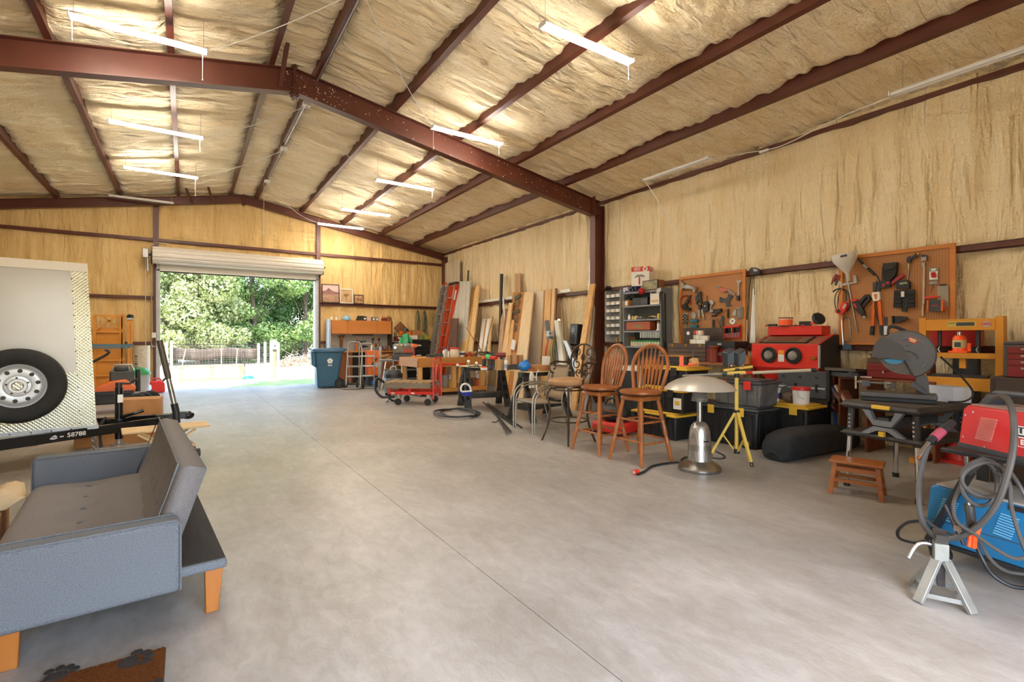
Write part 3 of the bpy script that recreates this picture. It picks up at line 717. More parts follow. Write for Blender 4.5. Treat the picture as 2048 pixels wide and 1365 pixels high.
# enclosed trailer
tw = mat('trailer skin', 'bdbbb6', .22, c2='b6b4af', scale=1.5, spec=.6, bump=.02, bscale=3)
dp = mat('diamond plate', 'cbc7b2', .3, .85, c2='b3af9a', scale=2)
t_ = dp.node_tree; n_ = t_.nodes
tc = n_.new('ShaderNodeTexCoord'); w1 = n_.new('ShaderNodeTexWave'); w2 = n_.new('ShaderNodeTexWave')
mp1 = n_.new('ShaderNodeMapping'); mp2 = n_.new('ShaderNodeMapping'); mp1.inputs['Rotation'].default_value = (0, R(45), 0); mp2.inputs['Rotation'].default_value = (0, R(-45), 0)
mm = n_.new('ShaderNodeMath'); mm.operation = 'MAXIMUM'; bu = n_.new('ShaderNodeBump'); bu.inputs['Strength'].default_value = .25; bu.inputs['Distance'].default_value = .01
for mp_, w_ in ((mp1, w1), (mp2, w2)):
    w_.inputs['Scale'].default_value = 13; w_.inputs['Distortion'].default_value = .6
    t_.links.new(tc.outputs['Object'], mp_.inputs[0]); t_.links.new(mp_.outputs[0], w_.inputs[0])
t_.links.new(w1.outputs[1], mm.inputs[0]); t_.links.new(w2.outputs[1], mm.inputs[1]); t_.links.new(mm.outputs[0], bu.inputs['Height']); t_.links.new(bu.outputs[0], n_['Principled BSDF'].inputs['Normal'])
TR0 = Vector((-.80, 6.87, 0)); tr_rz = math.atan2(.10, .66)
tl = T('cargo_trailer', 'white enclosed cargo trailer with spare wheel and diamond plate corner', 'trailer', TR0, tr_rz)
ZB, ZTp, TL, TWd = .365, 2.08, 2.9, .95
ln = lambda z: -.075*(z-ZB)/(ZTp-ZB)          # the nose leans back a little
def wallpiece(x0, x1, y, z0, z1, th, lean0=True, lean1=True):
    b = B(); a = [(x0+(ln(z0) if lean0 else 0), z0), (x1+(ln(z0) if lean1 else 0), z0), (x1+(ln(z1) if lean1 else 0), z1), (x0+(ln(z1) if lean0 else 0), z1)]
    return b.prism(a, y, y-th, 'xz')
wallpiece(-TL, -.0, TWd, ZB, ZTp, TWd-.004, False).o('body', tw, tl, sm=False)
wallpiece(-TL, -.13, -.001, .95, ZTp-.075, .006, False).o('side_panel', tw, tl, sm=False)
wallpiece(-.13, .003, -.001, ZB+.02, ZTp-.075, .010).o('corner_plate', dp, tl, sm=False)
wallpiece(-TL, -.13, -.001, ZB+.02, .95, .007, False).o('stone_guard', dp, tl, sm=False)
wallpiece(-TL, .004, -.001, ZTp-.078, ZTp+.01, .016, False).o('top_trim', cream, tl, sm=False)
wallpiece(-TL, .008, -.001, ZB-.02, ZB+.022, .016, False).o('bottom_trim', galv, tl, sm=False)
B().prism([(-.01, -.002), (.02, -.002), (.02, TWd+.01), (-.01, TWd+.01)], ZB-.02, ZB+.01, 'xy').o('nose_sill', galv, tl, sm=False)
b = B()
for k in range(13):
    z = .42+k*.125; b.ball((-.128+ln(z), -.012, z), .006, 6, 4); b.ball((-.02+ln(z), -.012, z), .005, 6, 4)
for k in range(9): b.ball((-.20-k*.15, -.018, ZB), .007, 6, 4)
b.o('rivets', iron, tl)['kind'] = 'stuff'
for x, z, r_ in ((-.90, 1.61, .035), (-.88, 1.48, .05), (-.92, 1.36, .06), (-.86, 1.24, .045), (-.80, 1.1, .05)):
    B().lathe([(r_, 0), (r_*.6, .0025), (0, .004)], 14, M=Matrix.Translation((x, -.0068, z)) @ Euler((PI/2, 0, 0)).to_matrix().to_4x4()).o('dent', tw, tl, ang=180)
# spare wheel
wc = TR0+Vector((0, 0, 0)); p = PY(36, 772, 6.50)
loc = Matrix.Rotation(-tr_rz, 4, 'Z') @ (p-TR0)
Mw = Matrix.Translation((loc.x, loc.y, loc.z)) @ Euler((PI/2, 0, 0)).to_matrix().to_4x4()
tyre = B().lathe([(.215, -.085), (.25, -.100), (.305, -.105), (.332, -.092), (.348, -.07), (.352, -.02), (.352, .02), (.348, .07), (.332, .092), (.305, .105), (.25, .100), (.215, .085), (.205, .05), (.205, -.05), (.215, -.085)], 56, M=Mw, cap=False).o('spare_tire', blackr, tl, ang=50)
rimm = mat('grey wheel paint', 'c4c5c8', .35, .3)
rim = B().lathe([(.222, .088), (.226, .082), (.214, .07), (.205, .04), (.195, .03), (.185, .035), (.172, .048), (.15, .052), (.10, .046), (.092, .058), (.07, .060), (.062, .052), (0, .052)], 48, M=Mw, cap=False).o('wheel_rim', rimm, tl)
for k in range(10):
    a = 2*PI*k/10+.2; B().lathe([(.0, .053), (.017, .053), (.019, .0505)], 12, c=(.142*math.cos(a), .142*math.sin(a), 0), M=Mw).o('vent_hole', black, rim)
for k in range(5):
    a = 2*PI*k/5+.4; B().lathe([(0, .064), (.008, .064), (.010, .055)], 8, c=(.078*math.cos(a), .078*math.sin(a), 0), M=Mw).o('lug_hole', black, rim)
B().lathe([(0, .066), (.035, .066), (.038, .056), (.045, .052)], 20, M=Mw).o('hub_bore', dp, rim)
B().cyl(Mw @ Vector((0, 0, -.19)), Mw @ Vector((0, 0, .06)), .03).o('wheel_bracket', iron, tl)
# tongue, coupler, jack, chains
tng = B(); tng.bar((-.95, -.24, .29), (.62, .21, .33), .055, .105); tng.o('tongue_beam', blackg, tl, bev=.006)
B().bar((-.75, .85, .315), (.62, .36, .345), .055, .105).o('tongue_beam', blackg, tl, bev=.006)
b = B(); b.bar((.55, .33, .355), (.86, .33, .37), .11, .08); b.ball((.88, .33, .36), (.07, .06, .05), 12, 8); b.o('coupler', blackg, tl, bev=.01)
B().box((-.50, .055, .28), (.10, .02, .125), (0, 0, math.atan2(.33, 1.57))).o('tongue_bracket', galv, tl, bev=.004)
dirv = Vector((1.57, .45, .04)).normalized(); nrm = Vector((dirv.y, -dirv.x, 0)).normalized(); pt = Vector((-.95, -.24, .29)).lerp(Vector((.62, .21, .33)), .50)+nrm*.0285
text('58788', .062, white, tl, pt, (PI/2, 0, math.atan2(dirv.y, dirv.x)), bold=.001)
b = B(); q = pt-dirv*.17
Ml = Matrix.Translation(q) @ Euler((PI/2, 0, math.atan2(dirv.y, dirv.x))).to_matrix().to_4x4()
b.prism([(-.045, -.012), (-.015, -.022), (.02, -.012), (.012, -.002), (-.01, -.006), (-.03, .004)], 0, .002, 'xy', M=Ml); b.prism([(-.03, .008), (.0, .0), (.018, .004), (.0, .022)], 0, .002, 'xy', M=Ml); b.box((.05, 0, .001), (.03, .012, .002), M=Ml)
b.o('tongue_emblem', white, tl, sm=False)
jl = Matrix.Rotation(-tr_rz, 4, 'Z') @ (PY(243, 850, 6.87)-TR0); jx_, jy_ = jl.x, .33
B().cyl((jx_, jy_, .16), (jx_, jy_, .74), .038, n=16).o('jack_tube', blackg, tl)
b = B(); b.cyl((jx_, jy_, .10), (jx_, jy_, .2), .03); b.cyl((jx_, jy_, .085), (jx_, jy_, .10), .085, n=20); b.o('jack_foot', galv, tl)
b = B(); b.cyl((jx_, jy_, .74), (jx_, jy_, .80), .033, n=12); b.tube([(jx_, jy_, .79), (jx_+.10, jy_-.03, .785), (jx_+.17, jy_-.04, .84)], .012, 8); b.o('jack_crank', iron, tl)
B().cyl((jx_, jy_, .37), (jx_, jy_, .40), .11, n=20).o('jack_mount', blackg, tl)
B().tube(smooth_pts([(jx_+.02, jy_-.05, .41), (jx_+.12, jy_-.09, .44), (jx_+.22, jy_-.08, .47)], 5), .018, 8).o('jack_handle', blackg, tl)
B().box((jx_+.01, jy_-.042, .62), (.05, .006, .09)).o('jack_label', white, tl)
B().tube(smooth_pts([(jx_-.12, jy_-.12, .43), (jx_-.16, jy_-.14, .36), (jx_-.17, jy_-.10, .22), (jx_-.16, jy_-.1, .1)], 5), .014, 8).o('breakaway_cable', black, tl)
def chain(p, n, name='safety_chain'):
    b = B()
    for k in range(n):
        b.ring((0, 0, 0), .022, .0055, 10, 5, 'x' if k % 2 else 'y', M=Matrix.Translation((p[0]+.004*k, p[1], p[2]-.034*k)) @ Matrix.Diagonal((.8, .8, 1.2, 1)))
    return b.o(name, steel, tl)
chain((-.02, .08, .23), 4); chain((jx_-.22, .12, .27), 6)
B().tube(smooth_pts([(-.10, .06, .30), (-.05, .05, .325), (-.01, .06, .29), (-.03, .07, .25), (.0, .07, .22)], 5), .012, 8).o('chain_hook', steel, tl)
# small folding wooden bench table
p = PY(333, 838, 6.15)
fb = T('folding_table', 'low pale wooden folding table behind the sofa back', 'table', (p.x, 6.15, 0), R(6))
lw_ = wood('pale folding wood', 'd9bb8c', 'c7a470', 'x')
for k in range(4): B().bx(-.36, .36, -.17+k*.086, -.17+k*.086+.080, .392, .412).o('top_slat', lw_, fb, bev=.004)
for y in (-.13, .13):
    B().bar((-.27, y, 0), (.24, y, .38), .035, .02).o('leg', lw_, fb); B().bar((.27, y, 0), (-.24, y, .38), .035, .02).o('leg', lw_, fb)
B().bx(-.25, .25, -.01, .01, .18, .21).o('stretcher', lw_, fb)
# trolley jack with its long handle
h0, h1 = PY(353, 828, 6.75), PY(319, 681, 6.75)
fj = T('floor_jack', 'trolley jack with a tall dark handle standing up behind the folding table', 'floor jack', (h0.x, 6.75, 0), R(100))
b = B(); b.bx(-.30, .30, -.13, -.10, .06, .15); b.bx(-.30, .30, .10, .13, .06, .15); b.bx(-.3, -.1, -.1, .1, .07, .12); b.bx(.18, .30, -.1, .1, .07, .16); b.o('body', dred, fj, bev=.006)
B().bar((-.05, 0, .12), (.26, 0, .19), .08, .05).o('lift_arm', dgrey, fj); B().cyl((.26, 0, .18), (.26, 0, .22), .05).o('saddle', iron, fj)
for x in (-.26, .26):
    for y in (-.15, .15): B().cyl((x, y-.025, .045), (x, y+.025, .045), .045, n=14).o('wheel', iron, fj)
hd_ = Matrix.Rotation(-R(100), 3, 'Z') @ (h1-h0); st = Vector((-.02, 0, .10)); e0 = Matrix.Rotation(-R(100), 3, 'Z') @ (h0-Vector((h0.x, 6.75, 0)))
B().tube([st, e0+hd_*.0, e0+hd_*.14], .036, 14).o('handle_socket', black, fj); B().tube([e0+hd_*.14, e0+hd_*.6], .026, 14).o('handle_bar', steel, fj); B().tube([e0+hd_*.48, e0+hd_*1.0], .031, 14).o('handle_grip', mat('pole grip', '5a534a', .5, .4), fj)
# cardboard boxes under and behind the tongue
def carton(label, x, y, z, w_, d_, h_, rz=0, group=None, m=card, tape=True, name='cardboard_box'):
    t = T(name, label, 'box', (x, y, z), rz, group)
    B().bx(-w_/2, w_/2, -d_/2, d_/2, 0, h_-.003).o('carton', m, t, bev=.004)
    B().bx(-w_/2+.001, w_/2-.001, -d_/2+.001, -.002, h_-.003, h_).o('flap', m, t); B().bx(-w_/2+.001, w_/2-.001, .002, d_/2-.001, h_-.003, h_).o('flap', m, t)
    if tape: B().bx(-w_/2-.0008, w_/2+.0008, -.025, .025, h_, h_+.0008).o('tape', mat('packing tape', 'c9a676', .25), t)
    return t
p = F(148, 893)
carton('large brown carton on the floor beneath the trailer tongue', -.72, 8.02, 0, .80, .5, .27, R(3))
carton('brown carton on top of the large carton behind the trailer jack', -.50, 8.06, .272, .46, .36, .26, R(-4))
# litter of papers and box left of the sofa
carton('open cardboard box at the sofa front heaped with papers', -1.30, 4.22, 0, .72, .90, .24, R(8), tape=False)
b = B()
def crumple(b, c, w_, d_, h_, rz, s):
    r_ = random.Random(s); M = Matrix.Translation(c) @ Matrix.Rotation(rz, 4, 'Z')
    b.grid(lambda u, v: ((u-.5)*w_, (v-.5)*d_, h_*(math.sin(u*7+s)*math.cos(v*5+s*2)*.5+.5+.25*math.sin(u*15+v*11))), 14, 14, M)
bag = mat('brown paper', 'd3bc97', .85, c2='c4aa82', scale=4)
o_ = B(); crumple(o_, (-1.13, 4.43, .25), .50, .46, .11, .3, 2); tag(o_.o('paper_bag', bag, solid=.003), 'crumpled tan paper bag on the cardboard box by the sofa', 'bag')
o_ = B(); o_.box((0, 0, 0), (.30, .42, .035))
o_ = o_.o('paper_stack', mat('striped paper', 'd8d8d6', .8, c2='c2c3c6', scale=20, stretch=(1, .05, 1)), bev=.003); o_.location = (-1.10, 4.02, .315); o_.rotation_euler = (.1, -.12, .3); tag(o_, 'stack of white papers lying on the heaped box by the sofa', 'paper')
o_ = B(); crumple(o_, (-1.08, 4.16, .345), .22, .30, .06, .5, 5); tag(o_.o('plastic_bag', blackg, solid=.003), 'small black plastic bag on the white papers', 'bag')
o_ = B(); o_.tube(smooth_pts([(-1.36, 4.5, .37), (-1.30, 4.52, .46), (-1.20, 4.5, .48), (-1.10, 4.52, .44), (-1.04, 4.55, .36), (-1.1, 4.58, .37)], 6), .018, 8)
tag(o_.o('strap', mat('green strap', '1f5a3d', .7)), 'dark green webbing strap looped on top of the paper bag', 'strap')
# ---- by the back wall, left of the door
scf = T('scaffold_frame', 'orange yellow scaffold sections leaning against the far wall left of the door', 'scaffold', (0, 0, 0))
sy = mat('scaffold yellow', 'd9912c', .45, c2='cf8626', scale=3)
YS = 14.82
def q(px_, py_, Y=YS): v = PY(px_, py_, Y); return (v.x, v.z)
xl, zt_ = q(189, 631); xr, _ = q(246, 631)
for x in (xl, lerp(xl, xr, .93), xr): B().bx(x-.03, x+.03, YS-.03, YS+.03, 0, zt_).o('upright', sy, scf, sm=False)
B().bx(xl, xr, YS+.02, YS+.045, .02, zt_-.28).o('deck_panel', sy, scf, sm=False)
for py_ in (632, 664, 721, 751, 790): z = q(220, py_)[1]; B().bx(xl, xr+.05, YS-.04, YS, z-.022, z+.022).o('rung', sy, scf, sm=False)
za, zb_ = q(220, 634)[1], q(220, 662)[1]
B().bar((xl, YS-.02, zb_), (lerp(xl, xr, .75), YS-.02, za), .035, .035).o('brace', sy, scf); B().bar((xr, YS-.02, zb_), (lerp(xl, xr, .3), YS-.02, za), .035, .035).o('brace', sy, scf); B().bar((xl, YS-.02, q(200, 770)[1]), (xr*.6+xl*.4, YS-.02, .1), .035, .035).o('brace', sy, scf)
xp, zp = q(260, 640, YS-.12)
po = B().bx(xp-.045, xp+.045, YS-.16, YS-.09, 0, zp).o('post', sy, scf, sm=False)
b = B()
for k in range(30): b.cyl((xp+.012, YS-.162, .15+k*.052), (xp+.012, YS-.159, .15+k*.052), .011, n=6)
b.o('punched_holes', black, po)['kind'] = 'stuff'
b = B(); b.cyl((xp-.02, YS-.15, zp+.06), (xp+.03, YS-.10, zp+.06), .065, n=16); b.o('caster_wheel', blackr, scf); B().box((xp+.01, YS-.15, zp+.02), (.12, .08, .05)).o('caster_fork', galv, scf)
zst = q(240, 691)[1]
o_ = B(); o_.bx(xl-.03, xp+.08, YS-.18, YS-.175, zst-.02, zst+.03); o_.bx(xl-.02, xp+.02, YS-.172, YS-.168, zst-.07, zst-.03)
tag(o_.o('ratchet_strap', mat('blue strap', '4d7587', .7)), 'blue ratchet strap pulled around the orange scaffold sections', 'strap')
# ribbed roll standing beside
xa_, za_ = q(284, 691, 14.75)
o_ = T('mesh_roll', 'upright roll of pale grid matting beside the door post', 'roll', (xa_, 14.7, 0))
b = B(); prf = []
for k in range(60): prf.append((.155+.006*(k % 2), k*1.14/59))
b.lathe([(0, 0)]+prf+[(0, 1.14)], 20); b.o('roll', mat('grid matting', 'cfc3ae', .8, c2='b9ab92', scale=30), o_, ang=60)
b = B()
for k in range(10): b.box((-.10, -.135, .35+k*.06), (.05, .004, .012+.02*(k % 3 == 0)))
b.o('printed_marks', black, o_)
# conduit and switch box at the door post
o_ = T('wall_conduit', 'grey conduit bending around the left door post to a small switch box', 'conduit', (0, 0, 0))
cxp = PY(303, 600, BY-.1).x
B().tube(smooth_pts([(cxp+.30, BY-.10, 3.62), (cxp+.12, BY-.1, 3.66), (cxp+.02, BY-.10, 3.58), (cxp, BY-.1, 3.4), (cxp, BY-.1, 2.2), (cxp, BY-.1, 1.2), (cxp+.02, BY-.1, 1.12), (cxp+.08, BY-.1, 1.10)], 5), .013, 8).o('pipe', galv, o_)
b_ = PY(308, 671, BY-.12); B().box((b_.x, BY-.10, b_.z), (.09, .06, .13)).o('switch_box', white, o_, bev=.006)
# wheeled orange machine
p = F(255, 822)
wm = T('walk_behind_mower', 'orange and black walk-behind mower with three rubber wheels near the door', 'mower', (p.x-.05, p.y, 0), R(8))
b = B(); b.bx(-.75, .10, -.28, .25, .16, .34); b.o('deck', black, wm, bev=.02)
B().prism([(-.62, .34), (.14, .34), (.16, .44), (.02, .58), (-.18, .56)], -.24, .2, 'xz').o('hood', orange, wm, bev=.02)
B().bx(-.72, .12, -.30, -.27, .33, .39).o('side_rail', black, wm)
b = B(); b.bx(-.2, .14, -.12, .2, .5, .72); b.cyl((-.03, .03, .72), (-.03, .03, .80), .11); b.o('engine', dgrey, wm, bev=.02)
B().tube([(-.17, .02, .72), (-.13, .0, .83), (.10, .0, .83), (.14, .02, .72)], .018, 8).o('engine_guard', galv, wm)
for s in (0, .05):
    B().tube(smooth_pts([(-.7, -.2+s*4, .34), (-.55, -.2+s*4, .78), (-.25, -.2+s*4, 1.02), (-.22, -.2+s*4, 1.08), (-.27, -.2+s*4, 1.1)], 5), .018, 8).o('handlebar', black, wm)
B().cyl((.2, -.02, .34), (.2, -.02, .74), .04).o('tank', black, wm)
for x, y in ((.16, -.30), (.27, -.08), (.40, .16)):
    Mx = Matrix.Translation((x, y, .165)) @ Euler((PI/2, 0, .35)).to_matrix().to_4x4()
    wl = B().lathe([(.07, -.05), (.13, -.062), (.155, -.05), (.165, -.02), (.165, .02), (.155, .05), (.13, .062), (.07, .05)], 24, M=Mx).o('wheel', blackr, wm)
    B().lathe([(0, -.03), (.072, -.04), (.072, .04), (0, .03)], 16, M=Mx).o('hub', dgrey, wl)
p = PY(278, 778, 13.2)
gb = T('seed_spreader', 'white tub with bright green lid behind the mower wheels', 'tub', (p.x, 13.2, 0))
B().lathe([(.09, 0), (.16, .06), (.19, .52), (.2, .54)], 18).o('tub', lgrey, gb); B().lathe([(.21, .54), (.2, .60), (.12, .68), (0, .70)], 18).o('lid', green, gb)
# petrol can and fire extinguisher
p = F(313, 786)
gc = T('petrol_can', 'red plastic petrol can at the foot of the door post', 'petrol can', p, R(20))
B().prism([(-.15, 0), (.15, 0), (.16, .05), (.155, .24), (.05, .30), (-.13, .28), (-.16, .2)], -.09, .09, 'xz').o('can', red, gc, bev=.03, seg=3)
B().tube(smooth_pts([(-.08, 0, .28), (-.06, 0, .34), (.06, 0, .345), (.10, 0, .27)], 5), .016, 8).o('handle', red, gc); B().cyl((.12, 0, .26), (.18, 0, .33), .025).o('spout', black, gc)
p = F(300, 789)+Vector((-.14, .05, 0))
fe = T('leaf_blower', 'small red and grey leaf blower resting beside the petrol can', 'leaf blower', p, R(60))
b = B(); b.ball((0, 0, .14), (.15, .11, .13), 16, 10); b.o('housing', red, fe); b = B(); b.cyl((0, -.10, .15), (0, -.15, .15), .08, n=16); b.o('fan_cover', galv, fe)
B().tube(smooth_pts([(-.08, 0, .24), (-.06, 0, .34), (.06, 0, .35), (.10, 0, .26)], 5), .018, 8).o('handle', black, fe); B().cyl((.08, .02, .14), (.42, .05, .07), .055, .04).o('nozzle', red, fe)
B().cyl((0, 0, .3), (0, 0, .52), .004).o('aerial', black, fe)
# ================================================================ FAR RIGHT CORNER AND THE MIDDLE
# wheeled refuse cart
cartm = mat('cart blue', '1e5470', .45, c2='1b4c66', scale=3)
p = F(664, 777)
rc = T('wheeled_bin', 'dark blue wheeled refuse bin with a white flower mark by the door', 'bin', (p.x-.02, p.y+.25, 0), R(-8))
b = B(); b.add([(-.30, -.25, .03), (.18, -.25, .03), (.18, .25, .03), (-.30, .25, .03), (-.36, -.31, .98), (.32, -.31, .98), (.32, .31, .98), (-.36, .31, .98)], [(0, 3, 2, 1), (4, 5, 6, 7), (0, 1, 5, 4), (1, 2, 6, 5), (2, 3, 7, 6), (3, 0, 4, 7)])
b.o('bin_body', cartm, rc, bev=.035, seg=3)
B().bx(-.41, .36, -.335, .335, .94, 1.0).o('rim', cartm, rc, bev=.02)
B().add([(-.45, -.33, .99), (.38, -.33, .99), (.38, .33, .99), (-.45, .33, .99), (-.40, -.30, 1.03), (.33, -.29, 1.07), (.33, .29, 1.07), (-.40, .30, 1.03)], [(0, 3, 2, 1), (4, 5, 6, 7), (0, 1, 5, 4), (1, 2, 6, 5), (2, 3, 7, 6), (3, 0, 4, 7)]).o('lid', cartm, rc, bev=.02)
B().add([(-.44, -.3, .62), (-.34, -.3, .55), (-.34, .3, .55), (-.44, .3, .62), (-.46, -.3, .96), (-.35, -.3, .96), (-.35, .3, .96), (-.46, .3, .96)], [(0, 3, 2, 1), (4, 5, 6, 7), (0, 1, 5, 4), (1, 2, 6, 5), (2, 3, 7, 6), (3, 0, 4, 7)]).o('front_panel', cartm, rc, bev=.02)
b = B(); b.bar((.34, -.25, .98), (.44, -.25, 1.02), .03, .03); b.bar((.34, .25, .98), (.44, .25, 1.02), .03, .03); b.cyl((.44, -.28, 1.02), (.44, .28, 1.02), .018); b.o('handle', cartm, rc)
for y in (-.29, .29):
    Mx = Matrix.Translation((.24, y, .13)) @ Euler((PI/2, 0, 0)).to_matrix().to_4x4()
    wl = B().lathe([(.05, -.03), (.12, -.035), (.13, -.02), (.13, .02), (.12, .035), (.05, .03)], 24, M=Mx).o('wheel', blackr, rc)
    B().lathe([(0, -.036), (.05, -.036), (.05, .036), (0, .036)], 12, M=Mx).o('hub', black, wl)
fl_ = B(); Mf = Matrix.Translation((-.0, -.3005, .72)) @ Euler((PI/2-.063, 0, 0)).to_matrix().to_4x4()
for k in range(5):
    a = PI/2+2*PI*k/5; fl_.lathe([(0, .004), (.034, .004), (.034, 0)], 10, c=(.040*math.cos(a), .040*math.sin(a), 0), M=Mf)
fl_.o('flower_emblem', white, rc, sm=False)
B().lathe([(0, .007), (.014, .007), (.014, 0)], 8, M=Mf).o('emblem_eye', cartm, rc)
b = B(); b.box((0, -.105, .003), (.10, .018, .003), M=Mf); b.box((0, -.13, .003), (.11, .008, .003), M=Mf); b.o('emblem_caption', white, rc, sm=False)
# framed pictures on the girt
def picture(label, x0, y0, x1, y1, fm, paint, name='framed_picture'):
    Y = BY-.09; a = PY(x0, y0, Y); c = PY(x1, y1, Y); w_ = c.x-a.x; h_ = a.z-c.z
    t = T(name, label, 'picture', (a.x, Y+.0, 2.346), 0, 'pictures on the wall girt', rot=(-.10, 0, 0))
    for s_ in ((0, w_, 0, .02), (0, w_, h_-.02, h_), (0, .02, .02, h_-.02), (w_-.02, w_, .02, h_-.02)):
        B().bx(s_[0], s_[1], -.022, 0, s_[2], s_[3]).o('frame', fm, t, sm=False)
    B().bx(.018, w_-.018, -.008, 0, .018, h_-.018).o('canvas', paint[0], t, sm=False)
    for (m, pts) in paint[1]:
        B().prism([(.02+(w_-.04)*u, .02+(h_-.04)*v) for u, v in pts], -.0085-.001*len(t.children)*.2, -.008, 'xz').o('painted_area', m, t, sm=False)
    return t
pk_sky = mat('dusk sky paint', 'c9a2a0', .6, c2='d9bdb4', scale=3); mtn = mat('mountain paint', '7a5350', .7, c2='8a625c', scale=9); plain_ = mat('plain paint', '8f6b57', .7, c2='b08a6c', scale=14); dk = wood('dark frame', '3a251d', '2c1b15', 'z')
picture('largest framed picture, a pink dusk mountain over a plain', 644, 570, 679, 609, dk, (pk_sky, [(mtn, [(0, .45), (1, .45), (1, .6), (.75, .62), (.55, .70), (.38, .84), (.22, .68), (0, .62)]), (plain_, [(0, 0), (1, 0), (1, .46), (0, .46)])]))
tanp = mat('tan drawing paper', 'c3a173', .8, c2='b08d60', scale=5); brn = mat('brown ink', '7d5b39', .8, c2='96744c', scale=20)
picture('middle picture, a brown plant drawing in a white frame', 680, 580, 706, 610, cream, (tanp, [(brn, [(.45, .1), (.5, .1), (.52, .45), (.75, .6), (.7, .75), (.55, .6), (.5, .85), (.42, .62), (.25, .7), (.3, .5), (.44, .45)])]))
picture('smallest picture, a reddish brown abstract panel', 708, 591, 727, 610, dk, (mat('abstract red brown', '7b4326', .6, c2='c19a6a', scale=12, detail=2), []))
# workbench with overhead cabinet
YB = 14.60
x0, x1 = PY(662, 650, YB).x, PY(782, 650, YB).x
wb = T('garage_workbench', 'wood fronted workbench with overhead cabinets and white tool panel at the far wall', 'workbench', (x0, YB, 0))
W_ = x1-x0; cabw = wood('cabinet veneer', 'c9803a', 'bd7430', 'x', sc_=5); side_w = wood('workbench side', '8c4f28', '7c4421', 'z')
cb = B().bx(0, W_, -.02, .33, 1.44, 1.83).o('cabinet_body', cabw, wb, bev=.004)
d = 0
for a, c in ((0, .255), (.255, .755), (.755, 1)): B().bx(W_*a+.003, W_*c-.003, -.04, -.021, 1.443, 1.827).o('cabinet_door', cabw, wb, bev=.003)
B().bx(-.06, -.01, -.03, .38, 0, 1.86).o('side_post', lgrey, wb, bev=.004); B().bx(W_, W_+.035, -.03, .38, 0, 1.83).o('side_post', iron, wb, bev=.004)
pb = B().bx(0, W_, .32, .345, .95, 1.44).o('tool_panel', mat('panel white', 'b7b2aa', .5, .2), wb, sm=False)
for k in range(8): B().bx(0, W_, .315, .32, .99+k*.055, .994+k*.055).o('panel_groove', grey, pb, sm=False)
B().bx(-.01, W_, -.22, .33, .91, .945).o('worktop', bench_wood, wb, bev=.004)
B().bx(.02, .55, -.18, .3, .05, .91).o('drawer_unit', side_w, wb, bev=.004); B().bx(W_-.5, W_-.02, -.18, .3, .05, .91).o('drawer_unit', side_w, wb, bev=.004)
for k in range(4): B().bx(W_-.49, W_-.03, -.2, -.181, .08+k*.2, .26+k*.2).o('drawer', side_w, wb, bev=.003)
B().bx(.55, W_-.5, .25, .3, .05, .91).o('back_panel', black, wb)
B().box((W_*.55, .2, 1.415), (.6, .06, .03)).o('light_bar', iron, wb)
def at(px_, py_, Y): v = PY(px_, py_, Y); return v
def simple(name, label, cat, mesh, m, loc, rz=0, group=None, bev=0, **k):
    o_ = mesh.o(name, m, bev=bev, **k); o_.location = loc; o_.rotation_euler = (0, 0, rz); return tag(o_, label, cat, group)
ZC = 1.832
def onC(px_): return PY(px_, 640, YB+.1).x
t = T('dust_mask_helmet', 'pale blue hard hat on top of the overhead cabinet', 'hard hat', (onC(693), YB+.12, ZC)); B().lathe([(.135, 0), (.14, .02), (.125, .07), (.09, .12), (.04, .145), (0, .15)], 20, sy=1.2).o('shell', mat('pale blue', '7fa3ad', .35), t); B().lathe([(.155, 0), (.16, .012), (.13, .016)], 20, sy=1.2, cap=False).o('brim', mat('pale blue', '7fa3ad', .35), t)
t.name = 'hard_hat'
for i, (px_, w_, h_, m, nm, l_, lean_) in enumerate([(722, .17, .14, iron, 'tool_case', 'slanted dark tool case on the overhead cabinet', .5), (729, .10, .13, black, 'small_speaker', 'black upright case with white dot on the overhead cabinet', 0), (737, .12, .14, mat('beige box', 'd2b49a', .6), 'wooden_block', 'beige square block on the overhead cabinet', -.08), (750, .20, .11, grey, 'clock_radio', 'grey twin dial radio on the overhead cabinet', 0), (768, .13, .09, dred, 'reel', 'dark red reel case on the overhead cabinet', 0), (778, .15, .12, brownw, 'toy_truck', 'brown red toy rack at the cabinet end', 0)]):
    t = T(nm, l_, 'box', (onC(px_), YB+.12, ZC), 0, 'things on the overhead cabinet')
    o_ = B().box((0, 0, h_/2), (w_, .12, h_)).o('body', m, t, bev=.008); o_.rotation_euler = (0, lean_*.0, 0)
    if lean_ > .2: B().prism([(-w_/2-.05, 0), (-w_/2, 0), (-w_/2, h_)], -.06, .06, 'xz').o('flap', m, t)
    if i in (1, 3):
        for q in ((0,) if i == 1 else (-.05, .05)): B().cyl((q, -.062, h_*.45), (q, -.058, h_*.45), .03, n=14).o('dial', white, t)
    if i in (4, 5):
        for q in (-.04, .02): B().cyl((q, 0, h_), (q+.01, 0, h_+.05), .012, n=8).o('peg', dred, t)
for px_, h_, l_ in ((663.5, .10, 'slim white bottle at the left end of the cabinet top'), (673, .09, 'second white bottle on the cabinet top')):
    t = T('spray_bottle', l_, 'bottle', (onC(px_), YB+.12, ZC)); B().lathe([(.022, 0), (.024, .01), (.024, h_*.7), (.012, h_*.85), (.012, h_)], 12).o('bottle', white, t); B().cyl((0, 0, h_), (0, 0, h_+.02), .013, n=10).o('cap', lgrey, t)
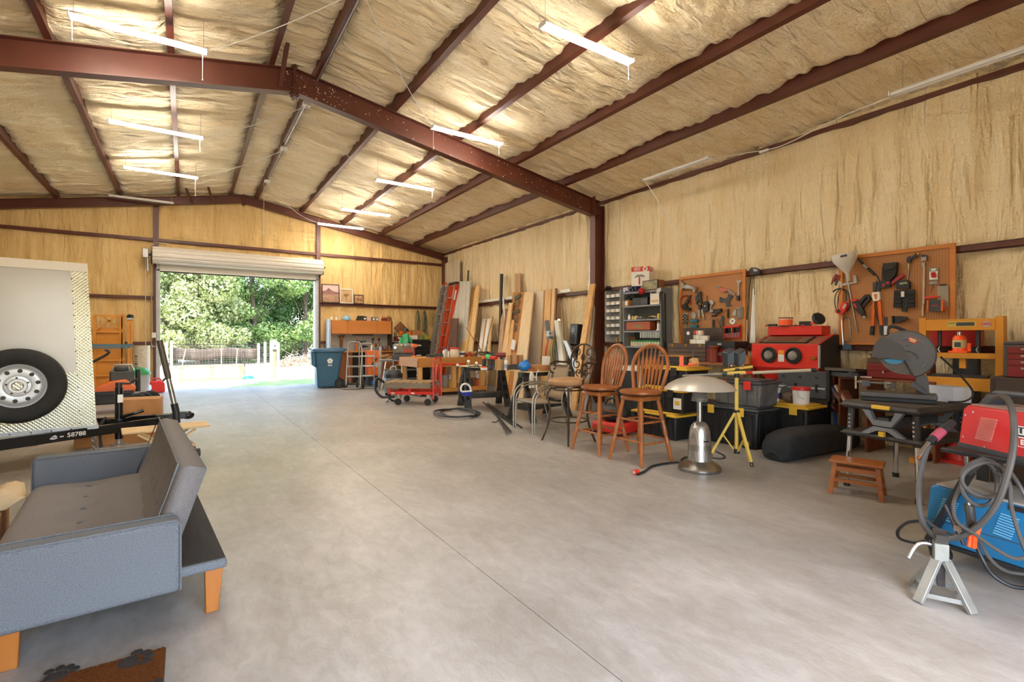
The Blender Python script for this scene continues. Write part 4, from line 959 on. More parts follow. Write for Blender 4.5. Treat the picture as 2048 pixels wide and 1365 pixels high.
# tools standing on the workbench
def tool_on_bench():
    z = .947
    X = lambda px_: PY(px_, 700, YB).x
    t = T('angle_grinder', 'dark grey grinder with a hose at the left of the workbench', 'grinder', (X(669), YB+.05, z)); B().cyl((-.1, 0, .05), (.09, 0, .06), .04, n=12).o('body', dgrey, t); B().lathe([(0, 0), (.075, 0), (.075, .01), (0, .012)], 20, c=(.12, 0, .0)).o('disc', iron, t); B().tube(smooth_pts([(-.1, 0, .06), (-.05, -.02, .2), (.05, -.02, .19), (.14, -.02, .03)], 6), .01, 6).o('hose', lgrey, t)
    t = T('jigsaw', 'brown handled saw upright against the tool panel', 'saw', (X(687), YB+.29, z+.05)); B().prism([(-.04, 0), (.05, 0), (.06, .3), (.12, .42), (-.10, .40), (-.03, .3)], -.02, .0, 'xz').o('blade', brownw, t); B().prism([(-.02, .27), (.05, .27), (.04, .36), (0, .36)], -.03, -.02, 'xz').o('grip', card, t)
    t = T('hanging_bar_tool', 'long thin bar tool hung across the panel', 'bar', (X(705), YB+.30, z+.25)); B().bx(-.15, .15, -.012, 0, 0, .015).o('bar', galv, t); B().bx(-.05, -.04, -.012, 0, -.18, 0).o('rod', galv, t); B().bx(.04, .05, -.012, 0, -.18, 0).o('rod', galv, t)
    t = T('caulk_gun', 'red brown caulking gun standing on the workbench', 'caulk gun', (X(716), YB+.1, z)); B().cyl((0, 0, 0), (0, 0, .24), .028, n=12).o('barrel', orange, t); B().cyl((0, 0, .24), (0, 0, .34), .012, n=8).o('nozzle', dred, t)
    t = T('hand_drill', 'black and red power drill lying on the workbench', 'drill', (X(727), YB-.05, z)); B().cyl((-.11, 0, .13), (.06, 0, .13), .038, n=12).o('motor', black, t); B().cyl((.06, 0, .13), (.12, 0, .13), .02, n=10).o('chuck', iron, t); B().bar((-.06, 0, .1), (-.09, 0, .0), .04, .05).o('grip', dred, t)
    for i, px_ in enumerate((741, 746)):
        t = T('paint_bottle', ['white tall glue bottle on the workbench', 'amber tall glue bottle on the workbench'][i], 'bottle', (X(px_), YB-.1, z)); B().lathe([(.03, 0), (.032, .02), (.03, .14), (.012, .19), (.01, .23)], 12).o('bottle', [white, mat('amber', 'b27a24', .3)][i], t); B().cyl((0, 0, .23), (0, 0, .25), .012, n=8).o('cap', black, t)
    t = T('tool_crate', 'open grey crate of small tools on the workbench', 'crate', (X(752), YB-.08, z)); B().bx(-.12, .12, -.1, .1, 0, .015).o('bottom', grey, t)
    for s_ in ((-.12, .12, -.1, -.09), (-.12, .12, .09, .1), (-.12, -.11, -.09, .09), (.11, .12, -.09, .09)): B().bx(*s_, .015, .12).o('side', grey, t)
    for i in range(7): q = B().cyl((random.uniform(-.09, .09), random.uniform(-.07, .07), .02), (random.uniform(-.1, .1), random.uniform(-.08, .08), .22), .012, n=7).o('tool', [steel, orange, dred, black][i % 4], t)
    for i, (px_, m, l_) in enumerate(((764, dred, 'red handled clamp on the right of the workbench'), (771, dgrey, 'grey block plane on the right of the workbench'), (777, brownw, 'brown mallet on the right of the workbench'))):
        t = T(['clamp', 'block_plane', 'mallet'][i], l_, 'tool', (X(px_), YB-.08, z)); B().box((0, 0, .03), (.12, .06, .06)).o('body', m, t, bev=.012); B().cyl((.02, 0, .05), (-.03, 0, .14), .016, n=8).o('handle', [black, brownw, pine][i], t)
    for i, px_ in enumerate((752, 758, 764, 769)):
        t = T('hung_tool', ['pair of dark tongs on the tool panel', 'yellow handled chisel on the tool panel', 'red pipe wrench hung on the tool panel', 'grey square hung on the tool panel'][i], 'tool', (X(px_), YB+.3, z+.12+.05*(i % 2))); B().bx(-.012, .012, -.018, 0, 0, .20).o('shaft', [iron, steel, dred, galv][i], t); B().bx(-.03, .03, -.025, 0, .18, .25).o('head', [iron, yellow, dred, galv][i], t)
    t = T('panel_label', 'small framed switch plate under the overhead cabinet', 'switch plate', (X(724), YB+.31, z+.34)); B().bx(-.07, .07, -.012, 0, 0, .07).o('plate', cream, t, bev=.004); B().bx(-.05, -.01, -.016, -.012, .015, .055).o('switch', card, t); B().bx(.01, .05, -.016, -.012, .015, .055).o('switch', card, t)
    for i, px_ in enumerate((722, 733)):
        t = T('socket_rail', ['dark socket rail, left one under the switch plate', 'dark socket rail, right one under the switch plate'][i], 'socket rail', (X(px_), YB+.31, z+.22)); B().bx(-.08, .08, -.03, 0, 0, .07).o('case', mat('dark green case', '2c3a36', .5), t, bev=.01); B().bx(-.05, .05, -.033, -.03, .02, .05).o('window', grey, t)
tool_on_bench()
# two aluminium hand trucks
def hand_truck(label, loc, rz, h=1.22):
    t = T('hand_truck', label, 'hand truck', loc, rz, 'hand trucks beside the bin')
    for s in (-1, 1):
        B().tube(smooth_pts([(s*.19, -.02, .10), (s*.19, .02, .5), (s*.19, .10, .95), (s*.15, .08, h-.04), (s*.06, .07, h)], 6), .016, 8).o('rail', galv, t)
        Mx = Matrix.Translation((s*.24, .06, .105)) @ Euler((0, PI/2, 0)).to_matrix().to_4x4()
        wl = B().lathe([(.06, -.025), (.095, -.028), (.105, -.015), (.105, .015), (.095, .028), (.06, .025)], 22, M=Mx).o('wheel', blackr, t)
        B().lathe([(0, -.02), (.06, -.026), (.06, .026), (0, .02)], 14, M=Mx).o('hub', lgrey, wl)
        B().tube([(s*.17, .22, .12), (s*.19, .10, .95)], .011, 6).o('brace', galv, t)
    B().tube([(-.06, .07, h), (.06, .07, h)], .016, 8).o('handle', galv, t)
    for z in (.32, .58, .84): B().bx(-.19, .19, -.02+z*.08, .0+z*.08, z-.02, z+.02).o('crossbar', galv, t)
    B().bx(-.22, .22, -.24, -.0, .015, .03).o('toe_plate', galv, t); B().cyl((-.24, .06, .105), (.24, .06, .105), .012).o('axle', iron, t)
    return t
p = F(712, 779)
hand_truck('aluminium hand truck nearest the blue bin', (p.x-.02, p.y+.15, 0), R(-35)); hand_truck('second aluminium hand truck leaning by the orange saw case', (p.x+.34, p.y+.22, 0), R(-20), 1.18)
b = B().tube([(-.25, -.2, 0.015), (.3, -.2, .015), (.36, -.1, .02), (.42, .1, .25)], .018, 8); simple('bent_tube', 'bent grey steel tube lying at the hand truck feet', 'tube', b, galv, (p.x+.75, p.y+.05, .005))
# orange case machine, aluminium rail
a = PY(736, 752, 13.3); 
t = T('orange_tool_cabinet', 'orange metal tool cabinet with a dark grip in front of the workbench', 'tool cabinet', (a.x+.16, 13.4, 0), R(-8))
B().bx(-.17, .17, -.18, .2, .30, .98).o('cabinet', orange, t, bev=.015); B().bx(-.16, .16, -.2, .2, .05, .30).o('base', black, t)
b = B(); b.bar((-.10, -.19, .55), (.07, -.19, .78), .06, .035); b.o('grip', black, t, bev=.01); B().cyl((.09, -.185, .6), (.09, -.18, .6), .07, n=16).o('sticker', lgrey, t)
B().box((0, -.22, .12), (.13, .05, .11)).o('small_box', bblue, t)
a = PY(760, 694, 13.1); c = PY(757, 764, 13.1)
simple('aluminium_rail', 'upright flat aluminium rail before the orange cabinet', 'rail', B().bar((c.x, 13.1, 0), (a.x+.02, 13.12, a.z), .085, .04), lgrey, (0, 0, 0))
a = PY(775, 720, 12.9); c = F(763, 779)
simple('white_pole', 'thin white pole leaning before the far shelves', 'pole', B().bar((c.x, c.y, .005), (a.x, 12.95, .86), .03, .03), white, (0, 0, 0))
# shelf of clutter behind: dark rack with boxes, jacket, machine
a = PY(852, 690, 14.2); x_ = PY(815, 690, 14.2).x
rk = T('storage_rack', 'black drawer rack crowded with boxes at the far wall', 'rack', (x_+.25, 14.35, 0))
B().bx(-.30, .45, -.2, .35, 0, 1.28).o('cabinet', black, rk, bev=.01)
for k in range(4): dr_ = B().bx(-.28, .43, -.225, -.2, .08+k*.3, .34+k*.3).o('drawer', blackg, rk, bev=.006); B().bx(0, .15, -.24, -.226, .18+k*.3, .22+k*.3).o('handle', cream, dr_)
carton('pale carton on the black rack', x_+.12, 14.3, 1.282, .36, .3, .12, group='boxes on the black rack', m=cream); carton('orange brown carton on the black rack', x_+.0, 14.4, 1.404, .26, .26, .14, R(10), 'boxes on the black rack', orange); carton('brown carton above the pale one', x_+.34, 14.4, 1.404, .3, .28, .16, R(-5), 'boxes on the black rack', m=mat('brown carton', 'a06a3c', .8))
simple('flat_panel', 'brown square board standing on its corner on the far shelf', 'board', B().box((0, 0, 0), (.30, .03, .30), (0, PI/4, 0)), brownw, (PY(802, 655, 14.7).x, 14.75, 1.62))
t = T('small_shelf', 'grey utility shelf with white bins next to the workbench', 'shelf', (PY(791, 690, 14.6).x+.06, 14.6, 0))
for z in (.5, .95, 1.2): B().bx(-.17, .28, -.2, .2, z, z+.02).o('shelf_board', lgrey, t)
for x in (-.17, .26):
    for y in (-.2, .18): B().bx(x, x+.02, y, y+.02, 0, 1.5).o('upright', iron, t)
for i, (x, z, m) in enumerate(((-.05, .972, white), (.16, .972, white), (0, 1.222, dred), (.2, 1.222, black), (.05, .522, orange))):
    tt = T('parts_bin', ['white parts bin, left on the grey utility shelf', 'white parts bin, right on the grey utility shelf', 'dark red bin on the top of the utility shelf', 'black bin on the top of the utility shelf', 'orange bin low on the utility shelf'][i], 'bin', (t.location.x+x, 14.55, z)); B().box((0, 0, .075), (.18, .24, .15), taper=1.08).o('bin', m, tt, bev=.01); B().box((0, -.125, .10), (.1, .008, .04)).o('label_holder', paper, tt)
# jacket on a stand
x_ = PY(810, 690, 13.7).x
cs = T('coat_stand', 'thin metal stand holding a green jacket', 'stand', (x_, 13.7, 0)); B().cyl((0, 0, .02), (0, 0, 1.50), .015).o('pole', iron, cs); B().lathe([(.18, 0), (.17, .02), (.02, .04)], 18).o('base', iron, cs); B().tube([(-.12, 0, 1.42), (0, 0, 1.48), (.12, 0, 1.42)], .01, 6).o('hook', iron, cs)
jk = T('jacket', 'bright green jacket hanging on a stand', 'jacket', (x_, 13.66, .78))
b = B(); pts = [(-.11, 0), (-.12, .3), (-.16, .52), (-.10, .66), (0, .70), (.10, .66), (.16, .50), (.13, .25), (.12, -.02)]
b.grid(lambda u, v: (lerp(-1, 1, u)*(.11+.05*v-.06*max(0, v-.75)*4*abs(u-.5)*2)+.01*math.sin(v*9), -.05+.05*math.cos(u*PI*2)+.02*math.sin(u*12+v*5), v*.68-.07*abs(u-.5)*v), 18, 14); b.o('cloth', mat('green cloth', '54b57b', .8, c2='3f9c66', scale=6), jk, solid=.012)
B().tube(smooth_pts([(-.13, 0, .55), (-.18, -.03, .3), (-.17, -.03, .05)], 5), .045, 8).o('sleeve', mat('green cloth', '54b57b', .8), jk); B().tube(smooth_pts([(.14, 0, .55), (.17, -.03, .3), (.15, -.03, .0)], 5), .045, 8).o('sleeve', mat('green cloth', '54b57b', .8), jk)
simple('cap_hat', 'dark cap on top of the jacket stand', 'cap', B().lathe([(.10, 0), (.10, .03), (.07, .09), (0, .10)], 16), black, (x_, 13.66, 1.50))
# green ropes and straps hung from the girt
for i, (px_, m, L_, l_) in enumerate(((835, mat('olive strap', '4d5a3c', .8), .95, 'olive tie-down straps hanging from the girt, left bundle'), (848, mat('dark green rope', '2e4434', .8), .85, 'dark green ropes hanging from the girt, middle bundle'), (859, mat('hemp', 'a8904a', .9), .55, 'yellowish cord loop hanging from the girt'), (866, mat('hemp', 'a8904a', .9), .35, 'short cord hank hanging by the ladder'), (872, galv, .45, 'wire hank hanging beside the ladder'))):
    v = PY(px_, 618, BY-.12); t = T('hanging_straps', l_, 'straps', (v.x, BY-.13, 2.26), 0, 'hanks hung on the far girt')
    B().tube([(0, .0, .02), (0, -.03, .0), (0, -.03, -.05), (0, 0, -.06)], .006, 6).o('hook', steel, t)
    for k in range(5):
        xo = (k-2)*.030; B().tube(smooth_pts([(0, -.02, -.05), (xo, -.03, -.2), (xo*1.4+.01, -.025, -L_*.7), (xo*1.2+.02, -.02, -L_*(.85+.04*k)), (xo*.9+.035, -.03, -L_*.6), (0.01, -.03, -.06)], 5), .007, 6).o('strand', m, t)
v = PY(848, 690, 14.7); simple('green_post', 'bright green post standing behind the rack', 'post', B().bx(-.03, .03, -.03, .03, 0, 1.42), mat('lime paint', '5bb02e', .5), (v.x, 14.75, 0))
t = T('hose_coil', 'yellow hose coil on the far wall by the ladder', 'hose', (PY(866, 690, 14.6).x, 14.75, 1.15))
for k in range(4): B().ring((0, -.02*k, 0), .24-.02*k, .016, 24, 6, 'y').o('loop', mat('hose yellow', 'b59a3c', .6), t)
v = PY(857, 700, 13.6)
t = T('orange_funnel_lamp', 'small orange topped stand lamp on the middle bench', 'lamp', (v.x-1.35, 11.35, .868)); B().cyl((0, 0, 0), (0, 0, .22), .02).o('stem', dred, t); B().lathe([(.07, 0), (.06, .02), (.02, .03)], 14).o('foot', orange, t); B().lathe([(.03, .22), (.075, .24), (.07, .30), (0, .31)], 14).o('head', orange, t)
# folding steel tool stand with a planer on it
v = F(822, 772); SX, SY = 4.55, 12.15
st = T('tool_stand', 'grey folding steel tool stand with splayed legs behind the flat cart', 'tool stand', (SX, SY, 0), R(-20))
B().bx(-.50, .45, -.28, .28, .74, .78).o('top_frame', grey, st, bev=.006)
for x, dx in ((-.45, -.08), (-.18, -.02), (.12, .06), (.38, .14)):
    for y in (-.26, .26): B().bar((x, y, .75), (x+dx, y*1.25, 0), .045, .03).o('leg', grey, st)
for z in (.30, .52): B().bx(-.42, .42, -.29, -.27, z, z+.03).o('crossbar', grey, st)
B().bx(-.5, -.2, -.3, -.2, .78, .80).o('outfeed_roller', lgrey, st)
mc = T('bench_planer', 'grey dusty bench planer on the folding stand', 'planer', (SX+.02, SY, .782), R(-20))
B().bx(-.22, .34, -.22, .22, 0, .14).o('bed', dgrey, mc, bev=.01); B().bx(-.20, .32, -.20, .2, .14, .40).o('head', mat('dusty grey', '6e675d', .8, c2='857c6e', scale=6), mc, bev=.05, seg=3); B().bx(.06, .26, -.212, -.198, .17, .27).o('warning_label', mat('label red', 'a84430', .6), mc); B().cyl((-.15, -.21, .3), (-.15, -.25, .3), .03).o('knob', chrome, mc); B().cyl((.2, 0, .40), (.2, 0, .44), .04).o('crank', black, mc)
for q in (-.1, .0, .1): B().cyl((q, -.2, .36), (q, -.24, .36), .015, n=8).o('bolt', steel, mc)
o_ = T('wood_offcuts', 'heap of wood offcuts on the outfeed side of the stand', 'wood scraps', (SX-.42, SY-.05, .80), 0)
for i in range(9): B().box((random.uniform(-.12, .12), random.uniform(-.12, .12), .03+.02*(i % 4)), (.16, .05, .03), (random.uniform(-.4, .4), random.uniform(-.3, .3), random.uniform(0, 3))).o('offcut', [pine3, brownw, card][i % 3], o_)
# shop vacuum under
v = F(796, 795)
sv = T('shop_vacuum', 'grey shop vacuum with a black hose behind the flat cart', 'vacuum', (v.x, v.y+.3, 0))
B().lathe([(.18, .08), (.2, .12), (.21, .40), (.2, .42)], 22).o('drum', grey, sv); B().lathe([(.21, .42), (.21, .50), (.14, .58), (0, .6)], 22).o('motor_head', black, sv); B().tube(smooth_pts([(-.07, 0, .56), (-.05, 0, .66), (.05, 0, .66), (.07, 0, .56)], 5), .014, 6).o('handle', lgrey, sv)
B().tube(smooth_pts([(-.2, -.05, .3), (-.42, -.12, .42), (-.48, -.2, .2), (-.36, -.3, .03), (-.1, -.36, .03)], 8), .028, 8).o('hose', black, sv)
for a in range(4): B().ball((.17*math.cos(a*PI/2+.7), .17*math.sin(a*PI/2+.7), .04), .04, 10, 6).o('caster', black, sv)
# red flat cart with timber deck
fc = T('platform_cart', 'red steel platform cart with weathered plank deck on casters', 'cart', (3.93, 9.41, 0), math.atan2(-.34, .40))
# local x runs along the cart to the handle end
CW, CL0, CL1 = .56, -.62, .36
old = wood('old pallet wood', 'a88a5e', '7d6a4c', 'y', sc_=10); oldx = wood('old pallet rail', '85796a', '6e6456', 'x', sc_=10)
for y in (-CW/2, CW/2): B().bx(CL0+.08, CL1, y-.018, y+.018, .21, .265).o('side_rail', red, fc, bev=.004)
for x in (CL0+.10, -.12, CL1-.02): B().bx(x-.018, x+.018, -CW/2, CW/2, .21, .265).o('cross_rail', red, fc, bev=.004)
for x in (CL0+.10, -.12):
    for y in (-CW/2, CW/2): B().bx(x-.02, x+.02, y-.022, y+.022, .26, .34).o('deck_support', red, fc)
for y in (-CW/2-.02, CW/2+.02): B().bx(CL0, CL1-.05, y-.02, y+.02, .335, .43).o('deck_side_board', oldx, fc, bev=.003)
n_ = 7
for k in range(n_):
    x = lerp(CL0+.06, CL1-.13, k/(n_-1)); o_ = B().box((x, 0, .44), (.105, CW+.08, .022), (0, 0, .0)).o('deck_plank', old, fc, bev=.003)
B().tube(smooth_pts([(CL1, -CW/2, .12), (CL1, -CW/2, .6), (CL1, -CW/2, .84), (CL1, -CW/2+.05, .90), (CL1, -CW/2+.12, .915), (CL1, CW/2-.12, .915), (CL1, CW/2-.05, .90), (CL1, CW/2, .84), (CL1, CW/2, .6), (CL1, CW/2, .12)], 4), .018, 10).o('push_handle', red, fc)
for x in (CL0+.28, CL1-.10):
    for y in (-CW/2+.02, CW/2-.02):
        cst = B().bx(x-.035, x+.035, y-.03, y+.03, .13, .21).o('caster_fork', galv, fc); Mx = Matrix.Translation((x-.02, y, .065)) @ Euler((PI/2, 0, .4)).to_matrix().to_4x4()
        B().lathe([(0, -.02), (.055, -.024), (.065, -.015), (.065, .015), (.055, .024), (0, .02)], 20, M=Mx).o('wheel', blackr, cst)
b = B(); b.box((-.05, -CW/2-.0195, .237), (.07, .002, .025)); b.box((-.45, -CW/2-.0195, .237), (.07, .002, .018)); b.o('rail_sticker', white, fc)
v = F(783, 806)
t = T('bench_vise_stand', 'small black screw stand lying at the cart end', 'clamp', (v.x-.02, v.y+.1, 0)); B().ring((.15, .1, .12), .11, .02, 20, 6, 'y').o('ring', black, t); B().tube([(-.1, 0, .1), (.0, 0, .1), (-.02, 0, .015), (-.06, 0, .01)], .012, 6).o('arm', black, t)
v = PY(885, 728, 10.2)
rt = T('red_tube_frame', 'red tubular frame leaning on the front of the wooden bench', 'tube frame', (0, 0, 0))
a0 = PY(872, 770, 9.95); a1 = PY(874, 735, 9.95); a2 = PY(884, 729.5, 9.98); a3 = PY(930, 728.5, 10.1)
B().tube(smooth_pts([(a0.x, 9.95, .05), a0, a1, a2, (PY(900, 729, 10).x, 10.0, a2.z), a3], 5), .022, 10).o('tube', red, rt)
for px_ in (878, 882): c = PY(px_, 745, 9.98); B().tube([(c.x, 9.98, .05), (c.x, 9.98, a2.z-.05)], .012, 8).o('rod', red, rt)
# central wooden workbench
bw = T('rolling_workbench', 'long wooden rolling workbench with lower shelf in the middle of the clutter', 'workbench', (4.30, 10.42, 0))
BW, BD = 1.75, 1.15
for k in range(5): B().bx(0, BW, BD*k/5+.002, BD*(k+1)/5-.002, .80, .866).o('top_plank', bench_wood, bw, bev=.004)
B().bx(.03, BW-.03, 0.0, .04, .66, .80).o('apron', bench_wood, bw); B().bx(BW-.04, BW, .04, BD, .66, .80).o('apron', bench_wood, bw); B().bx(0, .04, .04, BD, .66, .80).o('apron', bench_wood, bw)
for x in (.03, .87, BW-.13):
    for y in (.03, BD-.13): B().bx(x, x+.10, y, y+.10, .10, .80).o('leg', pine, bw, bev=.004)
B().bx(0, BW, 0, BD, .13, .16).o('lower_shelf', bench_wood, bw); B().bx(0, BW, -.02, .02, .08, .17).o('lower_rail', bench_wood, bw)
for x in (.08, BW-.08):
    for y in (.08, BD-.08): B().cyl((x-.02, y, .045), (x+.02, y, .045), .045, n=14).o('caster', galv, bw)
def bpt(px_, yy): v = PY(px_, 700, yy); return v.x
t = T('plastic_jar', 'large white jar with a red lid on the rolling workbench', 'jar', (bpt(909, 10.6), 10.6, .868)); B().lathe([(.10, 0), (.11, .02), (.11, .15), (.09, .19)], 20).o('jar', mat('milky plastic', 'ded3bf', .4), t); B().lathe([(.10, .19), (.10, .225), (.09, .23), (0, .23)], 20).o('lid', red, t)
t = T('cup_tub', 'small white tub with blue print on the rolling workbench', 'tub', (bpt(924.5, 10.6), 10.6, .868)); B().lathe([(.05, 0), (.07, .13), (.075, .135), (.065, .13)], 18, cap=True).o('tub', white, t); B().lathe([(.0605, .05), (.067, .1)], 18, cap=False).o('print', mat('navy print', '2b3c66', .6), t)
for i, (px_, h_, m) in enumerate(((888, .17, white), (892, .2, lgrey), (896, .15, white), (882, .12, dgrey))):
    t = T('spray_can', ['white spray can, left of the jar on the bench', 'tall grey spray can beside the jar on the bench', 'short white can next to the big jar', 'dark tin at the left of the bench top'][i], 'can', (bpt(px_, 10.7), 10.7, .868), 0, 'cans on the rolling bench'); B().lathe([(.033, 0), (.035, .01), (.035, h_*.85), (.02, h_*.95)], 14).o('can', m, t); B().cyl((0, 0, h_*.95), (0, 0, h_*1.12), .017, n=10).o('cap', [bblue, black, red, black][i], t)
t = T('wire_basket', 'low dark parts tray on the rolling workbench', 'tray', (bpt(872, 10.75), 10.75, .868)); B().bx(-.2, .14, -.1, .1, 0, .012).o('tray_bottom', dgrey, t); B().bx(-.2, .14, -.1, -.09, .012, .07).o('tray_side', dgrey, t); B().bx(-.2, .14, .09, .1, .012, .07).o('tray_side', dgrey, t)
for i in range(6): B().box((-.15+.05*i, random.uniform(-.05, .05), .05), (.05, .04, .06), (0, 0, i)).o('part', [iron, steel, brass][i % 3], t)
t = T('rag_heap', 'orange and red rags on the rolling workbench', 'rags', (bpt(938, 10.7), 10.7, .868))
for i, m in enumerate((mat('rag orange', 'd2762e', .9), mat('rag red', 'b5402a', .9), mat('rag tan', 'b09468', .9))):
    b = B(); b.grid(lambda u, v: ((u-.5)*.26+i*.06-.05, (v-.5)*.22, .045+.05*math.sin(u*9+i*2)*math.cos(v*8+i)+.02*i), 12, 12); b.o('rag', m, t, solid=.006)
t = T('drum_tin', 'low round tin holding upright sticks at the bench end', 'tin', (bpt(967, 11.1), 11.1, .868)); B().lathe([(.13, 0), (.135, .09), (.14, .1)], 20).o('tin', mat('old tin', '8d7a5a', .5, .4), t); B().lathe([(.141, .085), (.143, .095), (.141, .105)], 20, cap=False).o('rim', iron, t)
for i, (px_, py_, ty) in enumerate(((953, 675, 0), (934, 655, 0), (983, 680, 1), (992, 633, 1), (975, 690, 0))):
    e = PY(px_, py_, 11.1); s_ = Vector((bpt(967, 11.1)+.02*(i-2), 11.1, .9)); simple('stick', ['thin stick leaning left out of the tin', 'longest thin stick leaning left out of the tin', 'grey stick leaning right out of the tin', 'long brown dowel leaning right out of the tin', 'short stick in the tin'][i], 'stick', B().cyl(s_, (e.x, 11.1+.05*i, e.z), .008, n=6), [pine3, brownw, lgrey, brownw, pine][i], (0, 0, 0))
# things on the lower shelf
for i, (px_, m, l_) in enumerate(((890, mat('pail grey', '8d8c86', .4, .4), 'grey metal pail on the lower shelf'), (901, white, 'white plastic pail on the lower shelf'), (962, white, 'pale pail on the lower shelf behind the saw horse'))):
    t = T('pail', l_, 'pail', (bpt(px_, 10.7), 10.7, .16), 0, 'pails on the lower shelf'); B().lathe([(.10, 0), (.125, .28), (.13, .285), (.12, .28)], 20).o('pail', m, t); B().lathe([(.132, .27), (.134, .29), (.0, .292)], 20, cap=False).o('lid', m, t)
for i, (px_, m, l_) in enumerate(((904, yellow, 'yellow and red tin on the lower shelf'), (956, mat('coffee red', 'a84e26', .5), 'rust coloured can on the lower shelf'), (940, dgrey, 'dark can on the lower shelf'))):
    t = T('paint_tin', l_, 'tin', (bpt(px_, 10.6), 10.6, .16)); B().lathe([(.07, 0), (.07, .17)], 16).o('tin', m, t); B().lathe([(.073, .165), (.073, .18), (0, .178)], 16).o('lid', dred, t)
carton('flat brown carton on the lower shelf', bpt(956, 10.6)-.02, 10.95, .16, .35, .25, .17, 0)
# ================================================================ LEANING STOCK ALONG THE RIGHT WALL
def slab(t0, t1, yt, b0, b1, yb, Xt, Xb, th):
    """a board whose face runs from the pixels (t0..t1, yt) at x=Xt to (b0..b1, yb) at x=Xb, then on down to the floor"""
    A, Bq, C, D = PX(t0, yt, Xt), PX(t1, yt, Xt), PX(b1, yb, Xb), PX(b0, yb, Xb)
    za = min(A.z, Bq.z); 
    def ext(p, q): k = p.z/(p.z-q.z); return p.lerp(q, k)
    D2, C2 = ext(A, D), ext(Bq, C)
    lo = max(D2.x, 0); o = Vector((th, 0, 0))
    n = len
    return B().add([A, Bq, C2, D2, A+o, Bq+o, C2+o, D2+o], [(0, 1, 2, 3), (4, 7, 6, 5), (0, 4, 5, 1), (1, 5, 6, 2), (2, 6, 7, 3), (3, 7, 4, 0)])
def lean(name, label, cat, m, *a, group=None, **k):
    return tag(slab(*a).o(name, m, sm=False, **k), label, cat, group)
GL = 'timber leaning on the right wall'
# corrugated roofing sheets in the corner
cs_ = T('roofing_sheet', 'tall pale ribbed roofing sheet standing in the far corner', 'roofing sheet', (0, 0, 0))
y0, y1 = PX(889, 540, 7.02).y, PX(919, 540, 7.02).y; zt0 = PX(905, 523, 7.02).z; pts = []
nn = 4
for k in range(nn):
    ya = lerp(y0, y1, k/nn); yb = lerp(y0, y1, (k+1)/nn); d = yb-ya; pts += [(7.04, ya), (7.04, ya+d*.62), (6.995, ya+d*.70), (6.995, ya+d*.88), (7.04, ya+d*.96)]
vs = [(x, y, 0.0) for x, y in pts]+[(x, y, zt0) for x, y in pts]; n = len(pts)
B().add(vs, [(i, i+1, n+i+1, n+i) for i in range(n-1)]).o('ribbed_sheet', mat('tan sheet metal', 'c6b79c', .45), cs_, solid=.004, sm=False)
# aluminium extension ladder
al = T('extension_ladder', 'aluminium extension ladder leaning in the far corner', 'ladder', (0, 0, 0))
TX, BX, ZL = 6.80, 6.28, PY(893, 569, 14.2).z
for y in (14.02, 14.40):
    for dx in (0, -.07): B().bar((BX+dx, y+dx*.3, 0), (TX+dx, y+dx*.3, ZL-.1*(dx < 0)), .028, .085, up=(1, 0, 0)).o('rail', galv, al)
for k in range(9):
    q = (k+.6)/9.6; x = lerp(BX, TX, q)-.03; B().cyl((x, 14.0, ZL*q), (x, 14.42, ZL*q), .017, n=8).o('rung', galv, al)
b = B()
for k in range(9):
    q = (k+.6)/9.6; x = lerp(BX, TX, q)
    for d in (-.02, .02): b.cyl((x+d-.02, 13.983, ZL*q), (x+d-.02, 14.02, ZL*q), .01, n=6)
b.o('rung_rivets', black, al)
B().box((TX-.02, 14.2, ZL+.02), (.05, .1, .05)).o('pulley', red, al)
# orange fibreglass step ladder, folded
ol = T('step_ladder', 'folded orange fibreglass step ladder beside the aluminium ladder', 'ladder', (0, 0, 0))
ZO = PX(900, 570, 6.85).z; yo0, yo1 = 13.55, 13.95
for y in (yo0, yo1):
    B().bar((6.28, y, 0), (6.84, y, ZO), .03, .075, up=(1, 0, 0)).o('rail', mat('ladder orange', 'd2451a', .45), ol); B().bar((6.40, y, 0), (6.90, y, ZO-.06), .03, .05, up=(1, 0, 0)).o('rear_rail', mat('ladder orange', 'd2451a', .45), ol)
for k in range(7):
    q = (k+.7)/7.8; x = lerp(6.28, 6.84, q); B().box((x, (yo0+yo1)/2, ZO*q), (.08, yo1-yo0, .02)).o('step', galv, ol)
B().box((6.85, (yo0+yo1)/2, ZO+.02), (.13, yo1-yo0+.06, .06)).o('top_cap', black, ol, bev=.01)
B().box((6.78, yo0-.018, ZO*.88), (.05, .004, .3), (0, .2, 0)).o('safety_label', white, ol)
gut = mat('gutter white', 'c9c5b8', .5, c2='bdb9ab', scale=4)
for i, a in enumerate(((906, 912, 566, 898, 906, 690), (912, 919, 565, 905, 913, 690), (919, 926, 563, 914, 921, 690), (926, 933, 562, 920, 926, 690), (934, 940, 563, 926, 931, 690))):
    lean('gutter_pipe', ['white gutter length next to the orange ladder', 'second white gutter length from the orange ladder', 'third white gutter length from the orange ladder', 'fourth white gutter length, the tallest of the set', 'last white gutter length before the pine boards'][i], 'gutter', gut, *a, 6.98-.02*i, 6.5, .05+.01*(i % 2), group='white gutter lengths', bev=.008)
lean('dark_board', 'short dark brown board before the white gutters', 'board', mat('dark brown board', '4f3322', .6, c2='5e3d2a', scale=6), 901, 916, 637, 897, 912, 698, 6.45, 6.25, .03)
lean('metal_rod', 'thin dark rod standing above the gutters', 'rod', iron, 935, 937, 541, 930, 932, 640, 7.08, 6.8, .02)
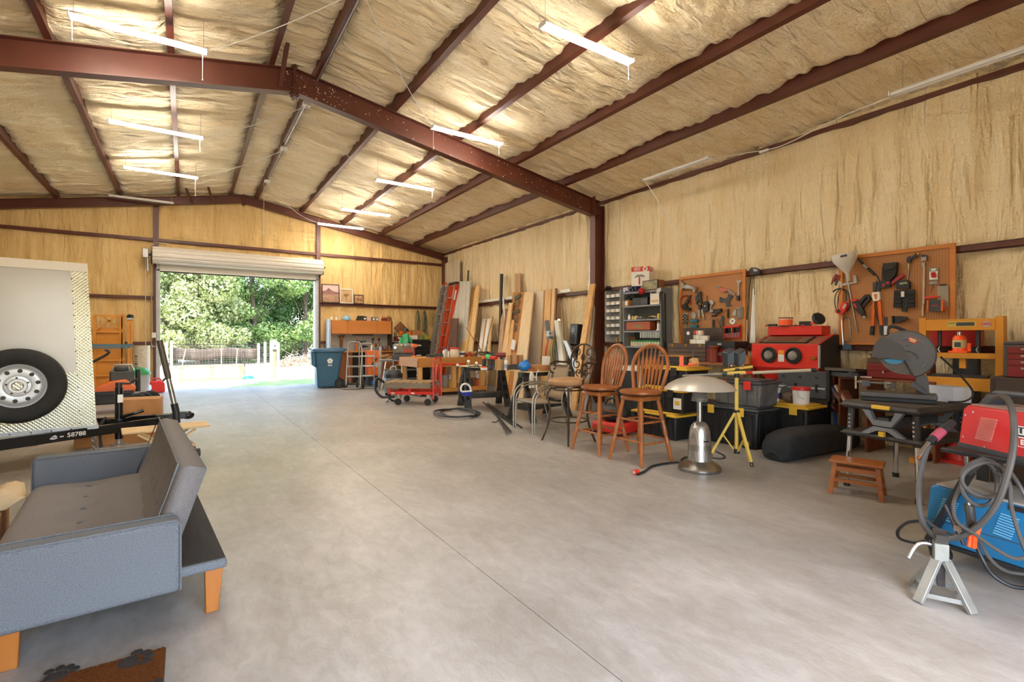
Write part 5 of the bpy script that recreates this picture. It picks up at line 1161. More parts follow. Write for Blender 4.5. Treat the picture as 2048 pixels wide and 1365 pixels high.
for i, a in enumerate(((943, 950, 576, 925, 934, 698), (951, 959, 572, 936, 944, 698), (937, 943, 600, 921, 927, 698))):
    lean('pine_board', ['pine stud leaning right of the gutters', 'second pine stud leaning right of the gutters, tallest', 'shorter pine stud tight against the gutters'][i], 'board', [pine, pine2, pine][i], *a, 7.05-.05*i, 6.45, .04, group=GL)
for i, (a, m) in enumerate((((964, 970, 638, 957, 963, 698), white), ((970, 974, 640, 962, 967, 698), pine3), ((975, 980, 638, 966, 971, 698), white), ((980, 984, 640, 975, 979, 698), pine2))):
    lean('trim_offcut', ['short white trim strip, left of four', 'short brown trim strip between the white ones', 'short white trim strip, second', 'short pale trim strip at the right of four'][i], 'board', m, *a, 7.0, 6.6, .03, group='short trim strips')
lean('black_pole', 'tall black pole leaning against the right wall', 'pole', black, 1000, 1004, 548, 996, 999, 700, 7.05, 6.75, .04)
lean('white_strip', 'thin white strip in front of the wall girt', 'strip', white, 1004.5, 1006.5, 594, 1008, 1009.5, 636, 7.0, 6.85, .012)
for i, (a, m, l_) in enumerate((((1003, 1013, 619, 995, 1005, 720), pine3, 'stubby dark pine board right of the black pole'), ((1011, 1016, 618, 1002, 1010, 720), brownw, 'brown board right of the black pole'), ((1018, 1024, 606, 1001, 1012, 725), pine2, 'pale board slanting beside the printed carton'), ((1024, 1028, 640, 1010, 1020, 725), pine, 'slim board at the foot of the printed carton'))):
    lean('leaning_board', l_, 'board', m, *a, 6.98-.08*i, 6.45, .035, group=GL)
lean('weathered_board', 'weathered board rising behind the printed carton', 'board', pine3, 1030, 1041, 547, 1028, 1039, 640, 7.12, 7.0, .03, group=GL)
ub = lean('tall_carton', 'tall slim brown carton printed with large dark capital letters', 'box', mat('carton brown', 'b57b3e', .75, c2='ad7337', scale=3), 1026, 1048, 585, 1018, 1038, 706, 7.0, 6.55, .09)
# print on the carton: dark band with carton coloured capitals
A, C = PX(1037, 590, 6.98), PX(1031, 668, 6.70); dirc = (C-A).normalized(); tilt = math.atan2(C.x-A.x, A.z-C.z)
nrm_ = Vector((-math.cos(tilt), 0, -math.sin(tilt)*-1)); 
Mb = Matrix.Identity(4)
def on_carton(q, off=.03): p = A.lerp(C, q); return p+Vector((-off-.004, 0, 0))
band = mat('dark green print', '3f4a42', .7)
L_ = (C-A).length
xax = -dirc; zax = Vector((-1, 0, 0)); zax = (zax-xax*zax.dot(xax)).normalized(); yax = zax.cross(xax)
rot = Matrix((xax, yax, zax)).transposed().to_4x4()
for q0, q1 in ((.0, .11), (.415, .50)):
    p = on_carton((q0+q1)/2); Mx = rot.copy(); Mx.translation = p; B().box((0, 0, 0), (L_*(q1-q0), .27, .002), M=Mx).o('print_block', band, ub, sm=False)
def up_text(s, q, size):
    o_ = text(s, size, band, ub, (0, 0, 0), (0, 0, 0), depth=.001, bold=.004, align='CENTER', sx=1.35); Mx = rot.copy(); Mx.translation = on_carton(q); o_.matrix_world = Mx @ Matrix.Diagonal((.36, 1, 1, 1))
up_text('OLD', .26, .38); up_text('BIFOLD', .74, .38)
v = PX(1030, 690, 6.55); simple('paper_sheet', 'white instruction sheet taped low on the tall carton', 'paper', B().box((0, 0, 0), (.006, .16, .24), (.25, .0, 0)), paper, (v.x-.05, v.y, v.z))
lean('birch_plank', 'wide pale birch plank right of the printed carton', 'board', birch, 1049, 1067, 584, 1033, 1054, 712, 6.98, 6.45, .03, group=GL)
lean('leaning_sheet', 'large off-white panel leaning behind the birch plank', 'board', mat('off white panel', 'd8c8b0', .6, c2='d0bfa5', scale=2), 1068, 1090, 583, 1056, 1092, 720, 7.06, 6.85, .02, group=GL)
for i, a in enumerate(((1087, 1089.5, 581, 1083, 1085, 660), (1090, 1092.5, 580, 1087, 1090, 660), (1092, 1102, 579, 1090, 1099, 660), (1104, 1110, 578, 1101, 1107, 660), (1110, 1113, 577, 1108, 1110, 660))):
    lean('pine_strip', ['slim moulding beside the off-white panel', 'second slim moulding beside the panel', 'broad pine board right of the mouldings', 'narrow pine board right of the broad one', 'last slim strip before the bare girt'][i], 'board', [pine3, pine, pine, pine2, brownw][i], *a, 7.04-.01*i, 6.85, .03, group=GL)
# steel on the floor: engine hoist boom, channel, straps
eh = T('engine_hoist', 'folded grey engine hoist with straps hung over it', 'hoist', (0, 0, 0))
a = PX(1093, 643, 6.6); c = PX(1118, 765, 6.3); B().bar((c.x, c.y, 0), a, .09, .09).o('mast', grey, eh)
a = PX(1098, 668, 6.45); c = PX(1150, 745, 6.3); B().bar(a, (c.x, c.y, .1), .09, .10).o('boom', grey, eh); B().box(PX(1100, 668, 6.40), (.12, .12, .12)).o('knuckle', lgrey, eh, bev=.01); B().cyl(PX(1100, 667, 6.32), PX(1100, 667, 6.42), .02).o('pin', black, eh)
b = PX(1108, 660, 6.4)
for i, (d, m) in enumerate(((-.10, mat('red strap', 'b8342c', .7)), (-.05, mat('tan strap', 'b5975c', .8)), (-.0, mat('tan strap', 'b5975c', .8)), (.05, mat('tan strap', 'b5975c', .8)), (.10, mat('olive cord', '7d7a42', .8)))):
    q = PX(1103, 680, 6.35); o_ = B().tube(smooth_pts([(q.x, q.y-d, q.z+.0), (q.x-.05, q.y-d*1.3, q.z-.25), (q.x-.03, q.y-d*1.6, q.z-.55), (q.x-.04, q.y-d*.8+.03, q.z-.60), (q.x-.06, q.y-d*.7+.03, q.z-.3), (q.x+.0, q.y-d*.5+.02, q.z+.01)], 6), .014, 6)
    simple('tow_strap', ['red strap loop hung on the engine hoist', 'tan rope loop on the hoist, first', 'tan rope loop on the hoist, middle', 'tan rope loop on the hoist, third', 'olive cord loop hung on the hoist'][i], 'strap', o_, m, (0, 0, 0), group='loops hung on the engine hoist')
a = PX(1112, 641, 6.5); c = PX(1124, 735, 6.15)
lean('white_post', 'white square post slanting right of the hoist', 'post', mat('off white paint', 'cfcdbf', .5), 1108, 1116, 641, 1120, 1130, 740, 6.7, 6.2, .06)
lean('grey_channel', 'drilled grey steel channel slanting behind the iron stool', 'channel', galv, 1126, 1133, 682, 1150, 1160, 745, 6.3, 6.25, .05)
simple('clip_lamp', 'small bright clip lamp on the wall left of the speakers', 'lamp', B().lathe([(.02, 0), (.05, .05), (.052, .06)], 14, M=Euler((0, -PI/2, 0)).to_matrix().to_4x4()), chrome, PX(1122, 643, 6.9))
# speakers
sp0 = PX(1150, 690, 6.6)
for i, (y0_, y1_, l_) in enumerate(((631, 684, 'upper black loudspeaker leaning on the wall'), (684, 735, 'lower black loudspeaker under the other'))):
    a = PX(1150-6*i, y1_, 6.65); h_ = PX(1150, y0_, 6.65).z-PX(1150, y1_, 6.65).z
    t = T('loudspeaker', l_, 'loudspeaker', (6.75, PX(1148, 690, 6.65).y+.04*i, 1.30-.43*(i+1)+.30), 0, 'stacked loudspeakers', rot=(.0, .10, 0))
    z0 = 0
    B().bx(-.14, .14, -.13, .13, 0, .42).o('cabinet', black, t, bev=.008); B().bx(-.147, -.14, -.115, .115, .02, .40).o('front_frame', dgrey, t, bev=.003)
    for z, r_ in ((.12, .075), (.30, .06)): B().lathe([(.0, .0), (r_*.3, .002), (r_, .008), (r_*1.1, .004)], 18, M=Matrix.Translation((-.148, 0, z)) @ Euler((0, -PI/2, 0)).to_matrix().to_4x4()).o('driver', [blackr, grey][z > .2 and i == 0], t)
tb = T('tool_crate', 'dark crate carrying the loudspeakers', 'crate', (6.76, PX(1148, 690, 6.65).y+.04, 0)); B().bx(-.18, .18, -.17, .17, 0, .735).o('crate', dgrey, tb, bev=.01); B().bx(-.19, -.18, -.15, .15, .5, .55).o('grip', black, tb)
# boards by the column
lean('long_board', 'long orange pine board slanting up to the steel column', 'board', pine, 1179, 1189, 568, 1152, 1163, 735, 6.86, 6.2, .04, group=GL)
for i, (a, m) in enumerate((((1183, 1188, 590, 1166, 1173, 735), pine3), ((1185, 1189, 600, 1174, 1179, 735), lgrey), ((1187, 1190, 615, 1180, 1184, 735), brownw))):
    lean('edge_board', ['weathered strip behind the long orange board', 'pale grey strip near the column', 'brown strip tight to the column'][i], 'board', m, *a, 6.92+.02*i, 6.4, .03, group=GL)
lean('grey_conduit', 'grey pipe end rising beside the steel column', 'pipe', galv, 1178, 1183, 519, 1174, 1178, 640, 7.08, 6.95, .04)
simple('work_lamp', 'black clamp lamp resting on the girt right of the column', 'lamp', B().lathe([(.02, 0), (.03, .03), (.075, .12), (.08, .13)], 16, M=Euler((0, 1.9, .5)).to_matrix().to_4x4()), black, PX(1213, 574, 7.0)+Vector((0, 0, 0)))
g = B().bx(7.06, 7.10, PX(1140, 585, 7.06).y, PX(1115, 590, 7.06).y, 2.335, 2.40); simple('white_lath', 'white moulding strip lying along the wall girt', 'strip', g, white, (0, 0, 0))
g = B().bx(7.06, 7.10, PX(1024, 600, 7.06).y, PX(957, 605, 7.06).y, 2.335, 2.40); simple('pale_lath', 'long pale moulding strip on the girt behind the boards', 'strip', g, cream, (0, 0, 0))
# ================================================================ SAWHORSE TABLE, CHAIRS, STOOLS
sh_m = mat('sawhorse plastic', '2b2b2c', .6, c2='4a4744', scale=7)
def sawhorse(label, c, rz, L=.95):
    t = T('sawhorse', label, 'sawhorse', (c[0], c[1], 0), rz, 'sawhorses under the plywood')
    B().bx(-L/2, L/2, -.045, .045, .69, .77).o('top_beam', sh_m, t, bev=.01)
    for sx in (-1, 1):
        for sy in (-1, 1):
            b = B(); x0 = sx*(L/2-.07); b.add([(x0-.055, sy*.04-.012, .70), (x0+.055, sy*.04-.012, .70), (x0+.055, sy*.04+.012, .70), (x0-.055, sy*.04+.012, .70), (x0-.07+sx*.04, sy*.27-.012, 0), (x0+.07+sx*.04, sy*.27-.012, 0), (x0+.07+sx*.04, sy*.27+.012, 0), (x0-.07+sx*.04, sy*.27+.012, 0)], [(0, 3, 2, 1), (4, 5, 6, 7), (0, 1, 5, 4), (1, 2, 6, 5), (2, 3, 7, 6), (3, 0, 4, 7)])
            lg_ = b.o('leg', sh_m, t, bev=.006)
            for k in range(3): z = .2+k*.16; q = (.70-z)/.70; B().box((x0+sx*.04*q, sy*(.04+.23*q+.0125), z), (.05, .006, .09), (sy*math.atan(.23/.7), 0, 0)).o('slot', blackg, lg_)
    B().prism([(-L/2+.06, .17), (L/2-.06, .17), (L/2-.06, .27), (-L/2+.06, .27)], -.12, .12, 'xz').o('tray', sh_m, t, bev=.01)
    return t
sawhorse('nearer black sawhorse under the plywood', (4.86, 6.62), R(12)); sawhorse('farther black sawhorse with a helmet hung on it', (4.82, 8.38), R(-12), .85)
# plywood top with a bowed front edge
pts = [(4.34, 8.62), (4.42, 7.9), (4.46, 7.2), (4.44, 6.35), (5.32, 6.35), (5.32, 8.62)]
simple('plywood_top', 'sheet of plywood laid over the sawhorses as a table', 'plywood', B().prism(pts, .772, .788, 'xy'), birch, (0, 0, 0))
TZ = .789
def tb(px_, Y, z=TZ): v = PY(px_, 740, Y); return (v.x, Y, z)
def item(name, label, cat, loc, rz, parts, group=None):
    t = T(name, label, cat, loc, rz, group)
    for nm, b, m in parts: b.o(nm, m, t)
    return t
C_ = lambda r, h, r2=None, n=14, z=0.0: B().cyl((0, 0, z), (0, 0, z+h), r, r2, n)
item('light_bulb', 'white light bulb standing on the plywood end', 'light bulb', tb(937, 8.3), 0, [('glass', B().ball((0, 0, .085), .03, 12, 8), white), ('base', C_(.014, .06), steel)])
item('light_bulb', 'second white light bulb near the drill on the plywood', 'light bulb', tb(953, 7.9), 0, [('glass', B().ball((0, 0, .07), .028, 12, 8), white), ('base', C_(.013, .05), steel)])
item('light_bulb', 'white bulb hanging at the plywood corner', 'light bulb', (tb(916, 8.5)[0], 8.52, TZ-.02), 0, [('glass', B().ball((0, 0, .03), .028, 12, 8), white), ('base', C_(.013, .02, z=.0), steel)])
def drill(label, loc, rz, m, s=1.0):
    return item('cordless_drill', label, 'drill', loc, rz, [('motor', B().cyl((-.10*s, 0, .19*s), (.06*s, 0, .19*s), .034*s, n=14), m), ('chuck', B().cyl((.06*s, 0, .19*s), (.13*s, 0, .19*s), .022*s, .014*s, 12), black), ('grip', B().bar((-.03*s, 0, .17*s), (-.06*s, 0, .04*s), .035*s, .05*s), black), ('battery', B().box((-.05*s, 0, .03*s), (.11*s, .07*s, .06*s)), dgrey)], 'cordless tools on the plywood')
drill('green and black cordless drill on the plywood', tb(976, 7.35), R(70), bgreen, 1.1); drill('red cordless drill beside the green one', tb(985, 7.2), R(100), red, 1.0); drill('black cordless driver behind the green drill', tb(982, 7.6), R(200), black, 1.2); drill('dark orange cordless driver at the back of the plywood', tb(998, 7.45), R(150), dred, 1.2)
item('router_tool', 'grey router with orange top on the plywood', 'router', tb(968, 7.6), 0, [('body', C_(.04, .16), dgrey), ('cap', C_(.036, .05, .03, z=.16), orange), ('base', C_(.06, .012), black)])
item('wood_block', 'square wooden post block on the plywood', 'wood block', tb(1000, 6.95), R(20), [('block', B().bx(-.06, .06, -.06, .06, 0, .17), pine3)])
item('spray_can', 'white spray can with grey cap on the plywood', 'can', tb(1012, 6.85), 0, [('can', B().lathe([(.03, 0), (.032, .01), (.032, .15), (.02, .165)], 16), white), ('cap', C_(.02, .03, z=.165), lgrey), ('label', B().lathe([(.0325, .04), (.0325, .10)], 16, cap=False), mat('label blue', '9db4cf', .6))])
striped = mat('striped walnut', 'b08b62', .5)
t = T('cutting_board', 'striped wooden cutting board standing on the plywood', 'board', tb(1031, 6.95), R(-10))
for k in range(7): B().bx(-.14+k*.04, -.14+(k+1)*.04, -.012, .012, 0, .24).o('strip', [pine3, wood('pinkish maple', 'b48a6a', 'a57a5c'), brownw][(k*2) % 3], t)
item('orange_clamp', 'orange and grey tape measure on the plywood front', 'tape measure', tb(968, 7.1), 0, [('case', B().bx(-.05, .05, -.025, .025, 0, .035), white), ('top', B().bx(-.04, .04, -.02, .02, .035, .055), borange)])
for i, (px_, Y, m) in enumerate(((945, 8.0, dgrey), (958, 7.7, grey), (962, 7.9, card), (990, 7.0, grey), (952, 8.2, iron), (1004, 7.3, orange))):
    item('hand_tool', ['dark wrench near the bulbs', 'grey pliers in the middle of the plywood', 'wood handled scraper near the router', 'pale green clamp at the plywood front edge', 'iron socket handle by the bulbs', 'orange handled snips behind the block'][i], 'hand tool', tb(px_, Y), i*1.1, [('shaft', B().bx(-.08, .08, -.012, .012, 0, .016), m), ('head', B().box((.09, 0, .014), (.05, .04, .028)), iron)], 'hand tools on the plywood')
wire_ = B()
for k in range(7): wire_.tube(smooth_pts([(0, 0, .02+.012*k), (.06, -.06, .04+.01*k), (.16, -.05-.01*k, .03), (.2, .03, .05+.008*k), (.1, .07, .03+.01*k)], 5), .005, 5)
simple('wire_tangle', 'tangle of dark wires at the plywood front edge', 'wires', wire_, iron, tb(1014, 6.6))
item('blue_bag', 'bright blue plastic bag on the plywood', 'bag', tb(1049, 6.55), R(10), [('bag', B().ball((0, 0, .075), (.11, .10, .085), 9, 7), mat('blue film', '1d78c8', .3, bump=.5, bscale=14)), ('knot', B().ball((.04, 0, .16), (.03, .03, .02), 8, 6), mat('blue film', '1d78c8', .3))])
t = carton('open cardboard tray of papers at the end of the plywood', *tb(1083, 6.5)[:2], TZ, .36, .26, .09, R(-8), tape=False)
item('paper_pad', 'white paper pad standing in the cardboard tray', 'paper', (tb(1092, 6.42)[0], 6.42, TZ+.092), R(-20), [('pad', B().box((0, 0, .07), (.13, .02, .14), (.15, 0, 0)), paper)])
item('wood_stick_bundle', 'bundle of reddish offcuts before the blue bag', 'wood', tb(1073, 6.41), R(-5), [('offcut', B().box((-.02, 0, .02), (.26, .035, .03)), wood('red offcut', 'b0663c', '9a5630', 'x')), ('offcut', B().box((.03, .045, .017), (.22, .035, .03), (0, 0, .1)), wood('red offcut', 'b0663c', '9a5630', 'x'))])
cord([(4.62, 6.32, TZ+.02), (4.55, 6.28, TZ-.03), (4.53, 6.26, .62), (4.50, 6.2, .50), (4.42, 6.0, .47), (4.35, 5.92, .52)], .008, white, 'white cord falling from the plywood over the patio chair', name='white_power_cord')
item('work_glove', 'cream work glove hung over the plywood edge', 'glove', (4.50, 6.345, .525), 0, [('palm', B().ball((0, 0, .18), (.045, .02, .09), 10, 8), cream)]+[('finger', B().tube([(x, 0, .12), (x*1.3, 0, .06), (x*1.4, -.01, .01)], .012, 6), cream) for x in (-.03, -.01, .01, .03)]+[('thumb', B().tube([(.04, 0, .2), (.07, 0, .16)], .013, 6), cream)])
# welding helmet hung at the far sawhorse, with hose on the floor
p = PY(934, 803, 8.12)
hm = T('welding_helmet', 'white and blue face shield hung at the far sawhorse leg', 'face shield', (p.x-.02, 8.10, .26), R(0), rot=(R(-15), 0, 0)); B().ring((0, 0, .12), .10, .018, 24, 8, 'y').o('headband', white, hm); B().prism(arc((0, .10), .115, 190, 350, 10, '2')+[(.10, .07), (-.10, .07)], -.03, .03, 'xz').o('visor', mat('cobalt plastic', '26348f', .4), hm); B().bx(-.105, .105, -.035, .035, .06, .09).o('brow_band', white, hm)
hc = []
for k in range(64):
    a = k/64*2*PI*3.2; rr = .40+.13*math.sin(k*.29); hc.append((3.93+rr*math.cos(a)*.8+.06*math.sin(k*.2), 7.55+rr*math.sin(a)*1.15, .018+.004*(k % 5)+.012*(k//20)))
hc = [(4.5, 8.55, .70), (4.36, 8.5, .5), (4.28, 8.35, .2), (4.35, 8.15, .03)]+hc
tag(B().tube(smooth_pts(hc, 3), .014, 8).o('air_hose', black), 'black hose coiled on the floor before the far sawhorse', 'hose')
for i, (a, c) in enumerate((((966, 806), (1030, 856)), ((985, 825), (1022, 868)), ((988, 826), (1015, 872)), ((975, 812), (1044, 858)), ((992, 830), (1028, 852)))):
    p0, p1 = F(*a), F(*c); tag(B().bar((p0.x, p0.y, .012+.012*i), (p1.x, p1.y, .012+.012*(i % 3)), .02, .02).o('steel_rod', iron), ['long dark steel rod on the floor, reaching the patio chair', 'dark rod on the floor, second of five', 'shortest dark rod on the floor', 'dark rod ending at the chair leg', 'dark rod on top of the others'][i], 'rod', 'steel rods on the floor')
p = F(990, 846); tag(B().tube(smooth_pts([(p.x-.05, p.y+.0, .02), (p.x-.02, p.y-.06, .02), (p.x+.1, p.y+.02, .05), (p.x+.25, p.y+.22, .08), (p.x+.36, p.y+.4, .1)], 5), .009, 6).o('hooked_rod', iron), 'hooked iron rod lying across the floor rods', 'rod')
# patio stacking chair
ch = T('patio_chair', 'grey tube framed patio chair with tan sling seat', 'chair', (4.27, 5.78, 0), R(-98))
tubem = mat('taupe tube', '8d8578', .4, .5); sling = mat('tan sling', 'a08c70', .85, c2='8f7b60', scale=60, bump=.2, bscale=200)
for s in (-1, 1):
    for d in (0, .035):
        x = s*(.30-d*.0); o = d
        B().tube(smooth_pts([(x, -.30+o, 0), (x, -.30+o, .35), (x, -.28+o, .52-o), (x, -.19+o, .62-o), (x, -.05, .655-o), (x, .14, .66-o), (x*.92, .24, .645-o)], 6), .012, 8).o('front_leg', tubem, ch)
    B().tube(smooth_pts([(s*.27, .30, 0), (s*.27, .22, .25), (s*.27, .18, .44), (s*.27, .24, .66), (s*.25, .31, .92)], 6), .012, 8).o('back_leg', tubem, ch)
    B().tube([(s*.29, -.27, .42), (s*.27, .2, .40)], .011, 8).o('seat_rail', tubem, ch)
B().tube([(-.25, .31, .92), (.25, .31, .92)], .012, 8).o('top_rail', tubem, ch); B().tube([(-.29, -.27, .42), (.29, -.27, .42)], .011, 8).o('front_rail', tubem, ch)
B().grid(lambda u, v: (lerp(-.27, .27, u), lerp(-.27, .19, v), .425-.02*math.sin(PI*u)-.015*v), 8, 8).o('sling_seat', sling, ch, solid=.006)
B().grid(lambda u, v: (lerp(-.26, .26, u)*(1-.05*v), .185+.125*v+.02*math.sin(PI*u), .44+.47*v), 8, 8).o('sling_back', sling, ch, solid=.006)
# wrought iron bar stool
ir = mat('bronzed iron', '4a3a2e', .4, .7, c2='5d4a3a', scale=10)
bs_ = T('iron_bar_stool', 'bronzed iron bar stool with suede seat, scrolled arms and ornate back', 'stool', (4.07, 4.93, 0), R(-85))
for sx in (-1, 1):
    for sy in (-1, 1): B().tube(smooth_pts([(sx*.15, sy*.15, .68), (sx*.19, sy*.19, .58), (sx*.165, sy*.165, .42), (sx*.185, sy*.185, .2), (sx*.24, sy*.24, 0)], 6), .013, 8).o('leg', ir, bs_)
for z, r_ in ((.27, .235), (.66, .2)): B().ring((0, 0, z), r_, .010, 32, 8).o('ring_rail', ir, bs_)
C_(.21, .03, z=.685, n=28).o('swivel_plate', ir, bs_)
B().lathe([(.235, .715), (.262, .735), (.265, .765), (.235, .795), (.12, .81), (0, .812)], 32).o('seat_pad', skin_leather, bs_)
def spiral(c, r0, r1, a0, a1, n, f): return [f(c[0]+lerp(r0, r1, i/n)*math.cos(R(lerp(a0, a1, i/n))), c[1]+lerp(r0, r1, i/n)*math.sin(R(lerp(a0, a1, i/n)))) for i in range(n+1)]
for s in (-1, 1):
    f = lambda u, v: (s*.285, u, v)
    B().tube([(s*.24, .0, .70), (s*.285, -.02, .80), (s*.285, .0, .86)]+spiral((.0-.0, .93), .075, .03, -90, -430, 22, f), .013, 8).o('arm_scroll', ir, bs_)
    B().tube(smooth_pts([f(-.06, .97), f(.05, 1.0), (s*.27, .17, .99), (s*.23, .25, 1.0)], 5), .013, 8).o('arm', ir, bs_)
g_ = lambda u, v: (u, .235+(v-.8)*.12, v)
B().tube([g_(*q) for q in [(-.15, .70), (-.18, .85), (-.215, 1.0)]+arc((0, 1.03), .215, 180, 0, 14, '2', rb=.20)+[(.215, 1.0), (.18, .85), (.15, .70)]], .013, 8).o('back_frame', ir, bs_)
for s in (-1, 1):
    for (cx0, cz0, ra, a0, a1) in ((.10, 1.12, .07, -60, 300), (.10, .97, .075, 90, -300), (.06, .86, .05, -90, 270), (.15, 1.05, .035, 0, 360)):
        B().tube([g_(s*x, z) for x, z in spiral((cx0, cz0), ra, ra*.35, a0, a1, 18, lambda u, v: (u, v))], .008, 6).o('back_scroll', ir, bs_)
B().tube([g_(0, .74), g_(0, 1.22)], .011, 8).o('back_stem', ir, bs_); B().ball(g_(0, 1.06), (.035, .02, .05), 10, 8).o('back_rosette', ir, bs_); B().tube([g_(-.18, .86), g_(.18, .86)], .009, 6).o('back_rail', ir, bs_)
# two spindle back swivel stools
def windsor(label, c, swivel, rz=0):
    t = T('spindle_back_stool', label, 'stool', (c[0], c[1], 0), rz, 'oak spindle back bar stools')
    for sx in (-1, 1):
        for sy in (-1, 1):
            a = Vector((sx*.125, sy*.125, .665)); e = Vector((sx*.228, sy*.228, 0)); qs = [(0, .019), (.22, .022), (.30, .024), (.33, .019), (.35, .024), (.40, .019), (.42, .023), (.55, .022), (.60, .018), (.62, .023), (.75, .024), (1.0, .015)]
            B().tube([a.lerp(e, q) for q, _ in qs], [r_ for _, r_ in qs], 10).o('leg', oak, t)
    def rail(i, j, z):
        k = 1-z/.665; r_ = .125+.103*k; P = [(-r_, -r_), (r_, -r_), (r_, r_), (-r_, r_)]; a = Vector((*P[i], z)); e = Vector((*P[j], z)); qs = [(0, .009), (.3, .012), (.4, .010), (.45, .014), (.5, .017), (.55, .014), (.6, .010), (.7, .012), (1, .009)]
        B().tube([a.lerp(e, q) for q, _ in qs], [x for _, x in qs], 8).o('stretcher', oak, t)
    for i in range(4): rail(i, (i+1) % 4, .22+.02*(i % 2)); rail(i, (i+1) % 4, .43+.02*(i % 2))
    B().box((0, 0, .672), (.31, .31, .05)).o('swivel_base', oak, t, bev=.03, seg=3)
    C_(.10, .02, z=.695).o('swivel_plate', iron, t)
    ro = (0, 0, swivel)
    seat = B().lathe([(.12, .715), (.205, .716), (.222, .73), (.222, .745), (.20, .757), (.14, .752), (0, .745)], 36, sy=1.0).o('seat', oak, t); seat.rotation_euler = ro
    h = lambda u, v: (u, .155+(v-.75)*.23, v)
    hp = [(-.165, .75), (-.185, .86), (-.205, .96)]+arc((0, 1.0), .208, 172, 8, 14, '2', rb=.225)+[(.205, .96), (.185, .86), (.165, .75)]
    o_ = B().tube([h(*q) for q in smooth_pts([(x, z, 0) for x, z in hp], 3) for q in [(q[0], q[1])]], .020, 8).o('back_hoop', oak, t); o_.rotation_euler = ro
    for k in range(7):
        u = (k-3)/3; x0, x1 = u*.115, u*.150; zt_ = 1.0+.225*math.sqrt(max(0, 1-(x1/.208)**2))
        b = B(); pr = [(-.005, 0), (-.007, .12), (-.012, .30), (-.018, .66), (-.005, .80), (-.004, 1), (.004, 1), (.005, .80), (.018, .66), (.012, .30), (.007, .12), (.005, 0)]
        P3 = [Vector(h(lerp(x0, x1, q)+w_, lerp(.75, zt_, q))) for w_, q in pr]; n = len(P3)
        b.add([p-Vector((0, .005, 0)) for p in P3]+[p+Vector((0, .005, 0)) for p in P3], [tuple(range(n)), tuple(range(n, 2*n))[::-1]]+[(i, (i+1) % n, n+(i+1) % n, n+i) for i in range(n)])
        o_ = b.o('spindle', oak, t, sm=False); o_.rotation_euler = ro
    return t
windsor('oak spindle back bar stool beside the iron stool', (4.03, 4.31), R(-96)); windsor('oak spindle back bar stool next to the patio heater', (4.06, 3.72), R(-76))
# table-top patio heater
ph = T('patio_heater', 'stainless table-top patio heater with a wide pale dish', 'patio heater', (4.27, 3.14, 0))
B().lathe([(.20, 0), (.205, .01), (.205, .03), (.19, .05), (.13, .085), (.115, .10)], 36).o('base', steel, ph)
perf = mat('perforated steel', 'b9b7b2', .35, .9)
t_ = perf.node_tree; vo = t_.nodes.new('ShaderNodeTexVoronoi'); vo.inputs['Scale'].default_value = 90; vo.inputs['Randomness'].default_value = 0; tcx = t_.nodes.new('ShaderNodeTexCoord'); cr_ = t_.nodes.new('ShaderNodeValToRGB'); cr_.color_ramp.elements[0].position = .28; cr_.color_ramp.elements[1].position = .36; cr_.color_ramp.elements[0].color = lin('4a4846'); cr_.color_ramp.elements[1].color = lin('c4c2bd')
t_.links.new(tcx.outputs['Object'], vo.inputs[0]); t_.links.new(vo.outputs[0], cr_.inputs[0]); t_.links.new(cr_.outputs[0], t_.nodes['Principled BSDF'].inputs['Base Color'])
B().lathe([(.115, .10), (.108, .26), (.098, .38), (.085, .43), (.06, .465), (.03, .48)], 32, cap=False).o('tank_housing', perf, ph)
B().lathe([(.111, .20), (.1125, .2), (.108, .26), (.1065, .26)], 32, cap=False).o('label_band', steel, ph); B().box((-.04, -.105, .30), (.05, .01, .012), (0, 0, -.36)).o('grip_slot', black, ph)
C_(.027, .21, z=.475, n=16).o('post', steel, ph)
for k in range(6): B().ring((0, 0, .69+k*.018), .075-.003*k, .006, 28, 6).o('burner_coil', galv, ph)
C_(.03, .12, .06, z=.67, n=20).o('burner', steel, ph)
B().lathe([(.335, .80), (.338, .803), (.30, .845), (.22, .89), (.12, .92), (0, .932)], 44, cap=False).o('dish', mat('dish metal', 'b9b3a9', .35, .35), ph, solid=.004); B().cyl((0, 0, .78), (0, 0, .94), .008, n=8).o('dish_bolt', chrome, ph)
for a in (0, 2.1, 4.2): B().cyl((.1*math.cos(a), .1*math.sin(a), .76), (.1*math.cos(a), .1*math.sin(a), .93), .005, n=6).o('stud', chrome, ph)
cord([(F(1358, 929).x, F(1358, 929).y, .02), F(1335, 927, .012), F(1305, 933, .012), F(1290, 943, .012), F(1276, 949, .014)], .011, black, 'black power cord with a red plug before the patio heater')
item('plug_end', 'red round plug at the end of the heater cord', 'plug', F(1271, 950), 0, [('plug', B().cyl((-.02, 0, .025), (.03, 0, .025), .025, n=14), red), ('pin_face', B().cyl((-.022, 0, .025), (-.019, 0, .025), .016, n=12), lgrey)])
cord([F(1362, 921, .012), F(1372, 915, .012), F(1400, 913, .012), F(1440, 918, .012), F(1450, 913, .012), F(1432, 903, .012)], .007, black, 'thin black cord on the floor behind the heater')
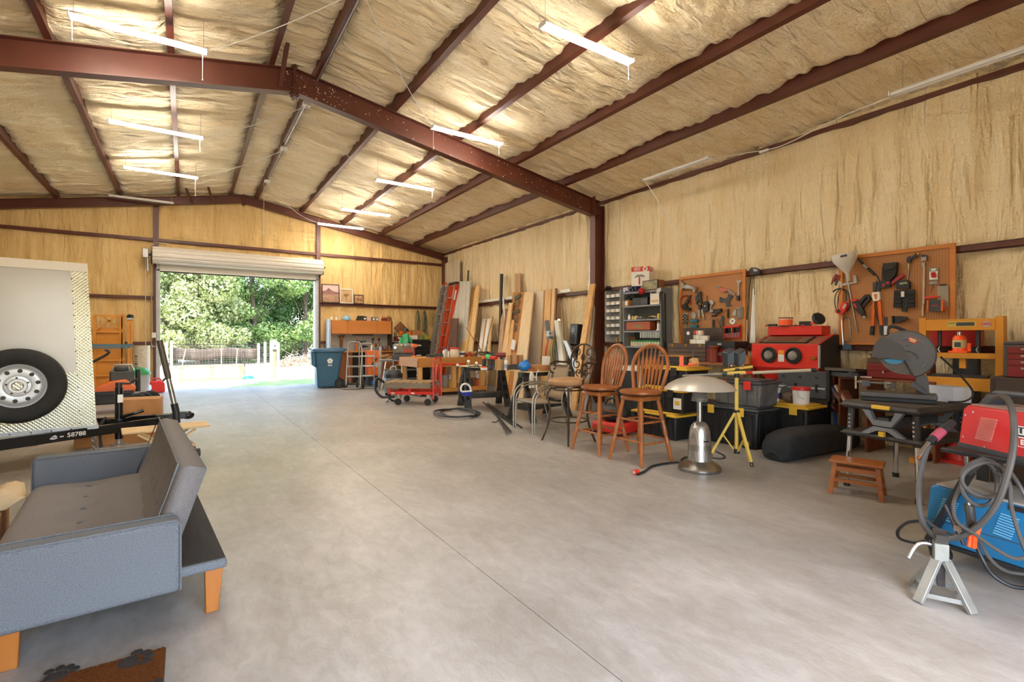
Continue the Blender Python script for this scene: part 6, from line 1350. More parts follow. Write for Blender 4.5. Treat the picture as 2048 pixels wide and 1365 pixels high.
# yellow tripod work light
ty = mat('tripod yellow', 'dbbb55', .45)
tp = T('work_light_tripod', 'yellow tripod work light with two grey lamp heads', 'work light', (4.985, 3.20, 0))
B().cyl((0, 0, .07), (0, 0, .93), .020, n=14).o('mast', ty, tp); C_(.03, .05, z=.06).o('foot_hub', black, tp); C_(.026, .10, z=.88).o('mast_clamp', black, tp); C_(.03, .03, z=.50).o('leg_hub', black, tp)
la, lb = F(1421, 913)-Vector((4.985, 3.2, 0)), F(1504, 934)-Vector((4.985, 3.2, 0))
for e in (la, lb, Vector((.26, .18, 0))):
    e = Vector((e.x, e.y, .012)); k0 = Vector((e.x*.06, e.y*.06, .50)); lg_ = B().bar(k0, e, .026, .026).o('leg', ty, tp); B().cyl(e-Vector((0, 0, .012)), e+Vector((-e.x*.04, -e.y*.04, .03)), .018, n=10).o('rubber_tip', black, lg_); B().bar(k0.lerp(e, .5), (e.x*.08, e.y*.08, .09), .018, .012).o('strut', ty, tp)
v = RT*.14; B().bar(tuple(-v+Vector((0, 0, .96))), tuple(v*1.2+Vector((0, 0, 1.0))), .025, .025).o('cross_bar', ty, tp); B().bar(tuple(-v*1.1+Vector((0, -.06, .935))), tuple(v*.2+Vector((0, -.06, .945))), .03, .025).o('cross_bar', ty, tp)
for i, q in enumerate((-.09, .03)):
    hd = B().box((0, 0, 0), (.12, .07, .17)).o('lamp_head', mat('lamp slate', '3e4349', .45), tp, bev=.012); hd.location = (RT.x*q, RT.y*q, 1.10); hd.rotation_euler = (R(18), R(-22), -YAW+R(25)); B().box((0, -.037, 0), (.10, .004, .14)).o('lamp_glass', mat('lamp glass', '6d7780', .15), hd)
    B().tube([(RT.x*q, RT.y*q, .97), (RT.x*q*1.1+.0, RT.y*q*1.1, 1.05)], .007, 6).o('yoke', chrome, tp); B().ball((RT.x*q-.01, RT.y*q-.05, 1.01), .014, 8, 6).o('wing_screw', chrome, tp)
# totes
def tote(label, x0, y0, z, w_, d_, h_, body=black, lid=yellow, latch=yellow, rz=0, name='storage_tote'):
    """front left corner at (x0, y0); w_ along y, d_ along x"""
    t = T(name, label, 'storage box', (x0+d_/2, y0+w_/2, z), rz, 'storage totes by the right wall')
    b = B(); q = .93
    b.add([(-d_/2*q, -w_/2*q, 0), (d_/2*q, -w_/2*q, 0), (d_/2*q, w_/2*q, 0), (-d_/2*q, w_/2*q, 0), (-d_/2, -w_/2, h_-.05), (d_/2, -w_/2, h_-.05), (d_/2, w_/2, h_-.05), (-d_/2, w_/2, h_-.05)], [(0, 3, 2, 1), (4, 5, 6, 7), (0, 1, 5, 4), (1, 2, 6, 5), (2, 3, 7, 6), (3, 0, 4, 7)])
    bd = b.o('tub', body, t, bev=.02)
    n = max(3, int(w_/.11))
    for k in range(n): B().box((-d_/2*.965-.004, lerp(-w_/2*.8, w_/2*.8, k/(n-1)), (h_-.05)*.5), (.016, .03, (h_-.05)*.82), (0, -.06, 0)).o('rib', body, bd)
    for k in range(3): B().box((lerp(-d_/2*.7, d_/2*.7, k/2), -w_/2*.965-.004, (h_-.05)*.5), (.03, .016, (h_-.05)*.82), (.06, 0, 0)).o('rib', body, bd)
    B().bx(-d_/2-.02, d_/2+.02, -w_/2-.02, w_/2+.02, h_-.05, h_-.02).o('lid', lid, t, bev=.008); B().bx(-d_/2+.03, d_/2-.03, -w_/2+.03, w_/2-.03, h_-.02, h_).o('lid_top', lid, t, bev=.008)
    for y in (-w_*.25, w_*.25): B().bx(-d_/2-.03, -d_/2-.018, y-.045, y+.045, h_-.12, h_-.015).o('latch', latch, t, bev=.004)
    return t
tote('black tote with yellow lid, lowest of the stack behind the stools', 5.18, 4.16, 0, .72, .50, .345, latch=black)
m_ = tote('black tote with yellow lid and picture label, middle of the stack', 5.22, 4.08, .346, .72, .50, .32, latch=black); tote('black tote with yellow lid, topmost of the stack', 5.34, 4.12, .667, .74, .46, .27, latch=black)
lb_ = B().bx(-.262, -.258, -.34, -.22, .06, .2).o('picture_label', white, m_); B().box((-.264, -.28, .14), (.004, .07, .05)).o('label_print', yellow, lb_)
tote('wide black wheeled tote with yellow latches under the grey one', 5.55, 3.30, 0, .80, .42, .49, lid=dgrey, latch=yellow)
for y in (3.42, 3.98): item('tote_wheel', 'small yellow hubbed wheel at the foot of the wide tote' if y < 3.5 else 'second small wheel at the foot of the wide tote', 'wheel', (5.53, y, .06), 0, [('tire', B().ring((0, 0, 0), .045, .015, 20, 8, 'x'), black), ('hub', B().cyl((-.015, 0, 0), (.015, 0, 0), .035, n=14), yellow)])
tote('dusty dark grey tote with red latches on the wide black one', 5.58, 3.28, .492, .62, .40, .32, body=mat('dusty grey tote', '4a4a4a', .7, c2='68645f', scale=6), lid=dgrey, latch=red)
tote('black tote with yellow lid carrying the pails', 6.02, 2.98, 0, .60, .42, .52)
item('small_pail', 'white pail with red lid on the yellow lidded tote', 'pail', (6.16, 3.12, .522), 0, [('pail', B().lathe([(.085, 0), (.095, .17)], 20), white), ('lid', B().lathe([(.105, .165), (.105, .20), (0, .202)], 20), red), ('handle', B().tube([(-.09, 0, .15), (-.13, -.04, .10), (-.09, -.08, .07)], .004, 5), lgrey)])
item('plastic_cup_tub', 'white tub with purple print tilted on the tote', 'tub', (6.13, 3.44, .522), .3, [('tub', B().lathe([(.06, 0), (.085, .16), (.09, .165)], 18), white), ('print', B().lathe([(.068, .04), (.079, .11)], 18, cap=False), mat('purple print', '5b4f8a', .6))])
item('respirator', 'brown dust mask with black straps between the pails', 'mask', (6.2, 3.29, .522), 0, [('cup', B().ball((0, 0, .06), (.07, .08, .06), 12, 8), mat('dusty brown', '6f5b4b', .8)), ('strap', B().tube(smooth_pts([(-.06, -.06, .06), (-.02, -.08, .16), (.04, 0, .2), (-.02, .08, .16), (-.06, .06, .06)], 5), .008, 6), black)])
# open black tool case behind
oc = T('open_tool_case', 'open black tool case standing behind the pails', 'tool case', (6.51, 3.3, .44)); B().bx(-.03, .03, -.32, .28, .12, .46).o('case_lid', dgrey, oc, bev=.012); B().bx(-.04, .04, -.35, -.32, .10, .48).o('case_edge', black, oc); B().bx(-.035, -.03, -.3, .26, .24, .26).o('hinge_bar', lgrey, oc)
for y in (-.2, 0, .2): B().cyl((-.036, y, .38), (-.03, y, .38), .018, n=10).o('knob', black, oc)
for y in (-.2, .05): B().bx(-.045, -.03, y-.012, y+.012, .20, .30).o('latch', black, oc)
B().bx(-.055, .03, -.34, .3, -.44, .115).o('case_base', black, oc)
# long pole lying across the totes
p0, p1 = Vector((5.42, 4.12, .955)), PX(1620, 740, 6.2); p0 = PX(1365, 752, 5.28); p1 = PX(1622, 741, 6.0)
pl = T('painter_pole', 'long pale extension pole lying across the totes', 'pole', (0, 0, 0)); B().tube([p0.lerp(p1, .35), p1], .019, 10).o('pole', mat('pole cream', 'c2b8a2', .45), pl); B().tube([p0, p0.lerp(p1, .37)], .014, 10).o('inner_pole', galv, pl); B().tube([p0.lerp(p1, .33), p0.lerp(p1, .37)], .028, 12).o('collar', mat('collar green', '3d5147', .5), pl); B().tube([p0.lerp(p1, .52), p0.lerp(p1, .57)], .0195, 10).o('pole_sticker', red, pl); B().tube([p1, p1+(p1-p0).normalized()*.05], .024, 10).o('end_cap', black, pl)
# orange muffs, straps on the yellow lid
v = PX(1375, 726, 5.5)
item('orange_strap', 'fluorescent orange folding strap on the yellow tote lid', 'strap', (5.44, 4.2, .94), R(30), [('upright', B().box((0, .06, .07), (.012, .05, .13)), mat('fluorescent orange', 'ff7a52', .5)), ('band', B().ring((0, -.08, .03), .05, .014, 18, 6), mat('fluorescent orange', 'ff7a52', .5)), ('foot', B().box((0, .02, .008), (.03, .14, .014)), mat('fluorescent orange', 'ff7a52', .5))])
item('drill_case', 'long black drill case behind the orange strap', 'case', (5.62, 4.5, .94), R(0), [('case', B().bx(-.12, .12, -.26, .26, 0, .12), black), ('rim', B().bx(-.125, .125, -.265, .265, .06, .07), dgrey), ('lid_trim', B().bx(-.1, .1, -.2, .2, .12, .135), mat('amber wood', 'b37c35', .5))])
item('wood_clamp', 'pale wooden block and clamp on the yellow lid', 'clamp', (5.56, 4.02+.16, .94), R(40), [('block', B().box((0, 0, .05), (.10, .09, .10), (0, .3, .4)), pine2), ('screw', B().cyl((.07, 0, 0), (.07, 0, .20), .008, n=8), steel), ('base', B().bx(-.06, .09, -.05, .05, 0, .02), yellow)])
# things under the stools: red generator, white appliance
gn = T('air_compressor', 'small red and black air compressor on the floor behind the stools', 'compressor', (4.95, 5.0, 0), R(10)); B().bx(-.20, .20, -.26, .26, .02, .17).o('tank_frame', red, gn, bev=.04); B().ball((0, 0, .28), (.17, .24, .13), 18, 10).o('shroud', black, gn); B().tube(smooth_pts([(0, -.2, .3), (0, -.1, .46), (0, .1, .46), (0, .2, .3)], 5), .015, 6).o('handle', black, gn)
for y in (-.2, .2): B().cyl((-.18, y, 0), (-.18, y, .03), .03, n=10).o('foot', blackr, gn)
bf = T('white_cabinet', 'white metal cabinet half hidden behind the oak stools', 'cabinet', (6.05, 5.62, 0)); B().bx(-.25, .25, -.3, .3, 0, .86).o('body', cream, bf, bev=.01); dr_ = B().bx(-.262, -.25, -.27, .27, .06, .80).o('door', black, bf, bev=.006); B().bx(-.28, -.262, .18, .21, .35, .55).o('handle', chrome, dr_)
# ================================================================ RIGHT WALL: SHELVES, PEGBOARDS, MACHINES
def ZF(ox, oy, s): return lambda u, v: (ox+u/s, oy+v/s)
def tw(conv, pts, X, th, m, name, parent, **k):
    """a traced outline as a solid th thick, its back at x=X"""
    return B().prism([(PX(*conv(u, v), X).y, PX(*conv(u, v), X).z) for u, v in pts], X-th, X, 'yz').o(name, m, parent, sm=False, **k)
def cw(conv, u, v, r, X, th, m, name, parent, n=18, ri=None):
    c = PX(*conv(u, v), X)
    return B().cyl((X-th, c.y, c.z), (X, c.y, c.z), r, n=n).o(name, m, parent)
def tubew(conv, pts, X, r, m, name, parent, k=5):
    return B().tube(smooth_pts([PX(*conv(u, v), X) for u, v in pts], k), r, 6).o(name, m, parent)
idt = lambda u, v: (u, v)
# ---- steel shelf unit
gs = mat('shelf grey', '7f8182', .5, c2='757778', scale=4)
SX0, SX1, SY0, SY1 = 6.80, 7.08, 5.77, 6.64
su = T('steel_shelf', 'grey steel shelf unit filled with jars and boxes right of the column', 'shelf', (0, 0, 0))
SZ = [.12, .45, .80, 1.163, 1.445, 1.65, 1.90, 2.15]
for z in SZ: B().bx(SX0, SX1, SY0, SY1, z-.03, z).o('shelf_board', gs, su, bev=.002)
for y in (SY0, SY1): B().bx(SX0-.004, SX1, y-.008, y+.008, 0, 2.18).o('side_panel', gs, su)
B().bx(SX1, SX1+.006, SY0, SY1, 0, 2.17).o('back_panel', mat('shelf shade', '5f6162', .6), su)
def sh(px_): return PX(px_, 640, SX0+.06).y
def on(name, label, cat, px_, zi, parts, dx=.08, rz=0, group=None): return item(name, label, cat, (SX0+dx, sh(px_), SZ[zi]+.001), rz, parts, group)
GJ = 'jars with green caps on the shelf'
jar_body = mat('jar label cream', 'd6cdb8', .5, c2='b9ad92', scale=40); capg = mat('cap green', '2c8a3a', .45)
jb = B().lathe([(.024, 0), (.026, .005), (.026, .075), (.02, .085)], 12)
first = None
for i in range(11):
    y = lerp(sh(1265), sh(1318), i/10)
    if first is None:
        first = T('spice_jar', 'x', 'jar', (0, 0, 0), 0, GJ); jb.o('jar', jar_body, first); C_(.026, .03, z=.08).o('cap', capg, first); j = first
    else: j = dup(first)
    j.location = (SX0+.05, y, SZ[3]+.001); j['label'] = 'cream jar with green cap in the front row, number %s from the left' % ['one', 'two', 'three', 'four', 'five', 'six', 'seven', 'eight', 'nine', 'ten', 'eleven'][i]
g2 = None
for i in range(8):
    y = lerp(sh(1283), sh(1319), i/7)
    if g2 is None:
        g2 = T('glass_jar', 'x', 'jar', (0, 0, 0), 0, 'clear jars hung under the shelf board'); B().lathe([(.022, .0), (.024, .01), (.024, .07), (.02, .08)], 12).o('jar', mat('jar glass', 'a9aba4', .15, spec=.8), g2); C_(.024, .02, z=.08).o('lid', steel, g2); j = g2
    else: j = dup(g2)
    j.location = (SX0+.05, y, SZ[4]-.131); j['label'] = 'clear hanging jar under the crate shelf, number %s from the left' % ['one', 'two', 'three', 'four', 'five', 'six', 'seven', 'eight'][i]
t = on('plate_stack', 'dark slanted board on the jar shelf', 'board', 1257, 3, [('board', B().box((.06, 0, .09), (.02, .16, .18), (.2, .0, 0)), brownw)])
crm = wood('crate rust', 'a34d22', '8c3f1b', 'y', sc_=8)
ct = item('wooden_crate', 'rust coloured wooden crate with faded green lettering on the shelf', 'crate', (SX0+.10, (sh(1253)+sh(1308))/2, SZ[4]+.001), 0, [('front_board', B().bx(-.09, -.075, -.28, .28, 0, .16), crm), ('back_board', B().bx(.075, .09, -.28, .28, 0, .16), crm), ('end_board', B().bx(-.075, .075, -.28, -.265, 0, .16), crm), ('end_board', B().bx(-.075, .075, .265, .28, 0, .16), crm), ('bottom_board', B().bx(-.09, .09, -.28, .28, 0, .012), crm)])
text('hoba', .085, mat('faded green paint', '79864f', .7), ct, (-.091, .0, .085), (PI/2, 0, -PI/2), bold=.003)
on('shell_ornament', 'pale carved ornament beside the rust crate', 'ornament', 1316, 4, [('foot', C_(.045, .02), cream), ('column', C_(.03, .10, z=.02), cream), ('top', B().ball((0, 0, .14), .035, 10, 6), brass)])
for i, (px_, h_, m, c_) in enumerate(((1257, .09, white, lgrey), (1265, .07, yellow, black), (1271, .07, cream, black), (1316, .09, yellow, dgrey), (1278, .045, green, green))):
    on('small_bottle', ['white glue bottle on the second shelf', 'yellow bottle with black cap on the second shelf', 'cream bottle beside the yellow one', 'yellow tub at the right of the second shelf', 'low green cup on the second shelf'][i], 'bottle', px_, 5, [('bottle', B().lathe([(.028, 0), (.03, h_*.1), (.03, h_*.75), (.014, h_)], 14), m), ('cap', C_(.015, .02, z=h_), c_)])
t = on('parts_dish', 'shallow grey dish of small fittings on the second shelf', 'dish', 1282, 5, [('dish', B().lathe([(.06, 0), (.11, .025), (.115, .03), (.10, .025)], 20), lgrey)])
for i in range(8): B().box((random.uniform(-.06, .06), random.uniform(-.06, .06), .035), (.03, .02, .02), (i, i*.5, i)).o('fitting', [brass, steel, iron, orange][i % 4], t)
t = on('fittings_heap', 'heap of brass and steel fittings on the second shelf', 'fittings', 1302, 5, [])
for i in range(14): B().cyl((random.uniform(-.05, .05), random.uniform(-.13, .13), .015+.012*(i % 3)), (random.uniform(-.05, .05), random.uniform(-.13, .13), .02+.012*(i % 3)), .013, n=8).o('fitting', [iron, brass, galv, yellow][i % 4], t)
on('black_vcr', 'black long box on the third shelf', 'box', 1280, 6, [('case', B().bx(-.02, .16, -.18, .18, 0, .14), black), ('trim', B().bx(-.025, -.02, -.175, -.02, .02, .12), dgrey)])
t = on('small_carton', 'small brown carton with a white label on the third shelf', 'box', 1254, 6, [('carton', B().bx(-.06, .1, -.075, .075, 0, .11), card), ('label', B().bx(-.063, -.06, -.05, .05, .02, .09), paper)])
on('black_vise', 'black clamp on top of the small carton', 'clamp', 1256, 6, [('body', B().bx(-.03, .06, -.05, .05, .112, .15), black), ('arch', B().ring((0, 0, .15), .035, .012, 16, 6, 'x'), black)])
t = on('wall_calendar', 'white calendar page standing on the third shelf', 'calendar', 1310, 6, [('page', B().bx(-.03, -.02, -.10, .10, 0, .23), paper), ('header', B().bx(-.032, -.03, -.08, .08, .19, .215), dgrey), ('grid', B().bx(-.032, -.03, -.08, .08, .03, .08), mat('calendar tan', 'd2b888', .7))])
for k in range(5): B().bx(-.0325, -.03, -.085, .085, .055+k*.026, .057+k*.026).o('grid_line', card, t)
item('red_lantern', 'round red lamp hanging at the shelf top', 'lamp', (SX0-.03, PX(1283, 583, SX0-.03).y, PX(1283, 583, SX0-.03).z), 0, [('globe', B().ball((0, 0, 0), .062, 18, 12), mat('gloss red', 'b3161c', .2)), ('knob', B().cyl((-.075, 0, 0), (-.05, 0, 0), .02, n=12), dred), ('hook', B().tube([(0, 0, .05), (.02, 0, .09), (.04, 0, .07)], .005, 5), steel)])
b = B().tube(smooth_pts([(SX0-.02, SY0-.02, 2.08), (SX0-.0, SY0-.035, 1.7), (SX0+.01, SY0-.04, 1.3), (SX0+.06, SY0-.045, 1.15), (SX0+.08, SY0-.035, 1.3), (SX0+.07, SY0-.03, 2.08)], 6), .014, 6); simple('belt_strap', 'long black belt hung on the side of the shelf unit', 'belt', b, black, (0, 0, 0))
item('clip_lamp', 'silver clip lamp at the shelf top corner', 'lamp', (SX0-.03, SY0-.02, 2.10), 0, [('reflector', B().lathe([(.02, 0), (.05, .05), (.052, .055)], 14, cap=True, M=Euler((0, -1.2, 0)).to_matrix().to_4x4()), steel), ('clip', B().box((.02, 0, -.01), (.05, .03, .03)), black)])
# boxes on top
ZT2 = 2.151
v0, v1 = sh(1257), sh(1288)
t = T('tool_carton', 'white carton with a red header and clamp picture atop the shelf', 'box', (SX0+.14, sh(1279), ZT2+.10), R(25)); B().bx(-.14, .14, -.16, .16, 0, .34).o('carton', paper, t, bev=.002)
hd_ = B(); hd_.bx(-.1415, .1415, -.1615, .1615, .255, .341); hd_.o('red_header', mat('header red', 'd2452a', .6), t, sm=False)
for s_, y_, rz_ in (('HEAVY', .055, -PI/2), ('DUTY', .055, -PI/2)): text(s_, .042, white, t, (-.1425, y_, .315 if s_ == 'HEAVY' else .280), (PI/2, 0, rz_), bold=.001)
for s_, z_ in (('HEAVY', .315), ('DUTY', .280)): text(s_, .036, white, t, (-.05, -.1625, z_), (PI/2, 0, 0), bold=.001)
for M_ in (Matrix.Translation((-.1418, -.09, .295)) @ Euler((0, -PI/2, 0)).to_matrix().to_4x4(), Matrix.Translation((.08, -.1618, .295)) @ Euler((PI/2, 0, 0)).to_matrix().to_4x4()):
    B().lathe([(0, .002), (.045, .002), (.045, 0)], 20, M=M_).o('badge', white, t)
B().prism([(-.065, .315), (-.115, .315), (-.09, .265)], -.146, -.1435, 'yz').o('badge_triangle', red, t, sm=False); B().prism([(.055, .315), (.105, .315), (.08, .265)], -.1655, -.1635, 'xz').o('badge_triangle', red, t, sm=False)
B().prism([(.11, .14), (.06, .20), (-.04, .20), (-.10, .16), (-.06, .15), (0, .16), (.0, .04), (.03, .04), (.03, .16)], -.143, -.1415, 'yz').o('printed_tool', mat('print grey', '8a8578', .6), t, sm=False); B().bx(-.144, -.142, -.0, .025, .02, .13).o('printed_handle', red, t)
for k in range(4): B().bx(-.11, .11, -.163, -.1615, .10+k*.035, .103+k*.035).o('printed_line', grey, t)
t = T('lamp_carton', 'low blue and white printed carton atop the shelf', 'box', (SX0+.14, sh(1263), ZT2), 0); B().bx(-.14, .14, -.165, .165, 0, .10).o('carton', mat('carton blue', '3a3c78', .6), t, bev=.002)
for k, (y0, y1, z0, z1, m) in enumerate(((.03, .15, .075, .09, paper), (.09, .15, .04, .06, paper), (.03, .08, .04, .06, paper), (.11, .155, .01, .03, paper), (-.16, -.02, .005, .095, black), (-.06, -.02, .02, .06, paper), (-.12, -.07, .06, .09, paper), (-.15, -.1, .01, .05, grey))): B().bx(-.1415, -.14, y0, y1, z0, z1).o('printed_patch', m, t)
t = T('framed_picture', 'small dark framed picture leaning on top of the shelf', 'picture', (SX0+.03, sh(1300), ZT2), 0); B().bx(0, .02, -.20, .20, 0, .18).o('frame', dk, t, bev=.002); B().bx(-.003, 0, -.185, .185, .015, .165).o('print', mat('collage print', 'a5966f', .4, c2='6d6a55', scale=14, detail=2), t)
item('brown_block', 'brown wooden block behind the small framed picture', 'wood block', (SX0+.12, sh(1322)+.06, ZT2), 0, [('block', B().bx(-.07, .07, -.03, .03, 0, .17), wood('mahogany', '8d5a3c', '7d4c30'))])
# ---- small parts rack
pr_ = T('parts_rack', 'narrow light rack of small white bins beside the steel shelf', 'rack', (0, 0, 0)); ya, yb = PX(1245, 630, 7.0).y, PX(1216, 630, 7.0).y; zt_, zb_ = PX(1230, 581, 7.0).z, PX(1230, 684, 7.0).z
B().bx(7.08, 7.09, ya, yb, zb_, zt_).o('back_panel', lgrey, pr_)
for y in (ya, yb): B().bx(6.93, 7.09, y-.005, y+.005, zb_, zt_).o('side_panel', lgrey, pr_)
n = 7
for k in range(n+1):
    z = lerp(zb_, zt_, k/n); B().bx(6.93, 7.09, ya, yb, z-.006, z).o('shelf_board', dgrey, pr_)
bt = 0
for k in range(1, n):
    z = lerp(zb_, zt_, k/n)
    for j in range(3):
        y = lerp(ya, yb, (j+.5)/3); tt = item('parts_bin', 'small white parts bin, %s column, %s shelf of the narrow rack' % (['right', 'middle', 'left'][j], ['', 'second', 'third', 'fourth', 'fifth', 'sixth', 'top'][k]), 'bin', (6.985, y, z+.001), 0, [('bin', B().bx(-.05, .05, -.042, .042, 0, .055), white), ('lip', B().bx(-.055, -.05, -.042, .042, .03, .06), cream)], 'bins in the narrow rack')
item('amber_bottle', 'amber bottle at the foot of the narrow rack', 'bottle', (6.97, lerp(ya, yb, .3), zb_+.001), 0, [('bottle', B().lathe([(.025, 0), (.028, .05), (.012, .075), (.01, .09)], 12), mat('amber', 'b27a24', .3)), ('cap', C_(.011, .012, z=.09), black)])
# ---- pegboards
pegm = mat('pegboard', 'b27a45', .6, c2='a8703c', scale=2)
def pegdots(m):
    t = m.node_tree; n = t.nodes; bs = n['Principled BSDF']; src = bs.inputs['Base Color'].links[0].from_socket
    tc = n.new('ShaderNodeTexCoord'); vo = n.new('ShaderNodeTexVoronoi'); vo.inputs['Scale'].default_value = 39.37; vo.inputs['Randomness'].default_value = 0; sep = n.new('ShaderNodeSeparateXYZ'); cmb = n.new('ShaderNodeCombineXYZ')
    t.links.new(tc.outputs['Object'], sep.inputs[0]); t.links.new(sep.outputs[1], cmb.inputs[0]); t.links.new(sep.outputs[2], cmb.inputs[1]); vo.voronoi_dimensions = '2D'; t.links.new(cmb.outputs[0], vo.inputs[0])
    lt = n.new('ShaderNodeMath'); lt.operation = 'LESS_THAN'; lt.inputs[1].default_value = .15; t.links.new(vo.outputs['Distance'], lt.inputs[0])
    mx = n.new('ShaderNodeMixRGB'); mx.inputs[2].default_value = lin('4a2c14'); t.links.new(lt.outputs[0], mx.inputs[0]); t.links.new(src, mx.inputs[1]); t.links.new(mx.outputs[0], bs.inputs['Base Color'])
pegdots(pegm)
fro = wood('peg frame wood', 'cf8238', 'c0752e', 'y', sc_=8)
def pegboard(label, y0, y1, z0, z1):
    t = T('pegboard', label, 'pegboard', (0, 0, 0)); B().bx(7.095, 7.103, y0, y1, z0, z1).o('panel', pegm, t, sm=False); w_ = .045
    for a in ((y0, y1, z1-w_, z1), (y0, y1, z0, z0+.02), (y0, y0+w_, z0+.02, z1-w_), (y1-w_, y1, z0+.02, z1-w_)): B().bx(7.075, 7.096, *a).o('frame', fro, t, sm=False)
    return t
pegboard('brown pegboard with wooden frame beside the steel shelf', 4.40, 5.61, 1.225, 2.352); pegboard('large brown pegboard above the cut-off saw', 1.94, 3.11, 1.225, 2.357)
PXX = 7.090
c1 = ZF(1350, 530, 8.03)
def hung(name, label, cat, parts, conv, grp='tools on the first pegboard', X=PXX):
    t = T(name, label, cat, (0, 0, 0), 0, grp)
    for p_ in parts:
        k = p_[0]
        if k == 'p': tw(conv, p_[2], X-p_[4] if len(p_) > 4 else X, p_[3] if not isinstance(p_[3], tuple) else p_[3][0], p_[5] if len(p_) > 5 else steel, p_[1], t)
        elif k == 'o': tw(conv, p_[2], X, p_[3], p_[4], p_[1], t)
        elif k == 'c': cw(conv, p_[2][0], p_[2][1], p_[3], X, p_[4], p_[5], p_[1], t)
        elif k == 't': tubew(conv, p_[2], X-.012, p_[3], p_[4], p_[1], t)
    return t
O = lambda nm, pts, th, m: ('o', nm, pts, th, m)
Cc = lambda nm, c, r, th, m: ('c', nm, c, r, th, m)
Tt = lambda nm, pts, r, m: ('t', nm, pts, r, m)
hung('air_drill', 'silver angle drill at the top left of the first pegboard', 'drill', [O('body', [(125, 285), (165, 290), (180, 330), (250, 325), (300, 350), (355, 350), (365, 390), (350, 450), (325, 450), (320, 400), (240, 385), (160, 380), (145, 410), (130, 400)], .06, steel), Cc('head', (345, 375), .028, .07, chrome), Tt('hook', [(60, 235), (95, 255), (135, 285)], .005, iron)], c1)
hung('ear_muffs', 'red and black ear muffs with pliers at the left of the first pegboard', 'ear muffs', [Tt('headband', [(110, 700), (90, 620), (105, 530), (150, 500), (210, 505), (245, 560), (250, 640)], .012, mat('muff red', '8e2a22', .5)), O('cup', [(150, 640), (220, 660), (230, 720), (160, 730)], .05, black), O('pliers', [(270, 490), (235, 500), (160, 640), (180, 660), (235, 600), (255, 530)], .03, iron), Cc('wheel', (245, 715), .028, .04, black)], c1)
hung('clamp_pliers', 'dark locking pliers on the first pegboard', 'pliers', [O('jaw', [(395, 440), (430, 430), (435, 500), (440, 620), (415, 630), (400, 560), (370, 480)], .03, iron), O('handle', [(345, 500), (390, 490), (395, 560), (360, 640), (345, 560)], .03, dgrey)], c1)
hung('long_pliers', 'open steel pliers hung below the locking pliers', 'pliers', [O('jaw', [(385, 640), (430, 640), (440, 720), (400, 730)], .03, iron), O('handle', [(380, 720), (415, 720), (415, 820), (400, 850), (385, 830)], .025, steel), O('handle', [(430, 715), (455, 710), (485, 840), (470, 850), (445, 790)], .025, steel)], c1)
hung('black_gauge', 'black rounded tool with a white dot on the first pegboard', 'gauge', [O('body', [(485, 590), (535, 585), (555, 620), (553, 740), (500, 755), (468, 745), (468, 620)], .04, black), Tt('loop', [(515, 590), (512, 530), (520, 495)], .007, iron), Cc('dot', (505, 665), .012, .042, white)], c1)
hung('adjustable_wrench', 'steel adjustable wrench right of the black gauge', 'wrench', [O('head', [(565, 590), (600, 560), (635, 590), (630, 640), (600, 640), (585, 620), (570, 640)], .025, steel), O('handle', [(580, 630), (610, 635), (575, 770), (552, 780)], .018, steel)], c1)
hung('ratchet_tool', 'dark ratchet and chuck on the first pegboard', 'ratchet', [O('body', [(600, 740), (660, 715), (760, 705), (765, 750), (690, 790), (620, 785)], .05, iron), Cc('socket', (622, 820), .015, .05, black), Cc('socket', (660, 815), .015, .05, black), Cc('nut', (625, 745), .025, .06, steel)], c1)
hung('star_plate', 'dark three-armed steel plate on the first pegboard', 'plate', [O('plate', [(725, 515), (800, 545), (850, 520), (860, 465), (935, 500), (925, 530), (885, 570), (880, 625), (915, 650), (900, 665), (870, 660), (855, 678), (830, 670), (825, 625), (790, 595), (730, 605), (712, 575), (725, 560)], .012, dgrey)], c1)
hung('spray_gun', 'small paint spray gun at the top of the first pegboard', 'spray gun', [O('cup', [(690, 360), (725, 345), (745, 375), (710, 385)], .06, glass), O('body', [(735, 380), (770, 370), (860, 395), (880, 420), (800, 435), (745, 420)], .04, mat('gun pink', 'c26a60', .5)), O('barrel', [(860, 395), (880, 395), (985, 475), (975, 488), (870, 430)], .03, steel)], c1)
hung('ball_peen_bar', 'long steel bar with a black grip at the right of the first pegboard', 'bar tool', [O('fork', [(990, 265), (1015, 250), (1065, 250), (1080, 265), (1045, 290), (1040, 330), (1015, 330), (1015, 290)], .018, galv), O('shaft', [(1017, 330), (1038, 330), (1040, 500), (1012, 500)], .014, steel), O('grip', [(1005, 495), (1047, 495), (1045, 575), (1005, 575)], .03, black)], c1)
t = hung('hex_keys', 'row of small hex keys across the pegboard middle', 'hex keys', [], c1)
for i in range(7): tubew(c1, [(395+28*i, 905-4*i), (393+28*i, 875-3*i), (412+28*i, 862-3*i)], PXX-.012, .0035, steel, 'hex_key', t, 3)
t = hung('wrench_set', 'set of steel wrenches hanging at the right of the first pegboard', 'wrench set', [O('holder', [(1005, 690), (1095, 675), (1098, 690), (1008, 712)], .03, steel)], c1)
for i in range(5): tw(c1, [(1003+20*i, 705-4*i), (1019+20*i, 702-4*i), (1012+21*i, 875-6*i), (996+22*i, 875-6*i)], PXX-.004*i, .012, steel, 'wrench', t)
t = hung('key_ring', 'fan of small steel keys left of the wrench set', 'keys', [], c1)
for i in range(4): tw(c1, [(965, 715), (985, 720), (925+18*i, 815+6*i), (910+20*i, 810+6*i)], PXX-.003*i, .008, galv, 'key', t)
hung('grinding_disc', 'round white grinding disc on the first pegboard', 'disc', [Cc('disc', (930, 905), .048, .014, white), Cc('hole', (930, 905), .013, .0155, black)], c1)
